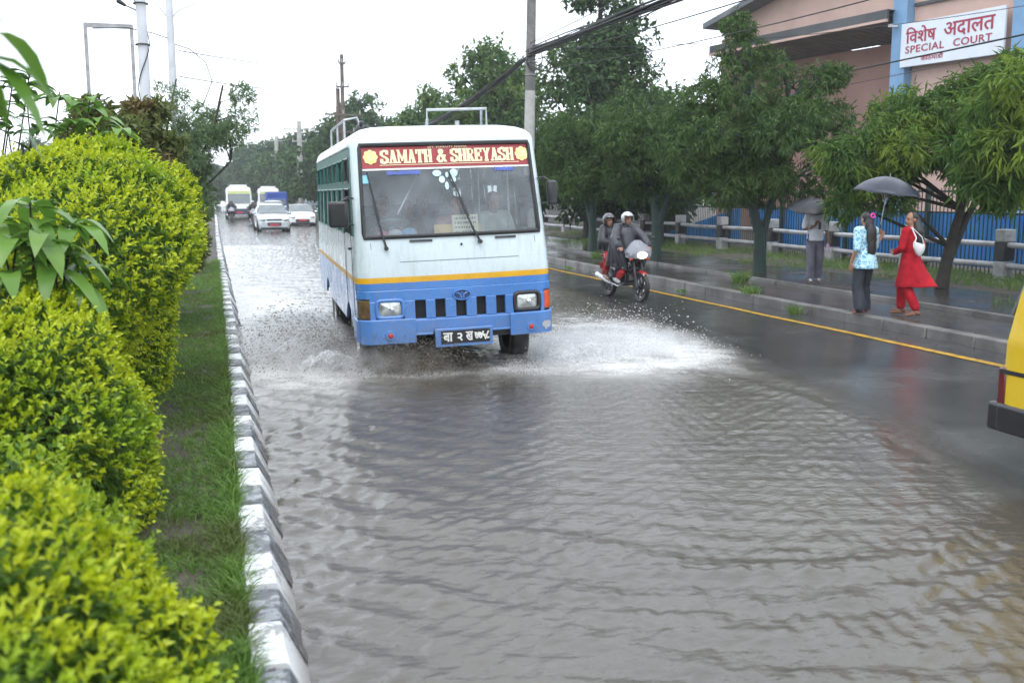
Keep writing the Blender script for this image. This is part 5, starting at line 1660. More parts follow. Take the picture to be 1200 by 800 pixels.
HATCH = [(0, .58, .58, .30, .82), (.10, .80, .80, .55, .95), (.6, .92, .92, .6, 1), (1.02, 1.0, 1.02, .66, 1), (1.75, 1.02, 1.47, .64, 1), (2.4, 1.02, 1.53, .66, 1), (3.3, 1.03, 1.48, .64, 1), (3.85, 1.0, 1.1, .58, .97), (3.98, .7, .7, .5, .92)]
def hatch(label, paint, px, py, rz=0.0, sc=1.0, grille=None):
    p = at_z(px, py, 0.0)
    c_ = make_car(label, paint, HATCH, (p[0], p[1]), rz, None)
    car_details(c_, .86, 0, None, ((1.02, 1.0, .80), (1.72, 1.44, .65)), (3.25, 1.46), None, 3.98, (.72, 3.15), .74, grille or [((0, -.0, .50), (.72, .06, .17)), ((0, .02, .74), (.8, .08, .05))], (.46,), None, None)
    c_.scale = (sc, sc, sc)
    return c_
car_a = hatch("silver hatchback leading the oncoming traffic, beside a motorcycle", M_SILVER, 322, 271, .03)
SEDAN = [(0, .55, .55, .3, .80), (.08, .76, .76, .55, .93), (.7, .88, .88, .6, 1), (1.15, .93, .95, .66, 1), (1.9, .95, 1.38, .63, 1), (2.6, .95, 1.42, .65, 1), (3.2, .95, 1.38, .62, 1), (3.75, .95, .98, .6, .98), (4.25, .93, .93, .6, .94), (4.35, .6, .6, .5, .9)]
p = at_z(355, 264.5, 0)
car_b = make_car("white saloon car close behind the silver hatchback, nearest the big bus", M_CWHITE, SEDAN, (p[0], p[1]), -.02, None)
car_details(car_b, .86, 0, None, ((1.15, .93, .80), (1.85, 1.36, .64)), (3.15, 1.37), None, 4.35, (.8, 3.4), .66, [((0, -.0, .42), (.86, .06, .22))], (.46,), None, None)
car_c = hatch("small white car half hidden between the silver hatchback and the blue truck", M_CWHITE, 322.5, 256, .0)
car_d = hatch("grey van-like car at the tail of the traffic beside a pole", M_CGREY, 362, 250, -.03, 1.15)
car_e = hatch("dark car furthest to the side behind the white saloon", M_CDARK, 381, 252.5, -.05)

# ---- the two far minibuses and the blue truck between the cars
M_MBWHITE = mat("minibus_white_paint", (.72, .73, .72), .3, col2=(.64, .65, .64), scale=2, coat=.4); M_MBGREEN = mat("lime_visor_strip", (.38, .46, .12), .5, col2=(.45, .48, .25), scale=9)
M_MBLUE = mat("minibus_dark_blue", (.05, .06, .12), .35, col2=(.04, .045, .09), scale=3)
def make_minibus(label, px, py, lower, rz=0.0):
    p = at_z(px, py, 0)
    root = thing("minibus", label, "bus", (p[0], p[1], -.1), (0, 0, rz), "oncoming minibuses"); root.scale = (1.04, 1.04, 1.06)
    g = G(); rows = []
    for z, hw_, sb_ in ((.35, .98, .02), (.8, 1.0, 0), (1.15, 1.0, .03), (1.2, .995, .06), (2.1, .94, .34), (2.3, .92, .4), (2.45, .86, .5), (2.52, .7, .7)):
        rows.append([(-hw_ * .9, sb_, z), (0, sb_ - .05, z), (hw_ * .9, sb_, z), (hw_, sb_ + .12, z), (hw_, 5.6, z), (hw_ * .9, 5.7, z), (-hw_ * .9, 5.7, z), (-hw_, 5.6, z), (-hw_, sb_ + .12, z)])
    g.grid(rows, 0, closed=True); g.add(rows[-1], [tuple(range(9))])
    g.build("body", M_MBWHITE, root, smooth=40)
    def fr(u, z, o_=0.0):
        k = float(np.interp(z, [.8, 1.15, 1.2, 2.1, 2.3], [0, .03, .06, .34, .4])); return (u, k - .05 * (1 - abs(u) / .9) - .015 - o_, z)
    def pan(nm, u0, u1, z0, z1, m, o_=.0):
        g = G(); g.grid([[fr(u, z, o_) for u in np.linspace(u0, u1, 7)] for z in np.linspace(z0, z1, 4)]); return g.build(nm, m, root, smooth=40)
    pan("windscreen", -.84, .84, 1.24, 1.98, M_CGLASS); pan("visor_strip", -.84, .84, 1.985, 2.2, M_MBGREEN)
    pan("lower_panel", -.88, .88, .42, .86, lower); pan("number_plate", -.25, .25, .52, .64, mat("red_plate", (.5, .05, .06), .4), .02)
    for s in (-1, 1):
        g = G(); g.ball(fr(s * .68, .98), (.17, .05, .09), 12, 8); g.build("headlight", M_LENS, root)
        g = G(); g.box((s * 1.12, .12, 1.6), (.14, .08, .3)); g.tube([(s * .95, .2, 1.75), (s * 1.12, .12, 1.74)], .015, 6); g.build("mirror", M_BLACK, root, bevel=.02)
        g = G(); g.add([(s * 1.001, .7, 1.3), (s * 1.001, 5.3, 1.3), (s * .955, 5.3, 2.05), (s * .955, .7, 2.05)], [(0, 1, 2, 3)]); g.build("side_window", M_CGLASS, root, smooth=0)
        for wy in (1.0, 4.3):
            Mx = Matrix.Translation((s * .88, wy, .33)) @ Matrix.Rotation(PI / 2 * s, 4, 'Y')
            g = G(); g.lathe([(.001, -.1), (.31, -.1), (.335, -.06), (.335, .06), (.31, .135), (.2, .12), (.001, .1)], 18, 0, Mx); g.build("wheel", M_TYRE, root)
    g = G(); g.box((0, 3, 2.60), (1.3, 3.6, .14)); g.build("roof_box", M_MBWHITE, root, bevel=.04)
    return root
make_minibus("white minibus with a lime visor strip driving close to the median hedge", 281, 256.5, M_MBLUE, .0)
make_minibus("white minibus standing mostly hidden behind the blue truck", 316, 252, M_MBWHITE, -.02)
p = at_z(326, 252.8, 0)
tr = thing("truck", "small truck with a dark blue load cover among the far traffic", "truck", (p[0], p[1], -.1), (0, 0, 0))
g = G(); g.box((0, 2.9, 1.55), (1.9, 3.6, 1.5)); g.build("cargo_cover", mat("blue_tarpaulin", (.02, .06, .26), .55, col2=(.03, .08, .32), scale=2, bump=.4, bscale=4, bdist=.05), tr, bevel=.12, seg=3)
g = G(); g.box((0, .6, 1.0), (1.7, 1.2, 1.3)); g.build("cab", mat("truck_blue", (.03, .09, .36), .35, col2=(.03, .08, .3)), tr, bevel=.12, seg=3)
g = G(); g.box((0, -.005, 1.35), (1.45, .02, .5)); g.build("windscreen", M_CGLASS, tr, bevel=.005)
g = G(); g.box((0, 2.5, .6), (.8, 4.4, .2)); g.build("chassis", M_DARK, tr)
for s in (-1, 1):
    for wy in (.7, 3.8):
        Mx = Matrix.Translation((s * .8, wy, .36)) @ Matrix.Rotation(PI / 2 * s, 4, 'Y')
        g = G(); g.lathe([(.001, -.1), (.33, -.1), (.36, 0), (.33, .1), (.001, .08)], 18, 0, Mx); g.build("wheel", M_TYRE, tr)
    g = G(); g.ball((s * .62, -.01, .72), (.14, .03, .09), 12, 8); g.build("headlight", M_LENS, tr)

# ---- the yellow van leaving the picture
M_VYEL = mat("van_yellow_paint", (0.70, 0.47, 0.012), 0.25, col2=(0.64, 0.42, 0.012), scale=2, coat=.7)
VX, VY = 5.11, 5.50
van = thing("van", "yellow van with a black bumper passing close by on the wet road", "van", (VX, VY, -.02), (0, 0, 0))
# local: side facing the camera at x=0, body to +x, rear end at y=0, front at y=-3.5
def van_rear(z): return float(np.interp(z, [.3, .75, .98, 1.30, 1.75, 1.9], [0, -.005, -.012, -.055, -.17, -.32]))
def van_in(z): return float(np.interp(z, [.3, .98, 1.3, 1.75, 1.9], [0, .0, .04, .12, .25]))
g = G(); rows = []
for z in (.42, .60, .75, .95, .98, 1.02, 1.3, 1.55, 1.75, 1.85, 1.9):
    i_ = van_in(z); r_ = van_rear(z); f_ = float(np.interp(z, [.4, .9, 1.1, 1.75, 1.9], [0, 0, .25, .95, 1.2]))
    w_ = 1.5
    rows.append([(i_, r_ - .10, z), (i_ + .02, r_ - .03, z), (i_ + .10, r_, z), (w_ - i_ - .10, r_, z), (w_ - i_ - .02, r_ - .03, z), (w_ - i_, r_ - .10, z), (w_ - i_, -3.4 + f_, z), (w_ - i_ - .1, -3.5 + f_, z), (i_ + .1, -3.5 + f_, z), (i_, -3.4 + f_, z)])
g.grid(rows, 0, closed=True); g.add(rows[-1], [tuple(range(10))])
g.build("body", M_VYEL, van, smooth=35)
def van_side(nm, pts, m, o_=.004, th=.012):
    g = G(); g.prism(pts, lambda a, b_, s: (van_in(b_) - o_ + s * th, van_rear(b_) + a, b_), 0); return g.build(nm, m, van, smooth=0)
van_side("trim_strip", [(-3.2, .765), (-.015, .765), (-.015, .795), (-3.2, .795)], M_BLACK)
van_side("side_window", [(-2.9, 1.12), (-.55, 1.12), (-.55, 1.62), (-2.6, 1.62)], M_CGLASS)
for a in (-1.25, -2.2): van_side("door_seam", [(a - .004, .5), (a + .004, .5), (a + .004, 1.7), (a - .004, 1.7)], M_DARK, .002, .01)
van_side("door_handle", [(-1.45, .90), (-1.31, .90), (-1.31, .935), (-1.45, .935)], M_BLACK, .02, .03)
van_side("fuel_flap", [(-.62, .84), (-.46, .84), (-.46, .98), (-.62, .98)], M_VYEL, .003, .01)
for x_ in (.052, 1.448):
    g = G(); g.box((x_, -.030, .655), (.10, .075, .30)); g.build("tail_lamp", mat("tail_lamp_red", (.13, .01, .012), .2, col2=(.09, .008, .01), coat=.6), van, bevel=.015)
g = G(); g.box((.75, .0, .46), (1.53, .15, .20)); g.box((.012, -.22, .46), (.06, .42, .20)); g.box((1.488, -.22, .46), (.06, .42, .20))
g.build("rear_bumper", M_BLACK, van, bevel=.03, seg=3)
g = G(); g.box((.75, .045, 1.33), (1.1, .02, .42), rot=Matrix.Rotation(.42, 3, 'X')); g.build("rear_window", M_CGLASS, van)
for wy in (-.75, -2.75):
    for x_, s in ((.08, -1), (1.42, 1)):
        Mx = Matrix.Translation((x_, wy, .29)) @ Matrix.Rotation(PI / 2 * s, 4, 'Y')
        g = G(); g.lathe([(.17, -.09), (.26, -.09), (.285, -.05), (.285, .05), (.26, .09), (.17, .085)], 22, 0, Mx); wh = g.build("wheel", M_TYRE, van)
        g = G(); g.lathe([(.17, .07), (.15, .05), (.05, .075), (.001, .075)], 16, 0, Mx); g.build("rim", M_MUFF, wh)
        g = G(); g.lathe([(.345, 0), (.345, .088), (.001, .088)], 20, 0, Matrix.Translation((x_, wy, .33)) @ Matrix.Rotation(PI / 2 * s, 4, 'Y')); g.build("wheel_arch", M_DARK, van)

# ================================================================== PAVEMENT SIDE: RAILING, FENCE, COURT BUILDING
M_POST_W = mat("railing_pale_paint", (.40, .40, .40), .55, col2=(.26, .26, .26), scale=5, bump=.2, bscale=30)
M_POST_B = mat("railing_black_paint", (.02, .02, .022), .5, col2=(.04, .04, .04), scale=5)
M_RAILP = mat("railing_pipe_paint", (.42, .42, .44), .4, col2=(.25, .24, .24), scale=2.5, lo=.45, hi=.7)
RX = 16.1
rail = thing("guard_railing", "grey pipe guard railing between black banded concrete posts", "railing", (RX, 0, .16))
ry = [17.4 + 3.1 * k for k in range(-2, 16)]
rr = random.Random(3)
for y in ry:
    t_ = Matrix.Rotation(rr.uniform(-.02, .02), 3, 'Y')
    g = G()
    for z0, z1, m in ((-.05, .38, 0), (.38, .40, 0), (.40, .80, 1), (.80, 1.06, 0)):
        if z1 - z0 < .05: continue
        g.box((0, y, (z0 + z1) / 2), (.29, .29, z1 - z0), m=m, rot=t_)
    g.build("post", [M_POST_W, M_POST_B], rail, bevel=.015)
for z in (.29, .72):
    g = G(); g.tube([(-.02, y, z + rr.uniform(-.02, .02)) for y in np.arange(ry[0], ry[-1], 1.55)], .062, 10); g.build("rail", M_RAILP, rail, smooth=60)

FX = 16.75
M_IRON = mat("dark_green_iron", (.012, .03, .022), .5, col2=(.02, .04, .03), scale=4)
M_BSHEET = mat("blue_corrugated_sheet", (.045, .29, .74), .35, col2=(.04, .25, .64), scale=.8, lo=.35, hi=.7)
fence = thing("iron_fence", "dark green iron bar fence standing against the blue corrugated sheets", "fence", (FX, 0, .165))
def add_bars(y0, y1, step, h):
    g = G(); y = y0
    while y < y1:
        g.box((0, y, h / 2), (.018, .022, h)); y += step
    return g
for k, y0 in enumerate(np.arange(10.75, 50, 3.3)):
    g = add_bars(y0 + .12, y0 + 3.25, .132, 1.93)
    for z in (.22, 1.36, 1.86): g.box((.014, y0 + 1.65, z), (.03, 3.3, .045))
    g.build("bar_panel", M_IRON, fence, smooth=0)
    g = G(); g.box((-.02, y0, 1.0), (.10, .10, 2.1)); g.build("post", M_IRON, fence)
sheet_ = thing("corrugated_screen", "bright blue corrugated metal screen behind the iron fence", "screen", (FX + .14, 0, .165))
def corr(y0, y1, zt0, zt1):
    g = G(); n = int((y1 - y0) / .033); a = []; b_ = []
    for i in range(n + 1):
        y = y0 + (y1 - y0) * i / n; x = .022 * math.copysign(min(1, abs(math.sin(y * PI / .15)) * 1.8), math.sin(y * PI / .15))
        a.append((x, y, .13)); b_.append((x, y, zt0 + (zt1 - zt0) * i / n))
    g.grid([a, b_]); return g
for y0 in np.arange(9.1, 30, 2.2):
    if y0 + 2.2 > 30.7: break
    corr(y0, y0 + 2.195, 1.38, 1.38).build("sheet_panel", M_BSHEET, sheet_, smooth=0)
corr(30.0, 36.6, 1.38, .16).build("sheet_panel", M_BSHEET, sheet_, smooth=0)

# --- the court house: facade turned a little towards the road
TH = R_(10.5)
BLD = thing("courthouse", "pink court building with pale blue columns and a deep eave under a low gable", "building", (26.0, 33.99, .165), (0, 0, TH))
# local frame: +y runs along the facade away from the camera, -x faces the road
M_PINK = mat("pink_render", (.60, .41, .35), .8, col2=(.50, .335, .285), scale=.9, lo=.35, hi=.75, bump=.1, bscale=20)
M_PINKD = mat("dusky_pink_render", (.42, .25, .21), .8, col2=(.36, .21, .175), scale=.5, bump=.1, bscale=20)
M_CBLUE = mat("pale_blue_render", (.20, .36, .56), .6, col2=(.17, .31, .49), scale=.8)
M_FASC = mat("slate_fascia", (.055, .058, .065), .5, col2=(.08, .08, .085), scale=1)
M_SOFF = mat("grey_soffit_boards", (.20, .19, .18), .6, col2=(.15, .14, .135), scale=2)
M_ROOF = mat("grey_roof_sheet", (.16, .17, .19), .45, col2=(.12, .13, .14), scale=1)
def gz(s): return 10.2 + .2 * (9.4 - s) if s > -3 else 10.2 + .2 * 12.4 - .2 * (-3 - s)
g = G()                                                                         # upper gable wall, above the eave
poly = [(-.40, 8.78), (10.9, 8.78), (10.9, gz(10.9)), (-.40, gz(-.4))]
g.prism(poly, lambda a, b_, s: (0 + .3 * s, a, b_), 0)
poly = [(-14, 0), (-.40, 0), (-.40, gz(-.4)), (-3, gz(-3)), (-14, gz(-14))]
g.prism(poly, lambda a, b_, s: (.02 + .3 * s, a, b_), 0)
g.build("front_wall", M_PINK, BLD, smooth=0)
g = G()
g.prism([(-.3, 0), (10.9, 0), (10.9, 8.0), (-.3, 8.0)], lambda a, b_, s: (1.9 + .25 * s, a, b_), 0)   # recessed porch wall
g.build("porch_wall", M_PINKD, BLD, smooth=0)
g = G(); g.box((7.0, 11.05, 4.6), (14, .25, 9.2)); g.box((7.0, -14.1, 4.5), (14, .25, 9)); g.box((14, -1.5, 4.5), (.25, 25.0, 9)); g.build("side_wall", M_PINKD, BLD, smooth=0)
g = G(); g.add([(-.7, .25, 8.42), (-.7, 11.1, 8.42), (2.0, 11.1, 8.05), (2.0, .25, 8.05)], [(0, 1, 2, 3)]); g.add([(-.7, .25, 8.46), (-.7, 11.1, 8.46), (2.0, 11.1, 8.46), (2.0, .25, 8.46)], [(0, 1, 2, 3)])
for k in range(25): g.box((.65, .45 + k * .43, 8.225), (2.66, .03, .02), rot=Matrix.Rotation(.137, 3, 'Y'))
g.build("soffit", M_SOFF, BLD, smooth=0)
g = G(); g.box((-.75, 5.65, 8.64), (.10, 10.9, .36)); g.box((-.30, 5.65, 8.83), (.95, 10.9, .03)); g.build("fascia", M_FASC, BLD, smooth=0)
g = G(); g.box((-.78, 5.65, 8.43), (.10, 10.9, .10)); g.build("fascia_trim", M_PINK, BLD, smooth=0)
g = G(); g.box((-.03, -2.6, 8.95), (.12, 4.3, .12)); g.build("string_course", M_FASC, BLD, smooth=0)
for s0, s1 in ((-.38, .30), (-5.6, -4.95), (-11.2, -10.5)):
    g = G(); g.box((-.10, (s0 + s1) / 2, 5.2), (.55, s1 - s0, 10.6)); g.build("column", M_CBLUE, BLD, smooth=0)
g = G()                                                                         # roof slopes with a dark verge
for (a, b_) in (((-3, gz(-3)), (11.4, gz(11.4))), ((-3, gz(-3)), (-14.8, gz(-14.8)))):
    g.add([(-1.0, a[0], a[1] + .12), (-1.0, b_[0], b_[1] + .12), (14.5, b_[0], b_[1] + .12), (14.5, a[0], a[1] + .12),
           (-1.0, a[0], a[1] - .14), (-1.0, b_[0], b_[1] - .14), (14.5, b_[0], b_[1] - .14), (14.5, a[0], a[1] - .14)],
          [(0, 1, 2, 3), (7, 6, 5, 4), (0, 4, 5, 1), (1, 5, 6, 2), (2, 6, 7, 3), (3, 7, 4, 0)])
g.build("roof", M_ROOF, BLD, smooth=0)
for s in (-2.1, -3.4, -7.2, -8.8):
    f_ = G(); f_.box((-.01, s, 5.0), (.08, .95, 1.5)); fr_ = f_.build("window", M_WHITE, BLD, bevel=.01)
    f_ = G(); f_.box((-.055, s - .22, 5.0), (.02, .38, 1.3)); f_.box((-.055, s + .22, 5.0), (.02, .38, 1.3)); f_.build("pane", M_CGLASS, fr_, smooth=0)
g = G(); g.box((-.62, .05, 8.2), (.35, .18, .10)); g.build("floodlight", M_WHITE, BLD, bevel=.02)
# the sign board
sg = thing("sign_board", "white board lettered SPECIAL COURT in red, hung on the pink building between blue columns", "sign", (26.0, 33.99, .165), (0, 0, TH))
g = G(); g.box((-.42, -2.49, 7.42), (.10, 4.5, 1.62)); g.build("board", mat("sign_white", (.70, .74, .80), .4, col2=(.64, .68, .74), scale=1), sg, bevel=.01)
SF = lambda u, z, l=0.0: (-.478 - l, -.24 - u, z + 6.61)            # u from the far end (left as one reads), z up
M_SRED = mat("sign_red_letters", (.36, .012, .05), .4, col2=(.3, .01, .04), scale=3)
g = G(); lettering(g, "\u093f\u0935\u0936\u0947\u0937", SF, .25, 1.62, .86, 1.44, thick=.016); g.build("lettering", M_SRED, sg, smooth=0)
g = G(); lettering(g, "\u0905\u0926\u093e\u0932\u0924", SF, 1.98, 4.10, .86, 1.38, thick=.016); g.build("lettering", M_SRED, sg, smooth=0)
g = G(); lettering(g, "SPECIAL", SF, .25, 2.02, .50, .76, thick=.010, space=1.08); g.build("lettering", M_SRED, sg, smooth=0)
g = G(); lettering(g, "COURT", SF, 2.42, 4.02, .50, .76, thick=.010, space=1.08); g.build("lettering", M_SRED, sg, smooth=0)
g = G(); lettering(g, "\u0915\u093e\u0920\u092e\u093e\u0921\u094c\u0902", SF, 1.0, 2.0, .16, .36, thick=.008); g.build("lettering", M_SRED, sg, smooth=0)

# ================================================================== POLES AND WIRES
M_CPOLE = mat("concrete_pole", (.46, .45, .43), .75, col2=(.34, .33, .31), scale=2.2, bump=.15, bscale=40)
M_WPOLE = mat("white_steel_pole", (.62, .63, .66), .4, col2=(.52, .53, .56), scale=3)
M_WOOD = mat("weathered_wood_pole", (.16, .12, .10), .85, col2=(.11, .085, .07), scale=4)
M_WIRE = mat("black_cable", (.014, .014, .016), .55)
M_GALV = mat("galvanised_steel", (.35, .35, .36), .45, .5, col2=(.26, .25, .25), scale=4)
def px_x(px, y): return float(at_y(px, 200, y)[0])
PX = 9.95
pole = thing("utility_pole", "tall concrete utility pole with a dark upper length carrying thick cable bundles behind the bus", "utility pole", (PX, 31.7, .18), (0, R_(.8), 0))
g = G(); g.cyl((0, 0, -.3), (0, 0, 5.1), .185, .165, 18, 0); pole_l = g.build("lower_shaft", M_CPOLE, pole)
g = G(); g.cyl((0, 0, 5.1), (0, 0, 9.6), .164, .14, 18, 0); g.build("upper_shaft", mat("darker_concrete", (.20, .19, .18), .8, col2=(.13, .125, .12), scale=3), pole)  # upper length in a darker grey concrete
g = G()
for z in (5.6, 6.0, 6.35): g.tube([(math.cos(a) * .18, math.sin(a) * .18, z) for a in np.linspace(0, 2 * PI, 14, False)], .02, 5, closed=True)
g.build("cable_clamp", M_GALV, pole)
for k in range(3):
    g = G(); rr = random.Random(k)
    g.tube([(math.cos(a) * (.26 + .03 * math.sin(a * 3 + k)) + .06, -.2, 5.95 + k * .1 + math.sin(a) * (.24 + .04 * k)) for a in np.linspace(0, 2 * PI, 18, False)], .012, 5, closed=True)
    g.build("cable_coil", M_WIRE, pole)

def sagline(a, b_, sag, n=22):
    a, b_ = Vector(a), Vector(b_)
    return [a.lerp(b_, k / n) - Vector((0, 0, sag * 4 * (k / n) * (1 - k / n))) for k in range(n + 1)]
def cable(label, a, b_, sag, r=.012, group="overhead wires"):
    g = G(); o_ = Vector(a); g.tube([p - o_ for p in sagline(a, b_, sag)], r, 6)
    o = tag(g.build("overhead_wire", M_WIRE, smooth=60), label, "cable", group); o.location = a
    return o
def bundle(label, a, b_, sag, n, spread, seed):
    rr = random.Random(seed); a_ = Vector(a); root = thing("cable_bundle", label, "cable bundle", a)
    for k in range(n):
        da = Vector((rr.gauss(0, spread), 0, rr.gauss(0, spread))); w_ = rr.uniform(.9, 1.12); ph = rr.uniform(0, 6)
        pts = [p - a_ + da * (.6 + .5 * math.sin(i * .5 + ph)) for i, p in enumerate(sagline(a, b_, sag * w_, 26))]
        g = G(); g.tube(pts, rr.choice((.010, .014, .020, .028)), 6); g.build("cable", M_WIRE, root, smooth=60)
bundle("thick black cable bundle running from the concrete pole towards the camera side", (PX, 31.5, 6.45), (PX - .2, -7, 6.5), .25, 22, .075, 1)
bundle("black cable bundle sagging from the concrete pole down behind the bus", (PX, 31.7, 6.35), (9.8, 72, 7.2), 1.55, 11, .06, 2)
cable("single black wire sagging below the thick cable bundle beside the trees", (PX, 31.5, 6.2), (PX + .6, -7, 5.6), .3, .014)
cable("black wire spreading above the thick cable bundle towards the camera side", (PX, 31.5, 6.75), (PX - 1.2, -7, 7.4), .35, .013)
cable("slack wire looping below the single black wire beside the court building", (PX, 31.5, 5.9), (PX + 1.6, -7, 5.9), .75, .011)
cable("thin wire running from the concrete pole past the roof of the court building", (PX, 31.5, 6.6), (24.5, 22, 7.6), .45, .010)
cable("thin wire crossing in front of the pink court building", (PX + 6, 40, 5.2), (13.0, -5, 5.0), .25, .018)
cable("thin wire just under the lettering of the court sign", (21.5, 40, 5.7), (17.5, 5, 5.6), .15, .012)

def far_pole(label, px, y, h, m, r, arms, twin=False):
    x = px_x(px, y)
    o = thing("utility_pole", label, "utility pole", (x, y, .1))
    g = G(); g.cyl((0, 0, -.3), (0, 0, h), r, r * .75, 12); g.build("shaft", m, o)
    if twin: g = G(); g.cyl((-.32, .2, -.3), (-.30, .2, h * .80), r * .9, r * .8, 12); g.build("stub_shaft", M_WOOD, o)
    for z, w_ in arms:
        g = G(); g.box((0, -.1, z), (w_, .1, .12)); ar = g.build("crossarm", m, o)
        for s in (-.45, .0, .45):
            g = G(); g.cyl((s * w_, -.1, z + .06), (s * w_, -.1, z + .30), .06, .045, 8); g.build("insulator", M_POST_W, ar)
    return x
xb = far_pole("dark twin wooden pole with crossarms rising above the rear of the bus", 403.5, 72, 11.5, M_WOOD, .17, ((10.9, .5), (9.3, .9), (7.4, 2.6), (6.2, 1.6)), True)
xc = far_pole("pale concrete pole standing among the far cars", 352, 105, 9.2, M_CPOLE, .30, ((8.4, 3.2), (7.2, 1.5)))
xd = far_pole("distant dark pole with a crossarm in front of the far trees", 325, 140, 9.6, M_CPOLE, .34, ((9.0, 2.4), (7.0, 1.6)))
cable("wire from the twin wooden pole over the road to the white lamp post", (xb, 72, 10.9), (-.75, 30, 5.9), .25, .016)
cable("lower wire from the twin wooden pole over the road to the white lamp post", (xb, 72, 9.4), (-.75, 30, 5.2), .3, .016)
cable("wire between the twin wooden pole and the pale concrete pole", (xb, 72, 7.5), (xc, 105, 8.4), .5, .018)
cable("wire between the pale concrete pole and the distant dark pole", (xc, 105, 8.4), (xd, 140, 9.0), .7, .022)
cable("thin high wire slanting across the white sky above the bus", (xb, 72, 10.9), (PX, 31.7, 9.4), .5, .008)

# --- lamp posts of the median, steel portal frame beyond the shrubs
lp = thing("lamp_post", "thick white steel lamp post with a small lamp on an arm, nearest above the shrubs", "lamp post", (-.90, 16, .2), group="white median lamp posts")
g = G(); g.cyl((0, 0, 0), (0, 0, 8.5), .082, .065, 16); g.build("shaft", M_WPOLE, lp)
g = G(); g.tube([(0, 0, 4.36), (-.1, 0, 4.42), (-.22, 0, 4.47)], .012, 6); ar = g.build("arm", M_GALV, lp)
g = G(); g.cap((-.22, 0, 4.47), (-.30, 0, 4.52), .022, .035); g.build("lamp_head", M_BLACK, ar)
g = G(); g.tube([(.09 * math.cos(a * 2.1), .09 * math.sin(a * 2.1), 2.6 + a * .45) for a in np.linspace(0, 5, 40)], .008, 5); g.build("wound_cable", M_WIRE, lp)
for z in (3.92, 4.5):
    g = G(); g.tube([(math.cos(a) * .1, math.sin(a) * .1, z) for a in np.linspace(0, 2 * PI, 14, False)], .012, 5, closed=True); g.build("clamp", M_BLACK, lp)
lp2 = thing("lamp_post", "slimmer white lamp post with bowed cables, further along the median", "lamp post", (-.95, 30, .2), group="white median lamp posts")
g = G(); g.cyl((0, 0, 0), (0, 0, 9.0), .125, .09, 16); g.build("shaft", M_WPOLE, lp2)
g = G(); g.tube([(.0, 0, 5.9), (.5, 0, 5.75), (.9, 0, 5.4), (1.05, 0, 4.9), (.8, 0, 4.3), (.45, 0, 3.9)], .014, 6); g.build("hanging_cable", M_WIRE, lp2)
g = G(); g.tube([(.0, 0, 6.0), (-.5, 0, 6.15), (-1.1, 0, 6.25), (-2.0, 0, 6.2)], .014, 6); g.build("hanging_cable", M_WIRE, lp2)
g = G(); g.tube([(0, 0, 6.5), (.2, 0, 6.75), (.7, 0, 7.0)], .022, 6); g.tube([(0, 0, 6.5), (-.2, 0, 6.75), (-.35, 0, 7.0)], .022, 6); g.build("bracket", M_WPOLE, lp2)
g = G(); g.tube([(0, 0, 3.2), (.5, 0, 3.3), (1.0, 0, 3.32)], .012, 5); g.cap((1.0, 0, 3.32), (1.2, 0, 3.34), .04, .03); g.build("side_lamp", M_BLACK, lp2)
gx = px_x(110, 45), px_x(163, 45)
pf_ = thing("portal_frame", "bare rusty steel goalpost frame standing up behind the brownish shrubs", "frame", ((gx[0] + gx[1]) / 2, 45, 0))
hw_ = (gx[1] - gx[0]) / 2
for s in (-1, 1):
    g = G(); g.box((s * hw_, 0, 4.3), (.14, .14, 9.0)); g.build("upright", M_GALV, pf_)
g = G(); g.box((0, 0, 8.75), (hw_ * 2 + .1, .13, .18)); g.build("crossbar", M_GALV, pf_)

# ================================================================== VEGETATION
def core_mat(name, c): return mat(name, c, .9, col2=tuple(x * .6 for x in c), scale=8)
M_TWIG = core_mat("brown_twig", (.05, .035, .025)); M_BARK = mat("dark_bark", (.045, .038, .03), .85, col2=(.025, .022, .018), scale=6, bump=.5, bscale=25)
M_GBARK = mat("green_painted_bark", (.015, .045, .035), .6, col2=(.02, .03, .025), scale=4, bump=.4, bscale=25)
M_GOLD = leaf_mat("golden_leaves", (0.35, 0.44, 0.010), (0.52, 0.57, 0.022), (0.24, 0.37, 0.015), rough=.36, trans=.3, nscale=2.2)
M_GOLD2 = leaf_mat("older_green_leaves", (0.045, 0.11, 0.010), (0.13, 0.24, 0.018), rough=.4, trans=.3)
M_LIME = leaf_mat("lime_leaves", (0.20, 0.32, 0.02), (0.34, 0.44, 0.03), rough=.4, trans=.3)

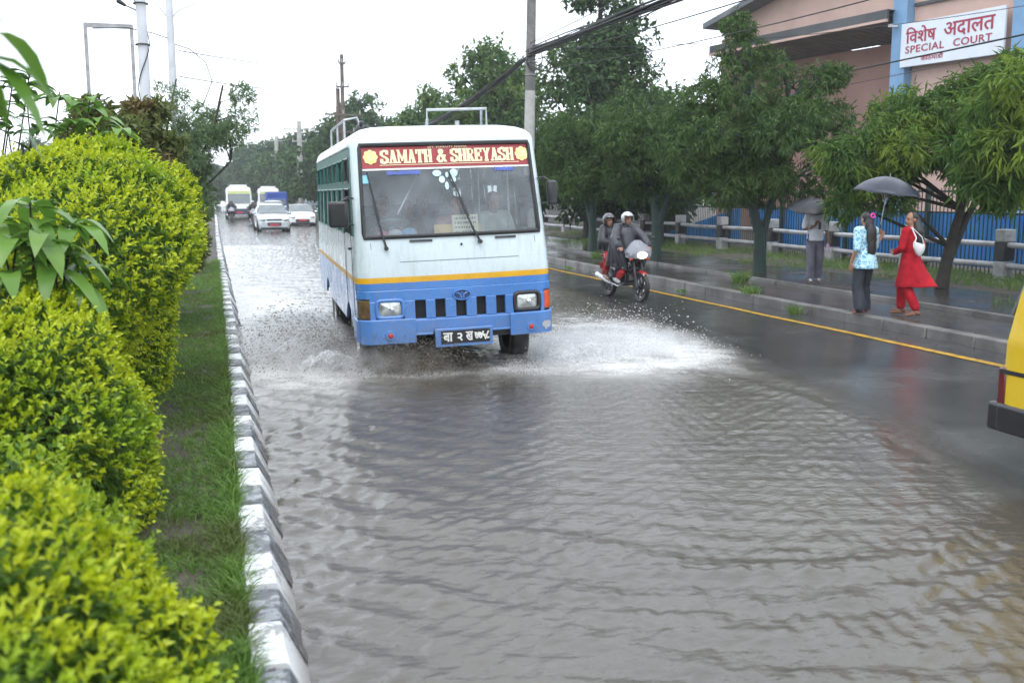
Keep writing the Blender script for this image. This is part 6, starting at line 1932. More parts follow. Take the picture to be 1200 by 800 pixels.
def bumpy(d, seed, amp=.16):
    """radius factor on unit directions"""
    r = np.ones(len(d))
    rg = np.random.default_rng(seed)
    for k in range(9):
        f = rg.normal(size=3) * (1.6 + .5 * k); ph = rg.random() * 6.28
        r += amp / (1 + .35 * k) * np.sin(d @ f + ph)
    return r
def bush(label, c, rad, leaf, nsp, seed, m_tip=None, m_in=None, zmin=.2, per=9, name="hedge_bush", group="golden hedge bushes on the median", tip_frac=.52):
    rg = np.random.default_rng(seed)
    d = rnd_dirs(rg, nsp); rad = np.array(rad)
    d = d[(d[:, 2] * rad[2] + c[2]) > zmin - .1]
    # most sprigs on the side that can be seen
    kk = rnd_dirs(rg, 170); near = (d @ kk.T).max(1)                    # shoots gather in little domes with darker gaps between
    dome = np.clip((near - .955) / .035, -1, 1)
    R = bumpy(d, seed)[:, None] * (1 - .06 * rg.random((len(d), 1)) ** 2) * (1 + .075 * dome[:, None])
    P0 = d * rad * R
    Nn = norm(d / rad)
    parts_t, parts_i = [], []
    ax = norm(Nn * .8 + np.array([0, 0, .55]) + rg.normal(size=d.shape) * .35)
    spl = leaf * (1.5 + 1.1 * rg.random(len(d))) * np.where(rg.random(len(d)) < .05, 2.3, 1.0)        # now and then a long stray shoot
    for k in range(per):
        t_ = (k + .5) / per
        ang = k * 2.4 + rg.random(len(d)) * 1.0
        u = norm(np.cross(ax, np.array([.3, .8, .5]) + rg.normal(size=d.shape) * .1)); v = np.cross(ax, u)
        out = u * np.cos(ang)[:, None] + v * np.sin(ang)[:, None]
        D = norm(out * (1.05 - .55 * t_) + ax * (.35 + .75 * t_) + rg.normal(size=d.shape) * .15)
        Pk = P0 + ax * spl[:, None] * (t_ - .4)
        V, F = leaves(Pk, D, ax + out * .1, leaf * (1.05 - .4 * t_) * (.75 + .5 * rg.random(len(d))), leaf * .46 * (.8 + .4 * rg.random(len(d))), .18, .12)
        (parts_t if t_ > 1 - tip_frac else parts_i).append((V, F))
    # older leaves deeper inside
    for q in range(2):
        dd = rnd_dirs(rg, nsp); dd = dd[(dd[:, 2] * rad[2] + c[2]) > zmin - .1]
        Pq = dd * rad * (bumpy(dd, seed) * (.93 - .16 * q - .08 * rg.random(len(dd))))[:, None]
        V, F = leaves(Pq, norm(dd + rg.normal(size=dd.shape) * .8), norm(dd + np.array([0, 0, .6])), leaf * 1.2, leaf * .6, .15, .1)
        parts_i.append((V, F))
    root = thing(name, label, "bush", c, group=group)
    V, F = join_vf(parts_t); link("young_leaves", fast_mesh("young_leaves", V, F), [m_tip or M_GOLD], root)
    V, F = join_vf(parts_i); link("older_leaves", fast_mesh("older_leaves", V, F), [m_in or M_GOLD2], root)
    # woody middle: short crossing branches filling the centre
    g = G(); rr = random.Random(seed)
    base = Vector((0, 0, zmin - c[2] - .02))
    for k in range(26):
        dd = Vector((rr.gauss(0, 1), rr.gauss(0, 1), rr.uniform(-.3, 1))).normalized(); e = Vector((dd.x * rad[0], dd.y * rad[1], dd.z * rad[2])) * rr.uniform(.75, .9)
        m_ = base.lerp(e, .5) + Vector((rr.gauss(0, .06), rr.gauss(0, .06), .03))
        g.tube([base + Vector((rr.gauss(0, .08), rr.gauss(0, .08), 0)), m_, e], [.016, .010, .004], 5)
    g.build("stems", M_TWIG, root, smooth=0)
    return root
bush("big golden leaved bush nearest the camera at the bottom of the picture", (-.65, 2.85, .42), (.505, .80, .53), .044, 3900, 1, per=10)
bush("golden leaved bush between the nearest one and the tall one, trimmed round", (-1.08, 5.75, .62), (.52, .85, .68), .046, 4000, 2, per=10)
bush("low lime green sprigs growing between the two nearest golden bushes", (-.80, 4.35, .38), (.34, .36, .40), .058, 800, 3, M_LIME, M_GOLD2)
bush("tallest and largest golden bush leaning over the kerb, broad leaved sapling before it", (-1.20, 9.3, 1.22), (1.09, 1.9, 1.06), .055, 9500, 4, per=10, zmin=.25)

# --- broad leaved saplings
def broad(P, D, N, L, W, rg, seg=5, droop=.5):
    n = len(P); D = norm(D); S = norm(np.cross(D, N)); U = np.cross(S, D)
    L = np.asarray(L)[:, None]; W = np.asarray(W)[:, None]
    rows = []
    for k in range(seg + 1):
        t_ = k / seg; w_ = math.sin(PI * min(1, t_ * .96 + .04)) ** .8 * (1.1 - .25 * t_)
        if k == seg: w_ = .02
        ctr = P + D * L * t_ * (1 - .12 * t_) - np.array([0, 0, 1.0]) * L * droop * t_ ** 2
        rows.append((ctr - S * W * .5 * w_ + U * W * .14 * w_, ctr, ctr + S * W * .5 * w_ + U * W * .14 * w_))
    V = np.stack([p for r in rows for p in r], 1).reshape(-1, 3); m_ = 3 * (seg + 1)
    i = np.arange(n)[:, None] * m_; F = []
    for k in range(seg):
        for q in (0, 1): F.append(i + np.array([[k * 3 + q, k * 3 + q + 1, k * 3 + q + 4, k * 3 + q + 3]]))
    return V, np.concatenate(F)
M_BROAD = leaf_mat("broad_glossy_leaves", (.085, .19, .025), (.16, .30, .05), (.20, .33, .07), rough=.3, trans=.35, nscale=3)
M_BROAD2 = leaf_mat("dark_broad_leaves", (.035, .085, .025), (.07, .14, .035), rough=.32, trans=.3)
def sapling(label, base, tips, L, per, seed, m=None, droop=.55, group=None):
    root = thing("sapling", label, "plant", base, group=group)
    rg = np.random.default_rng(seed); parts = []; g = G(); b0 = Vector((0, 0, 0))
    for tp in tips:
        tp = Vector(tp) - Vector(base)
        mid = b0.lerp(tp, .55) + Vector((rg.normal() * .05, rg.normal() * .05, .06))
        g.tube([b0 + Vector((rg.normal() * .02, rg.normal() * .02, 0)), mid, tp], [.014, .010, .006], 6)
        n = per; a = np.arange(n) * 2.4 + rg.random() * 6; t_ = rg.random(n) ** .6
        P = np.array(tp)[None] - np.array((tp - mid).normalized())[None] * (.12 * (1 - t_))[:, None]
        D = np.stack([np.cos(a), np.sin(a), .35 + .5 * (t_ - .5) + rg.normal(size=n) * .15], 1)
        parts.append(broad(P, D, np.tile([0, 0, 1.0], (n, 1)) + rg.normal(size=(n, 3)) * .12, L * (.75 + .5 * rg.random(n)), L * .33 * (.85 + .3 * rg.random(n)), rg, 5, droop))
    V, F = join_vf(parts); link("leaves", fast_mesh("leaves", V, F, True), [m or M_BROAD], root)
    g.build("stem", M_TWIG, root)
    return root
def at(px, py, y): return tuple(float(v) for v in at_y(px, py, y))
sapling("broad leaved sapling with drooping leaves between the two golden bushes", (-1.1, 6.4, .2), [at(35, 235, 6.3), at(85, 262, 6.3), at(20, 280, 6.2), at(60, 300, 6.2), at(-10, 250, 6.4), at(92, 318, 6.3), at(10, 325, 6.1), at(50, 270, 6.15)], .34, 8, 1, None, .8)
sapling("close broad leaved stem hanging in at the upper corner of the picture", (-1.5, 2.9, .2), [at(-12, 50, 2.75), at(-10, 20, 2.8), at(-22, 100, 2.85)], .20, 5, 5, droop=.9)
sapling("tall broad leaved sapling rising behind the tallest golden bush", (-1.7, 11.2, .2), [at(70, 108, 10.8), at(105, 118, 10.8), at(30, 100, 10.9), at(115, 140, 10.7), at(5, 120, 10.8), at(80, 145, 10.6), at(140, 150, 10.6)], .34, 9, 8)
sapling("dark broad leaved plant at the back of the median beside the tall sapling", (-2.2, 10.0, .2), [at(15, 95, 9.8), at(-5, 130, 9.7), at(35, 85, 9.9), at(45, 140, 9.8), at(10, 150, 9.6)], .26, 10, 12, M_BROAD2, .4)

# --- trees: trunk, limbs, and a crown of leaf tufts gathered in clumps
def tuft_leaves(rg, C, n_t, per, L, W, droop, spread):
    """n_t tufts per clump centre set C (k x 4: centre, radius)"""
    Ps, Ds, Ns = [], [], []
    for cx, cy, cz, r in C:
        d = rnd_dirs(rg, n_t); q = r * (.45 + .55 * rg.random(n_t) ** .5)
        p = np.array([cx, cy, cz]) + d * q[:, None] * np.array([1.0, 1.0, .72])
        for k in range(per):
            D = norm(d * .55 + rnd_dirs(rg, n_t) * spread + np.array([0, 0, -droop]))
            Ps.append(p + rg.normal(size=p.shape) * L * .25); Ds.append(D); Ns.append(norm(d + np.array([0, 0, .8]) + rg.normal(size=p.shape) * .4))
    P, D, N = np.concatenate(Ps), np.concatenate(Ds), np.concatenate(Ns)
    n = len(P)
    return leaves(P, D, N, L * (.65 + .7 * rg.random(n)), W * (.7 + .6 * rg.random(n)), .12, .18)
def tree(label, loc, trunks, clumps, L, W, n_t, per, m_leaf, m_bark, seed, droop=.35, spread=.8, cat="tree", group=None, name="street_tree", tr=.10, scale=1.0):
    """trunks: polylines from the ground; clumps: (x,y,z,r) from the foot of the tree"""
    rg = np.random.default_rng(seed); rr = random.Random(seed)
    root = thing(name, label, cat, loc, group=group)
    g = G()
    for ti, tp in enumerate(trunks):
        tp = [Vector(p) for p in tp]; n = len(tp)
        r0 = tr if ti == 0 else tr * .8
        g.tube(tp, [r0 * (1.25 if k == 0 else 1 - .55 * k / max(1, n - 1)) for k in range(n)], 10)
    for c in clumps:
        c_ = Vector(c[:3]); tp = min((Vector(p) for t_ in trunks for p in t_[1:]), key=lambda p: (p - c_).length + (2 if p.z > c_.z else 0))
        mid = tp.lerp(c_, .55) + Vector((rr.gauss(0, .12), rr.gauss(0, .12), .12))
        g.tube([tp, mid, c_], [tr * .38, tr * .24, tr * .08], 6)
        for q in range(4):
            e = c_ + Vector((rr.gauss(0, 1), rr.gauss(0, 1), rr.gauss(.2, .8))).normalized() * c[3] * .8
            g.tube([mid.lerp(c_, .5), e], [tr * .10, tr * .04], 5)
    g.build("trunk", m_bark, root)
    V, F = tuft_leaves(rg, clumps, n_t, per, L, W, droop, spread)
    link("crown", fast_mesh("crown", V, F), [m_leaf], root)
    if scale != 1: root.scale = (scale,) * 3
    return root
def crown_clumps(seed, n, c, rad, r0, r1, taper=0.0, zflat=1.0):
    rr = random.Random(seed); out = []
    while len(out) < n:
        d = Vector((rr.gauss(0, 1), rr.gauss(0, 1), rr.gauss(0, 1))).normalized() * rr.random() ** .42
        k = 1 - taper * max(0, d.z)
        out.append((c[0] + d.x * rad[0] * k, c[1] + d.y * rad[1] * k, c[2] + d.z * rad[2], rr.uniform(r0, r1)))
    return out
M_L_ROW = leaf_mat("street_tree_leaves", (.036, .08, .024), (.10, .17, .044), (.085, .15, .036), rough=.42, trans=.22, nscale=.9, spec=.25)
M_L_WIL = leaf_mat("narrow_yellow_green_leaves", (.045, .11, .028), (.12, .21, .04), (.21, .29, .04), rough=.42, trans=.25, nscale=1.1, spec=.25)
M_L_BIG = leaf_mat("broadleaf_crown_leaves", (.045, .105, .03), (.11, .195, .05), (.15, .22, .04), rough=.45, trans=.25, nscale=.45, spec=.25)
M_L_DARK = leaf_mat("dark_crown_leaves", (.028, .068, .022), (.068, .13, .04), (.08, .145, .035), rough=.45, trans=.2, nscale=.5, spec=.25)
M_L_BRN = leaf_mat("bronze_shrub_leaves", (.075, .11, .025), (.15, .17, .045), (.20, .12, .05), rough=.45, trans=.3, nscale=1.6)
M_L_WSP = leaf_mat("feathery_grey_green_leaves", (.10, .16, .07), (.17, .25, .11), rough=.5, trans=.35)
ROW = "street trees along the pavement"
# T3: the twin-trunked tree
tree("bushy dark tree with twin green trunks, tallest of the pavement row", (11.9, 20.2, .17),
     [[(0, 0, 0), (-.05, 0, .9), (-.28, .05, 1.7), (-.45, .1, 2.6), (-.3, .1, 3.8), (-.4, .1, 5.0)], [(.02, .02, .02), (.06, .02, .9), (.25, 0, 1.7), (.45, -.05, 2.7), (.6, 0, 3.8)]],
     crown_clumps(31, 46, (-.05, .1, 3.0), (2.25, 1.7, 1.5), .42, .68) + [(-.55, .1, 4.9, .55), (-.7, .1, 5.45, .38), (-.9, .2, 4.4, .6), (1.3, 0, 4.3, .5), (1.75, 0, 4.5, .35), (.2, .1, 4.6, .5), (-1.5, 0, 3.9, .5), (1.9, .2, 3.6, .5), (-1.8, .1, 2.3, .5), (-2.2, .1, 2.8, .55), (2.2, 0, 2.9, .5), (-1.0, 0, 1.9, .5), (1.0, 0, 1.8, .5)],
     .145, .036, 86, 8, M_L_ROW, M_GBARK, 31, .55, .7, group=ROW, tr=.13)
# T4: leaning tree behind the women, yellow tipped
tree("yellow tipped willow leaved tree with a leaning trunk behind the woman in red", (13.3, 15.9, .17),
     [[(0, 0, 0), (.12, 0, .8), (.38, .05, 1.5), (.3, .1, 2.4), (.5, .1, 3.4)], [(.06, .03, .4), (.5, 0, 1.4), (1.1, 0, 2.2)]],
     crown_clumps(41, 34, (.3, .1, 2.85), (2.15, 1.5, .95), .36, .58) + [(-1.4, .0, 2.2, .42), (-2.2, .1, 2.2, .40), (-1.9, 0, 1.95, .32), (-2.5, .2, 2.5, .36), (-1.7, .2, 2.75, .42), (-1.1, .1, 3.0, .45), (-2.0, .3, 1.6, .35), (-1.2, 0, 1.7, .35), (-.7, 0, 3.3, .4), (.6, 0, 3.5, .5), (1.2, .1, 3.45, .5), (.2, .1, 3.75, .32), (1.0, .1, 3.9, .42), (1.35, .1, 4.25, .30), (1.9, .1, 3.6, .45), (2.5, .1, 3.4, .45), (.6, 0, 3.9, .35), (2.0, .1, 2.9, .55), (1.9, .1, 2.3, .45)],
     .19, .036, 54, 9, M_L_WIL, M_BARK, 41, .55, .75, group=ROW, tr=.11)
tree("willow leaved tree at the picture edge above the yellow van, yellow tips hanging low", (12.75, 12.7, .17),
     [[(0, 0, 0), (.1, 0, 1.0), (.2, .05, 2.0), (.1, .1, 3.4)]],
     crown_clumps(51, 24, (-.1, .0, 3.0), (1.5, 1.3, 1.05), .38, .58) + [(-1.3, .2, 2.0, .35), (-1.5, .2, 2.5, .4), (-.9, .2, 1.8, .3)],
     .23, .042, 44, 9, M_L_WIL, M_BARK, 52, .6, .75, group=ROW, tr=.11)
t2 = tree("dark street tree whose trunk stands just behind the motorcycle", (11.5, 25.0, .17),
     [[(0, 0, 0), (0, 0, .9), (-.05, .05, 1.8), (.1, .1, 3.0), (.0, .1, 4.2)], [(0, 0, .9), (.3, .0, 1.8), (.5, 0, 2.6)]],
     crown_clumps(61, 34, (0, .1, 3.0), (1.9, 1.6, 1.45), .45, .70), .155, .042, 82, 7, M_L_ROW, M_GBARK, 61, .5, .75, group=ROW, tr=.13)
t1 = dup_tree(t2); t1.location = (10.9, 28.2, .17); t1.rotation_euler = (0, 0, 2.1); t1.scale = (.95, .95, .98); t1['label'] = "dark street tree next to the bus mirror, first of the row past the bus"
t0 = dup_tree(t2); t0.location = (11.6, 35.5, .17); t0.rotation_euler = (0, 0, 4.0); t0.scale = (1.1, 1.1, 1.05); t0['label'] = "street tree seen between the bus roof corner and the pole"
t00 = dup_tree(t2); t00.location = (14.4, 31.0, .17); t00.rotation_euler = (0, 0, 5.1); t00.scale = (1.05, 1.05, .95); t00['label'] = "dense dark tree filling the gap between two street trees before the fence"

# big trees beyond the fence
BIG = "tall trees beyond the fence"
def big(label, px, y, ztop, halfw, seed, zbot=2.5, m=None, n=46, dx=0.0, L=.34, W=.15, taper=.5, n_t=42, per=5):
    x = px_x(px, y) + dx
    h = ztop
    return tree(label, (x, y, .1), [[(0, 0, 0), (.1, 0, h * .3), (-.1, .1, h * .55), (.05, .1, h * .9)]],
                crown_clumps(seed, n, (0, 0, (ztop + zbot) / 2), (halfw * .92, halfw * .85, (ztop - zbot) / 2 * .95), halfw * .24, halfw * .40, taper),
                L, W, n_t, per, m or M_L_BIG, M_BARK, seed, .25, .9, group=BIG, name="tall_tree", tr=.22)
big("tallest dark tree, rising out of the picture beside the concrete pole", 702, 46, 13.2, 2.9, 71, 3.0, M_L_DARK, 60)
big("broad tree with lighter leaves directly behind the cable bundle", 585, 56, 11.0, 3.4, 72, 2.5, None, 60)
big("rounded lighter tree above the bus roof, beside the broad one", 498, 64, 8.6, 3.2, 73, 1.5, None, 50)
big("dark rounded tree beyond the bus roof, furthest of the tall ones", 425, 88, 10.6, 3.9, 74, 1.0, M_L_DARK, 50, L=.4, W=.2)
big("low spreading tree beyond the fence behind the motorcycle riders", 690, 39, 5.4, 3.0, 75, .8, M_L_DARK, 44)
big("low dense tree behind the street tree next to the motorcycle", 785, 36, 5.2, 2.8, 76, 1.0, M_L_DARK, 44)
big("tree with a pale top between the tallest tree and the court roof", 762, 44, 7.4, 2.4, 77, 2.0, None, 40)
# far trees at the end of the road, pale with distance
FAR = "far trees at the end of the road"
fb = big("far tree behind the pale concrete pole", 368, 118, 8.8, 4.2, 81, .5, M_L_DARK, 44, L=.55, W=.3); fb['group'] = FAR
far_list = [(392, 100, 1.0, "far tree touching the rear corner of the bus"), (345, 140, 1.1, "far tree between the two distant poles"), (322, 165, 1.15, "far tree beside the distant dark pole"),
            (300, 185, 1.2, "far tree above the second white minibus"), (282, 200, 1.15, "far tree above the oncoming white minibus"), (266, 215, .75, "smallest far tree, where the road disappears"),
            (250, 190, .8, "far tree just over the end of the median"), (335, 220, 1.5, "tall far tree at the back between the poles"), (300, 240, 1.4, "hazy far tree at the back beyond the minibuses"), (220, 210, 1.2, "far tree behind the median shrubs"), (120, 200, 1.3, "far tree behind the goalpost frame"), (40, 180, 1.2, "far tree behind the saplings at the picture edge")]
for k, (px, y, sc, lb) in enumerate(far_list):
    o = dup_tree(fb); o.location = (px_x(px, y), y, 0); o.rotation_euler = (0, 0, k * 1.3); o.scale = (sc * 1.05, sc * 1.05, sc); o['label'] = lb

# --- shrubs further along the median
def shrub(label, px, y, ztop, halfw, seed, m, L=.09, W=.035, n=26, n_t=60, per=6, taper=.6, dx=0, hy=None, zbot=.4):
    x = px_x(px, y) + dx
    return tree(label, (x, y, .2), [[(0, 0, 0), (.03, 0, ztop * .4), (-.02, 0, ztop * .9)], [(0, 0, 0), (.15, .1, ztop * .35), (.25, .1, ztop * .7)]],
                crown_clumps(seed, n, (0, 0, (ztop + zbot) / 2), (halfw, hy or halfw, (ztop - zbot) / 2 * .95), halfw * .25, halfw * .45, taper),
                L, W, n_t, per, m, M_TWIG, seed, .0, .9, cat="shrub", group="shrubs along the median", name="shrub", tr=.035)
shrub("bronze tinged shrub with a thin upright top under the goalpost frame", 118, 13.5, 3.25, .62, 91, M_L_BRN, .12, .055, 34, 80)
shrub("bronze tinged shrub below the thick white lamp post", 172, 14.5, 3.1, .62, 92, M_L_BRN, .12, .055, 36, 80)
shrub("low green and bronze shrub next to the tallest golden bush", 182, 15.5, 2.3, .60, 93, M_L_BRN, .12, .055, 32, 80)
shrub("dark green shrub leaning to the kerb under the feathery tree", 198, 18.5, 2.2, .5, 94, M_L_BIG, .11, .05, 26)
shrub("green shrub at the kerb just before the distant minibus", 216, 25, 2.5, .55, 95, M_L_BIG, .12, .055, 26)
shrub("furthest clipped green shrub along the kerb", 228, 38, 2.5, .6, 96, M_L_BIG, .14, .07, 24)
shrub("leafy dark shrub behind the tall sapling at the picture edge", 30, 13, 2.6, .8, 97, M_L_DARK, .11, .05, 30)
shrub("dark shrub between the tall sapling and the bronze shrubs", 85, 15, 2.5, .8, 98, M_L_DARK, .11, .05, 30)
# feathery leaning tree
rr = random.Random(12)
tp = [(0, 0, 0), (.15, 0, 1.3), (.5, 0, 2.4), (.9, .1, 3.4), (1.1, .1, 4.2)]
cl = []
for k in range(34):
    f_ = rr.random(); b_ = Vector((.2, 0, 1.6)).lerp(Vector((1.0, .1, 4.0)), f_)
    c_ = (b_.x + rr.gauss(0, .55), b_.y + rr.gauss(0, .5), b_.z + rr.gauss(.1, .42), rr.uniform(.26, .46))
    if c_[2] < 2.9 and c_[0] > .55: c_ = (c_[0] - .9, c_[1], c_[2] + .5, c_[3])
    cl.append(c_)
tree("feathery open tree leaning over the kerb from the median", (px_x(206, 24), 24, .2), [tp, [(0, 0, 0), (-.1, .1, 1.5), (-.2, .1, 3.0), (.1, .1, 4.3)], [(.1, 0, 1), (.6, .1, 1.9), (1.2, .1, 2.5)]], cl, .15, .028, 46, 8, M_L_WSP, M_BARK, 13, .05, 1.0, group="shrubs along the median", name="feathery_tree", tr=.05)

# --- weeds rooted along the pavement kerb
def weed(label, px, py, h, n, seed, zz=.05):
    p = at_z(px, py, zz); rg = np.random.default_rng(seed)
    P = np.stack([rg.normal(size=n) * .07, rg.normal(size=n) * .10, np.zeros(n)], 1)
    V, F = blades(P, h * (.5 + .6 * rg.random(n)), .007, rg, .55)
    o = tag(link("weed_tuft", fast_mesh("weed_tuft", V, F), [M_GRASS]), label, "weed", "weeds along the pavement kerb"); o.location = p
weed("weed tuft at the kerb nearest the woman in blue", 931, 368, .22, 60, 1); weed("low weed tuft at the kerb behind the motorcycle's front wheel", 800, 343, .12, 40, 2)
weed("weed clump on the pavement at the foot of the twin trunks", 868, 331, .35, 160, 3, .18); weed("weed clump on the pavement edge just beyond the twin trunks", 880, 345, .22, 90, 4, .18)
weed("small weed tuft at the kerb between the motorcycle and the bus", 668, 316, .15, 40, 5); weed("weed tuft round the street tree behind the motorcycle", 700, 303, .3, 120, 6, .18)

# ================================================================== SPLASH
def droplets(rg, P, size, stretch, Vd):
    """tiny stretched octahedra"""
    n = len(P); Vd = norm(Vd); a = norm(np.cross(Vd, rnd_dirs(rg, n))); b_ = np.cross(Vd, a)
    s = size[:, None]; st = s * stretch[:, None]
    V = np.stack([P + a * s, P - a * s, P + b_ * s, P - b_ * s, P + Vd * st, P - Vd * st], 1).reshape(-1, 3)
    i = np.arange(n)[:, None] * 6
    F = np.concatenate([i + np.array([f]) for f in ((0, 2, 4), (2, 1, 4), (1, 3, 4), (3, 0, 4), (2, 0, 5), (1, 2, 5), (3, 1, 5), (0, 3, 5))])
    return V, F
def jet(rg, n, src, dirs, speed, spread, tmax, smin, smax, src_sd=(.08, .2, .02)):
    d = np.array(dirs, float); d = norm(d)[rg.integers(0, len(d), n)]
    v = norm(d + rg.normal(size=(n, 3)) * spread) * (speed[0] + (speed[1] - speed[0]) * rg.random(n) ** 1.3)[:, None]
    src = np.array(src, float); s0 = src[rg.integers(0, len(src), n)] + rg.normal(size=(n, 3)) * np.array(src_sd)
    t_ = tmax * rg.random(n) ** .8
    P = s0 + v * t_[:, None]; P[:, 2] -= 4.9 * t_ ** 2
    vel = v.copy(); vel[:, 2] -= 9.8 * t_
    k = P[:, 2] > .004
    sz = smin + (smax - smin) * rg.random(n) ** 2.6
    return P[k], sz[k], vel[k]
def spray_mat(name, c, alpha):
    m, t, b = _nodes(name); t.nodes.remove(b)
    g_ = t.nodes.new("ShaderNodeNewGeometry"); col = _mixrgb(t, g_.outputs['Random Per Island'], c, tuple(x * .8 for x in c))
    df = t.nodes.new("ShaderNodeBsdfDiffuse"); tl = t.nodes.new("ShaderNodeBsdfTranslucent"); tp = t.nodes.new("ShaderNodeBsdfTransparent")
    t.links.new(col, df.inputs[0]); t.links.new(col, tl.inputs[0])
    a = t.nodes.new("ShaderNodeMixShader"); a.inputs[0].default_value = .5; t.links.new(df.outputs[0], a.inputs[1]); t.links.new(tl.outputs[0], a.inputs[2])
    q = t.nodes.new("ShaderNodeMixShader"); q.inputs[0].default_value = alpha; t.links.new(tp.outputs[0], q.inputs[1]); t.links.new(a.outputs[0], q.inputs[2])
    t.links.new(q.outputs[0], t.nodes["Material Output"].inputs[0])
    return m
def splash(label_name, jets, m, seed):
    rg = np.random.default_rng(seed); parts = []
    for a in jets:
        P, sz, v = jet(rg, *a)
        parts.append(droplets(rg, P, sz, 1.3 + 1.5 * rg.random(len(P)), v))
    V, F = join_vf(parts)
    return tag(link("water_spray", fast_mesh("water_spray", V, F, True), [m]), kind='stuff')
splash("w", [
    (90000, [(3.75, 11.4, .03), (3.7, 11.9, .03), (3.6, 11.0, .02)], [(1, -.25, .42), (1, .15, .36), (1, -.6, .3), (.9, .5, .3), (1, -.1, .55)], (1.2, 5.1), .17, .70, .0014, .0075),
    (20000, [(3.55, 10.9, .02), (3.2, 10.75, .02)], [(.5, -1, .35), (1, -.8, .3)], (.8, 2.4), .2, .42, .0015, .007),
    (40000, [(1.45, 11.4, .03), (1.42, 11.9, .03), (1.4, 12.4, .03)], [(-1, -.2, .65), (-1, .2, .6), (-.8, -.7, .45), (-1, .5, .6)], (1.0, 3.7), .2, .64, .0016, .010),
    (14000, [(1.4, 15.3, .03)], [(-1, .3, .6), (-.8, .8, .5)], (.8, 2.6), .2, .55, .002, .009),
    (12000, [(3.8, 15.4, .03)], [(1, .3, .5), (.8, .8, .4)], (.8, 2.8), .2, .5, .002, .009)],
    spray_mat("white_spray", (.92, .92, .93), .7), 3)
splash("m", [
    (30000, [(1.5, 11.5, .03), (1.45, 12.0, .03)], [(-.9, .2, .9), (-.7, -.3, 1.0), (-1, .6, .9)], (1.4, 4.3), .2, .74, .0016, .0085),
    (30000, [(1.75, 11.0, .02), (2.05, 10.95, .02), (2.3, 11.0, .02)], [(-.2, -.5, 1), (.2, -.5, 1), (0, -.3, 1)], (.8, 3.1), .25, .55, .0016, .008),
    (3500, [(2.7, 10.95, .02), (3.3, 10.95, .02)], [(0, -.5, .8), (.3, -.5, .8)], (.5, 1.6), .25, .4, .0025, .008)],
    spray_mat("muddy_spray", (.36, .32, .265), .7), 4)

# torn sheets of water thrown sideways: each a surface swept along the path of the water
def sheet_mat(name, c):
    m, t, b = _nodes(name); t.nodes.remove(b)
    df = t.nodes.new("ShaderNodeBsdfDiffuse"); tl = t.nodes.new("ShaderNodeBsdfTranslucent"); tp = t.nodes.new("ShaderNodeBsdfTransparent"); gl = t.nodes.new("ShaderNodeBsdfGlossy")
    df.inputs[0].default_value = tl.inputs[0].default_value = (*c, 1); gl.inputs[1].default_value = .1
    a = t.nodes.new("ShaderNodeMixShader"); a.inputs[0].default_value = .5; t.links.new(df.outputs[0], a.inputs[1]); t.links.new(tl.outputs[0], a.inputs[2])
    a2 = t.nodes.new("ShaderNodeMixShader"); a2.inputs[0].default_value = .08; t.links.new(a.outputs[0], a2.inputs[1]); t.links.new(gl.outputs[0], a2.inputs[2])
    at = t.nodes.new("ShaderNodeAttribute"); at.attribute_name = "thin"
    uv = t.nodes.new("ShaderNodeAttribute"); uv.attribute_name = "flow"
    n1 = _noise(t, 1.0, 6, .72, vec=uv.outputs['Vector'])
    sb = t.nodes.new("ShaderNodeMath"); sb.operation = 'SUBTRACT'; t.links.new(n1, sb.inputs[0]); t.links.new(at.outputs['Fac'], sb.inputs[1])
    q = t.nodes.new("ShaderNodeMixShader"); t.links.new(_ramp(t, sb.outputs[0], .0, .16, 0, .8), q.inputs[0]); t.links.new(tp.outputs[0], q.inputs[1]); t.links.new(a2.outputs[0], q.inputs[2])
    t.links.new(q.outputs[0], t.nodes["Material Output"].inputs[0])
    return m
M_SHEET = sheet_mat("white_water_sheet", (.90, .90, .91)); M_SHEETM = sheet_mat("muddy_water_sheet", (.42, .37, .31))
def water_sheet(p0, p1, a0, a1, speed, elev, tmax, seed, m):
    """leaves the water along p0-p1, fanned between headings a0 and a1 (degrees, 0 = +x)"""
    rg = np.random.default_rng(seed); nu, nt_ = 90, 34
    U, T = np.meshgrid(np.linspace(0, 1, nu), np.linspace(0, 1, nt_))
    nz = (vnoise(U * 9, T * 2.5, 1.0, seed) - .5); nz2 = (vnoise(U * 26, T * 6, 1.0, seed + 5) - .5)
    a = np.radians(a0 + (a1 - a0) * U + nz * 22); e = np.radians(elev + nz * 16 + nz2 * 8); sp = speed * (1 + .35 * nz + .2 * nz2)
    tt = T * tmax
    X = p0[0] + (p1[0] - p0[0]) * U + np.cos(a) * np.cos(e) * sp * tt + nz2 * .05 * T
    Y = p0[1] + (p1[1] - p0[1]) * U + np.sin(a) * np.cos(e) * sp * tt + nz * .05 * T
    Z = .0 + np.sin(e) * sp * tt - 4.9 * tt ** 2
    V = np.stack([X, Y, Z], -1).reshape(-1, 3)
    i = (np.arange(nt_ - 1)[:, None] * nu + np.arange(nu - 1)[None, :]).ravel()
    me = fast_mesh("water_sheet", V, np.stack([i, i + 1, i + nu + 1, i + nu], 1), True)
    A = me.attributes.new("thin", 'FLOAT', 'POINT'); A.data.foreach_set('value', (.40 + .20 * T + .35 * np.clip(np.abs(U - .5) * 2 - .75, 0, 1)).astype(np.float32).ravel())
    B_ = me.attributes.new("flow", 'FLOAT_VECTOR', 'POINT'); B_.data.foreach_set('vector', np.stack([U * 16 + seed, T * 5.5, np.full(U.shape, seed * 1.7)], -1).astype(np.float32).ravel())
    tag(link("water_sheet", me, [m]), kind='stuff')
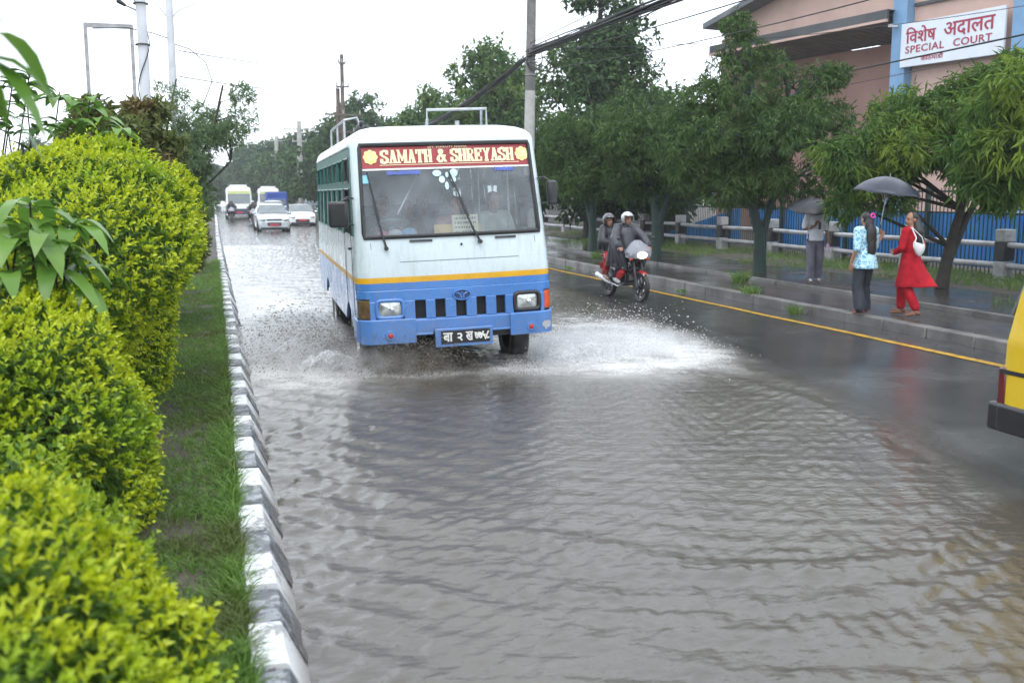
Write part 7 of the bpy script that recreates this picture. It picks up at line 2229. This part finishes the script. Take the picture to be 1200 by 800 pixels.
water_sheet((3.55, 10.9), (3.75, 12.0), -48, 28, 3.6, 24, .52, 1, M_SHEET); water_sheet((3.6, 11.0), (3.75, 11.8), -30, 20, 2.7, 34, .46, 2, M_SHEET)
water_sheet((3.55, 10.85), (3.7, 11.4), -60, 5, 2.0, 30, .34, 3, M_SHEET)
water_sheet((1.42, 12.2), (1.40, 13.6), 205, 150, 2.7, 48, .52, 8, M_SHEETM); water_sheet((1.42, 12.4), (1.40, 13.4), 190, 160, 3.0, 38, .5, 9, M_SHEET)
water_sheet((1.55, 11.1), (1.42, 12.3), 225, 150, 3.1, 34, .5, 4, M_SHEET); water_sheet((1.5, 11.2), (1.42, 12.6), 215, 160, 2.3, 40, .46, 10, M_SHEET); water_sheet((1.5, 11.3), (1.42, 12.2), 205, 150, 2.0, 48, .46, 5, M_SHEETM)
water_sheet((1.6, 10.95), (2.35, 10.95), 245, 290, 1.5, 52, .36, 6, M_SHEETM); water_sheet((1.42, 14.8), (1.40, 15.6), 200, 130, 2.0, 36, .38, 7, M_SHEET)

# the finest of the spray hangs as mist: small closed puffs of thin volume over the jets
def mist(c, rad, dens, seed, rz=0.0):
    g = G(); g.ball((0, 0, 0), rad, 20, 12)
    m = bpy.data.materials.new("spray_mist"); m.use_nodes = True; t = m.node_tree
    for n in list(t.nodes): t.nodes.remove(n)
    o_ = t.nodes.new("ShaderNodeOutputMaterial"); pv = t.nodes.new("ShaderNodeVolumePrincipled")
    pv.inputs['Color'].default_value = (.93, .93, .94, 1); pv.inputs['Anisotropy'].default_value = .2
    tc = t.nodes.new("ShaderNodeTexCoord"); mp = t.nodes.new("ShaderNodeMapping")
    mp.inputs['Scale'].default_value = tuple(1 / r for r in rad); t.links.new(tc.outputs['Object'], mp.inputs[0])
    ln = t.nodes.new("ShaderNodeVectorMath"); ln.operation = 'LENGTH'; t.links.new(mp.outputs[0], ln.inputs[0])
    fall = _ramp(t, ln.outputs['Value'], .15, 1.0, 1.0, 0.0)
    mp2 = t.nodes.new("ShaderNodeMapping"); mp2.inputs['Location'].default_value = (seed * 3.1, seed, 0); t.links.new(tc.outputs['Object'], mp2.inputs[0])
    nz = _ramp(t, _noise(t, 5.5, 5, .65, vec=mp2.outputs[0]), .42, .72)
    mu = t.nodes.new("ShaderNodeMath"); mu.operation = 'MULTIPLY'; t.links.new(fall, mu.inputs[0]); t.links.new(nz, mu.inputs[1])
    m2 = t.nodes.new("ShaderNodeMath"); m2.operation = 'MULTIPLY'; t.links.new(mu.outputs[0], m2.inputs[0]); m2.inputs[1].default_value = dens
    t.links.new(m2.outputs[0], pv.inputs['Density']); t.links.new(pv.outputs[0], o_.inputs['Volume'])
    o = tag(g.build("spray_mist", m), kind='stuff'); o.location = c; o.rotation_euler = (0, 0, rz)
mist((4.7, 11.4, .05), (1.35, .75, .36), 9.0, 1, -.1)
mist((.85, 12.1, .10), (.80, 1.5, .55), 12.0, 2)
mist((1.7, 10.8, .06), (.9, .4, .35), 7.0, 3)

# ================================================================== RAIN HAZE
hz = bpy.data.materials.new("rain_haze"); hz.use_nodes = True; t = hz.node_tree
for n in list(t.nodes): t.nodes.remove(n)
o_ = t.nodes.new("ShaderNodeOutputMaterial"); pv = t.nodes.new("ShaderNodeVolumePrincipled")
pv.inputs['Color'].default_value = (.93, .96, 1.0, 1); pv.inputs['Density'].default_value = .0006; pv.inputs['Anisotropy'].default_value = 0.0
t.links.new(pv.outputs[0], o_.inputs['Volume'])
g = G(); g.box((0, 375, 7.8), (960, 1110, 18.4))
tag(g.build("haze", hz, smooth=0), kind='stuff')
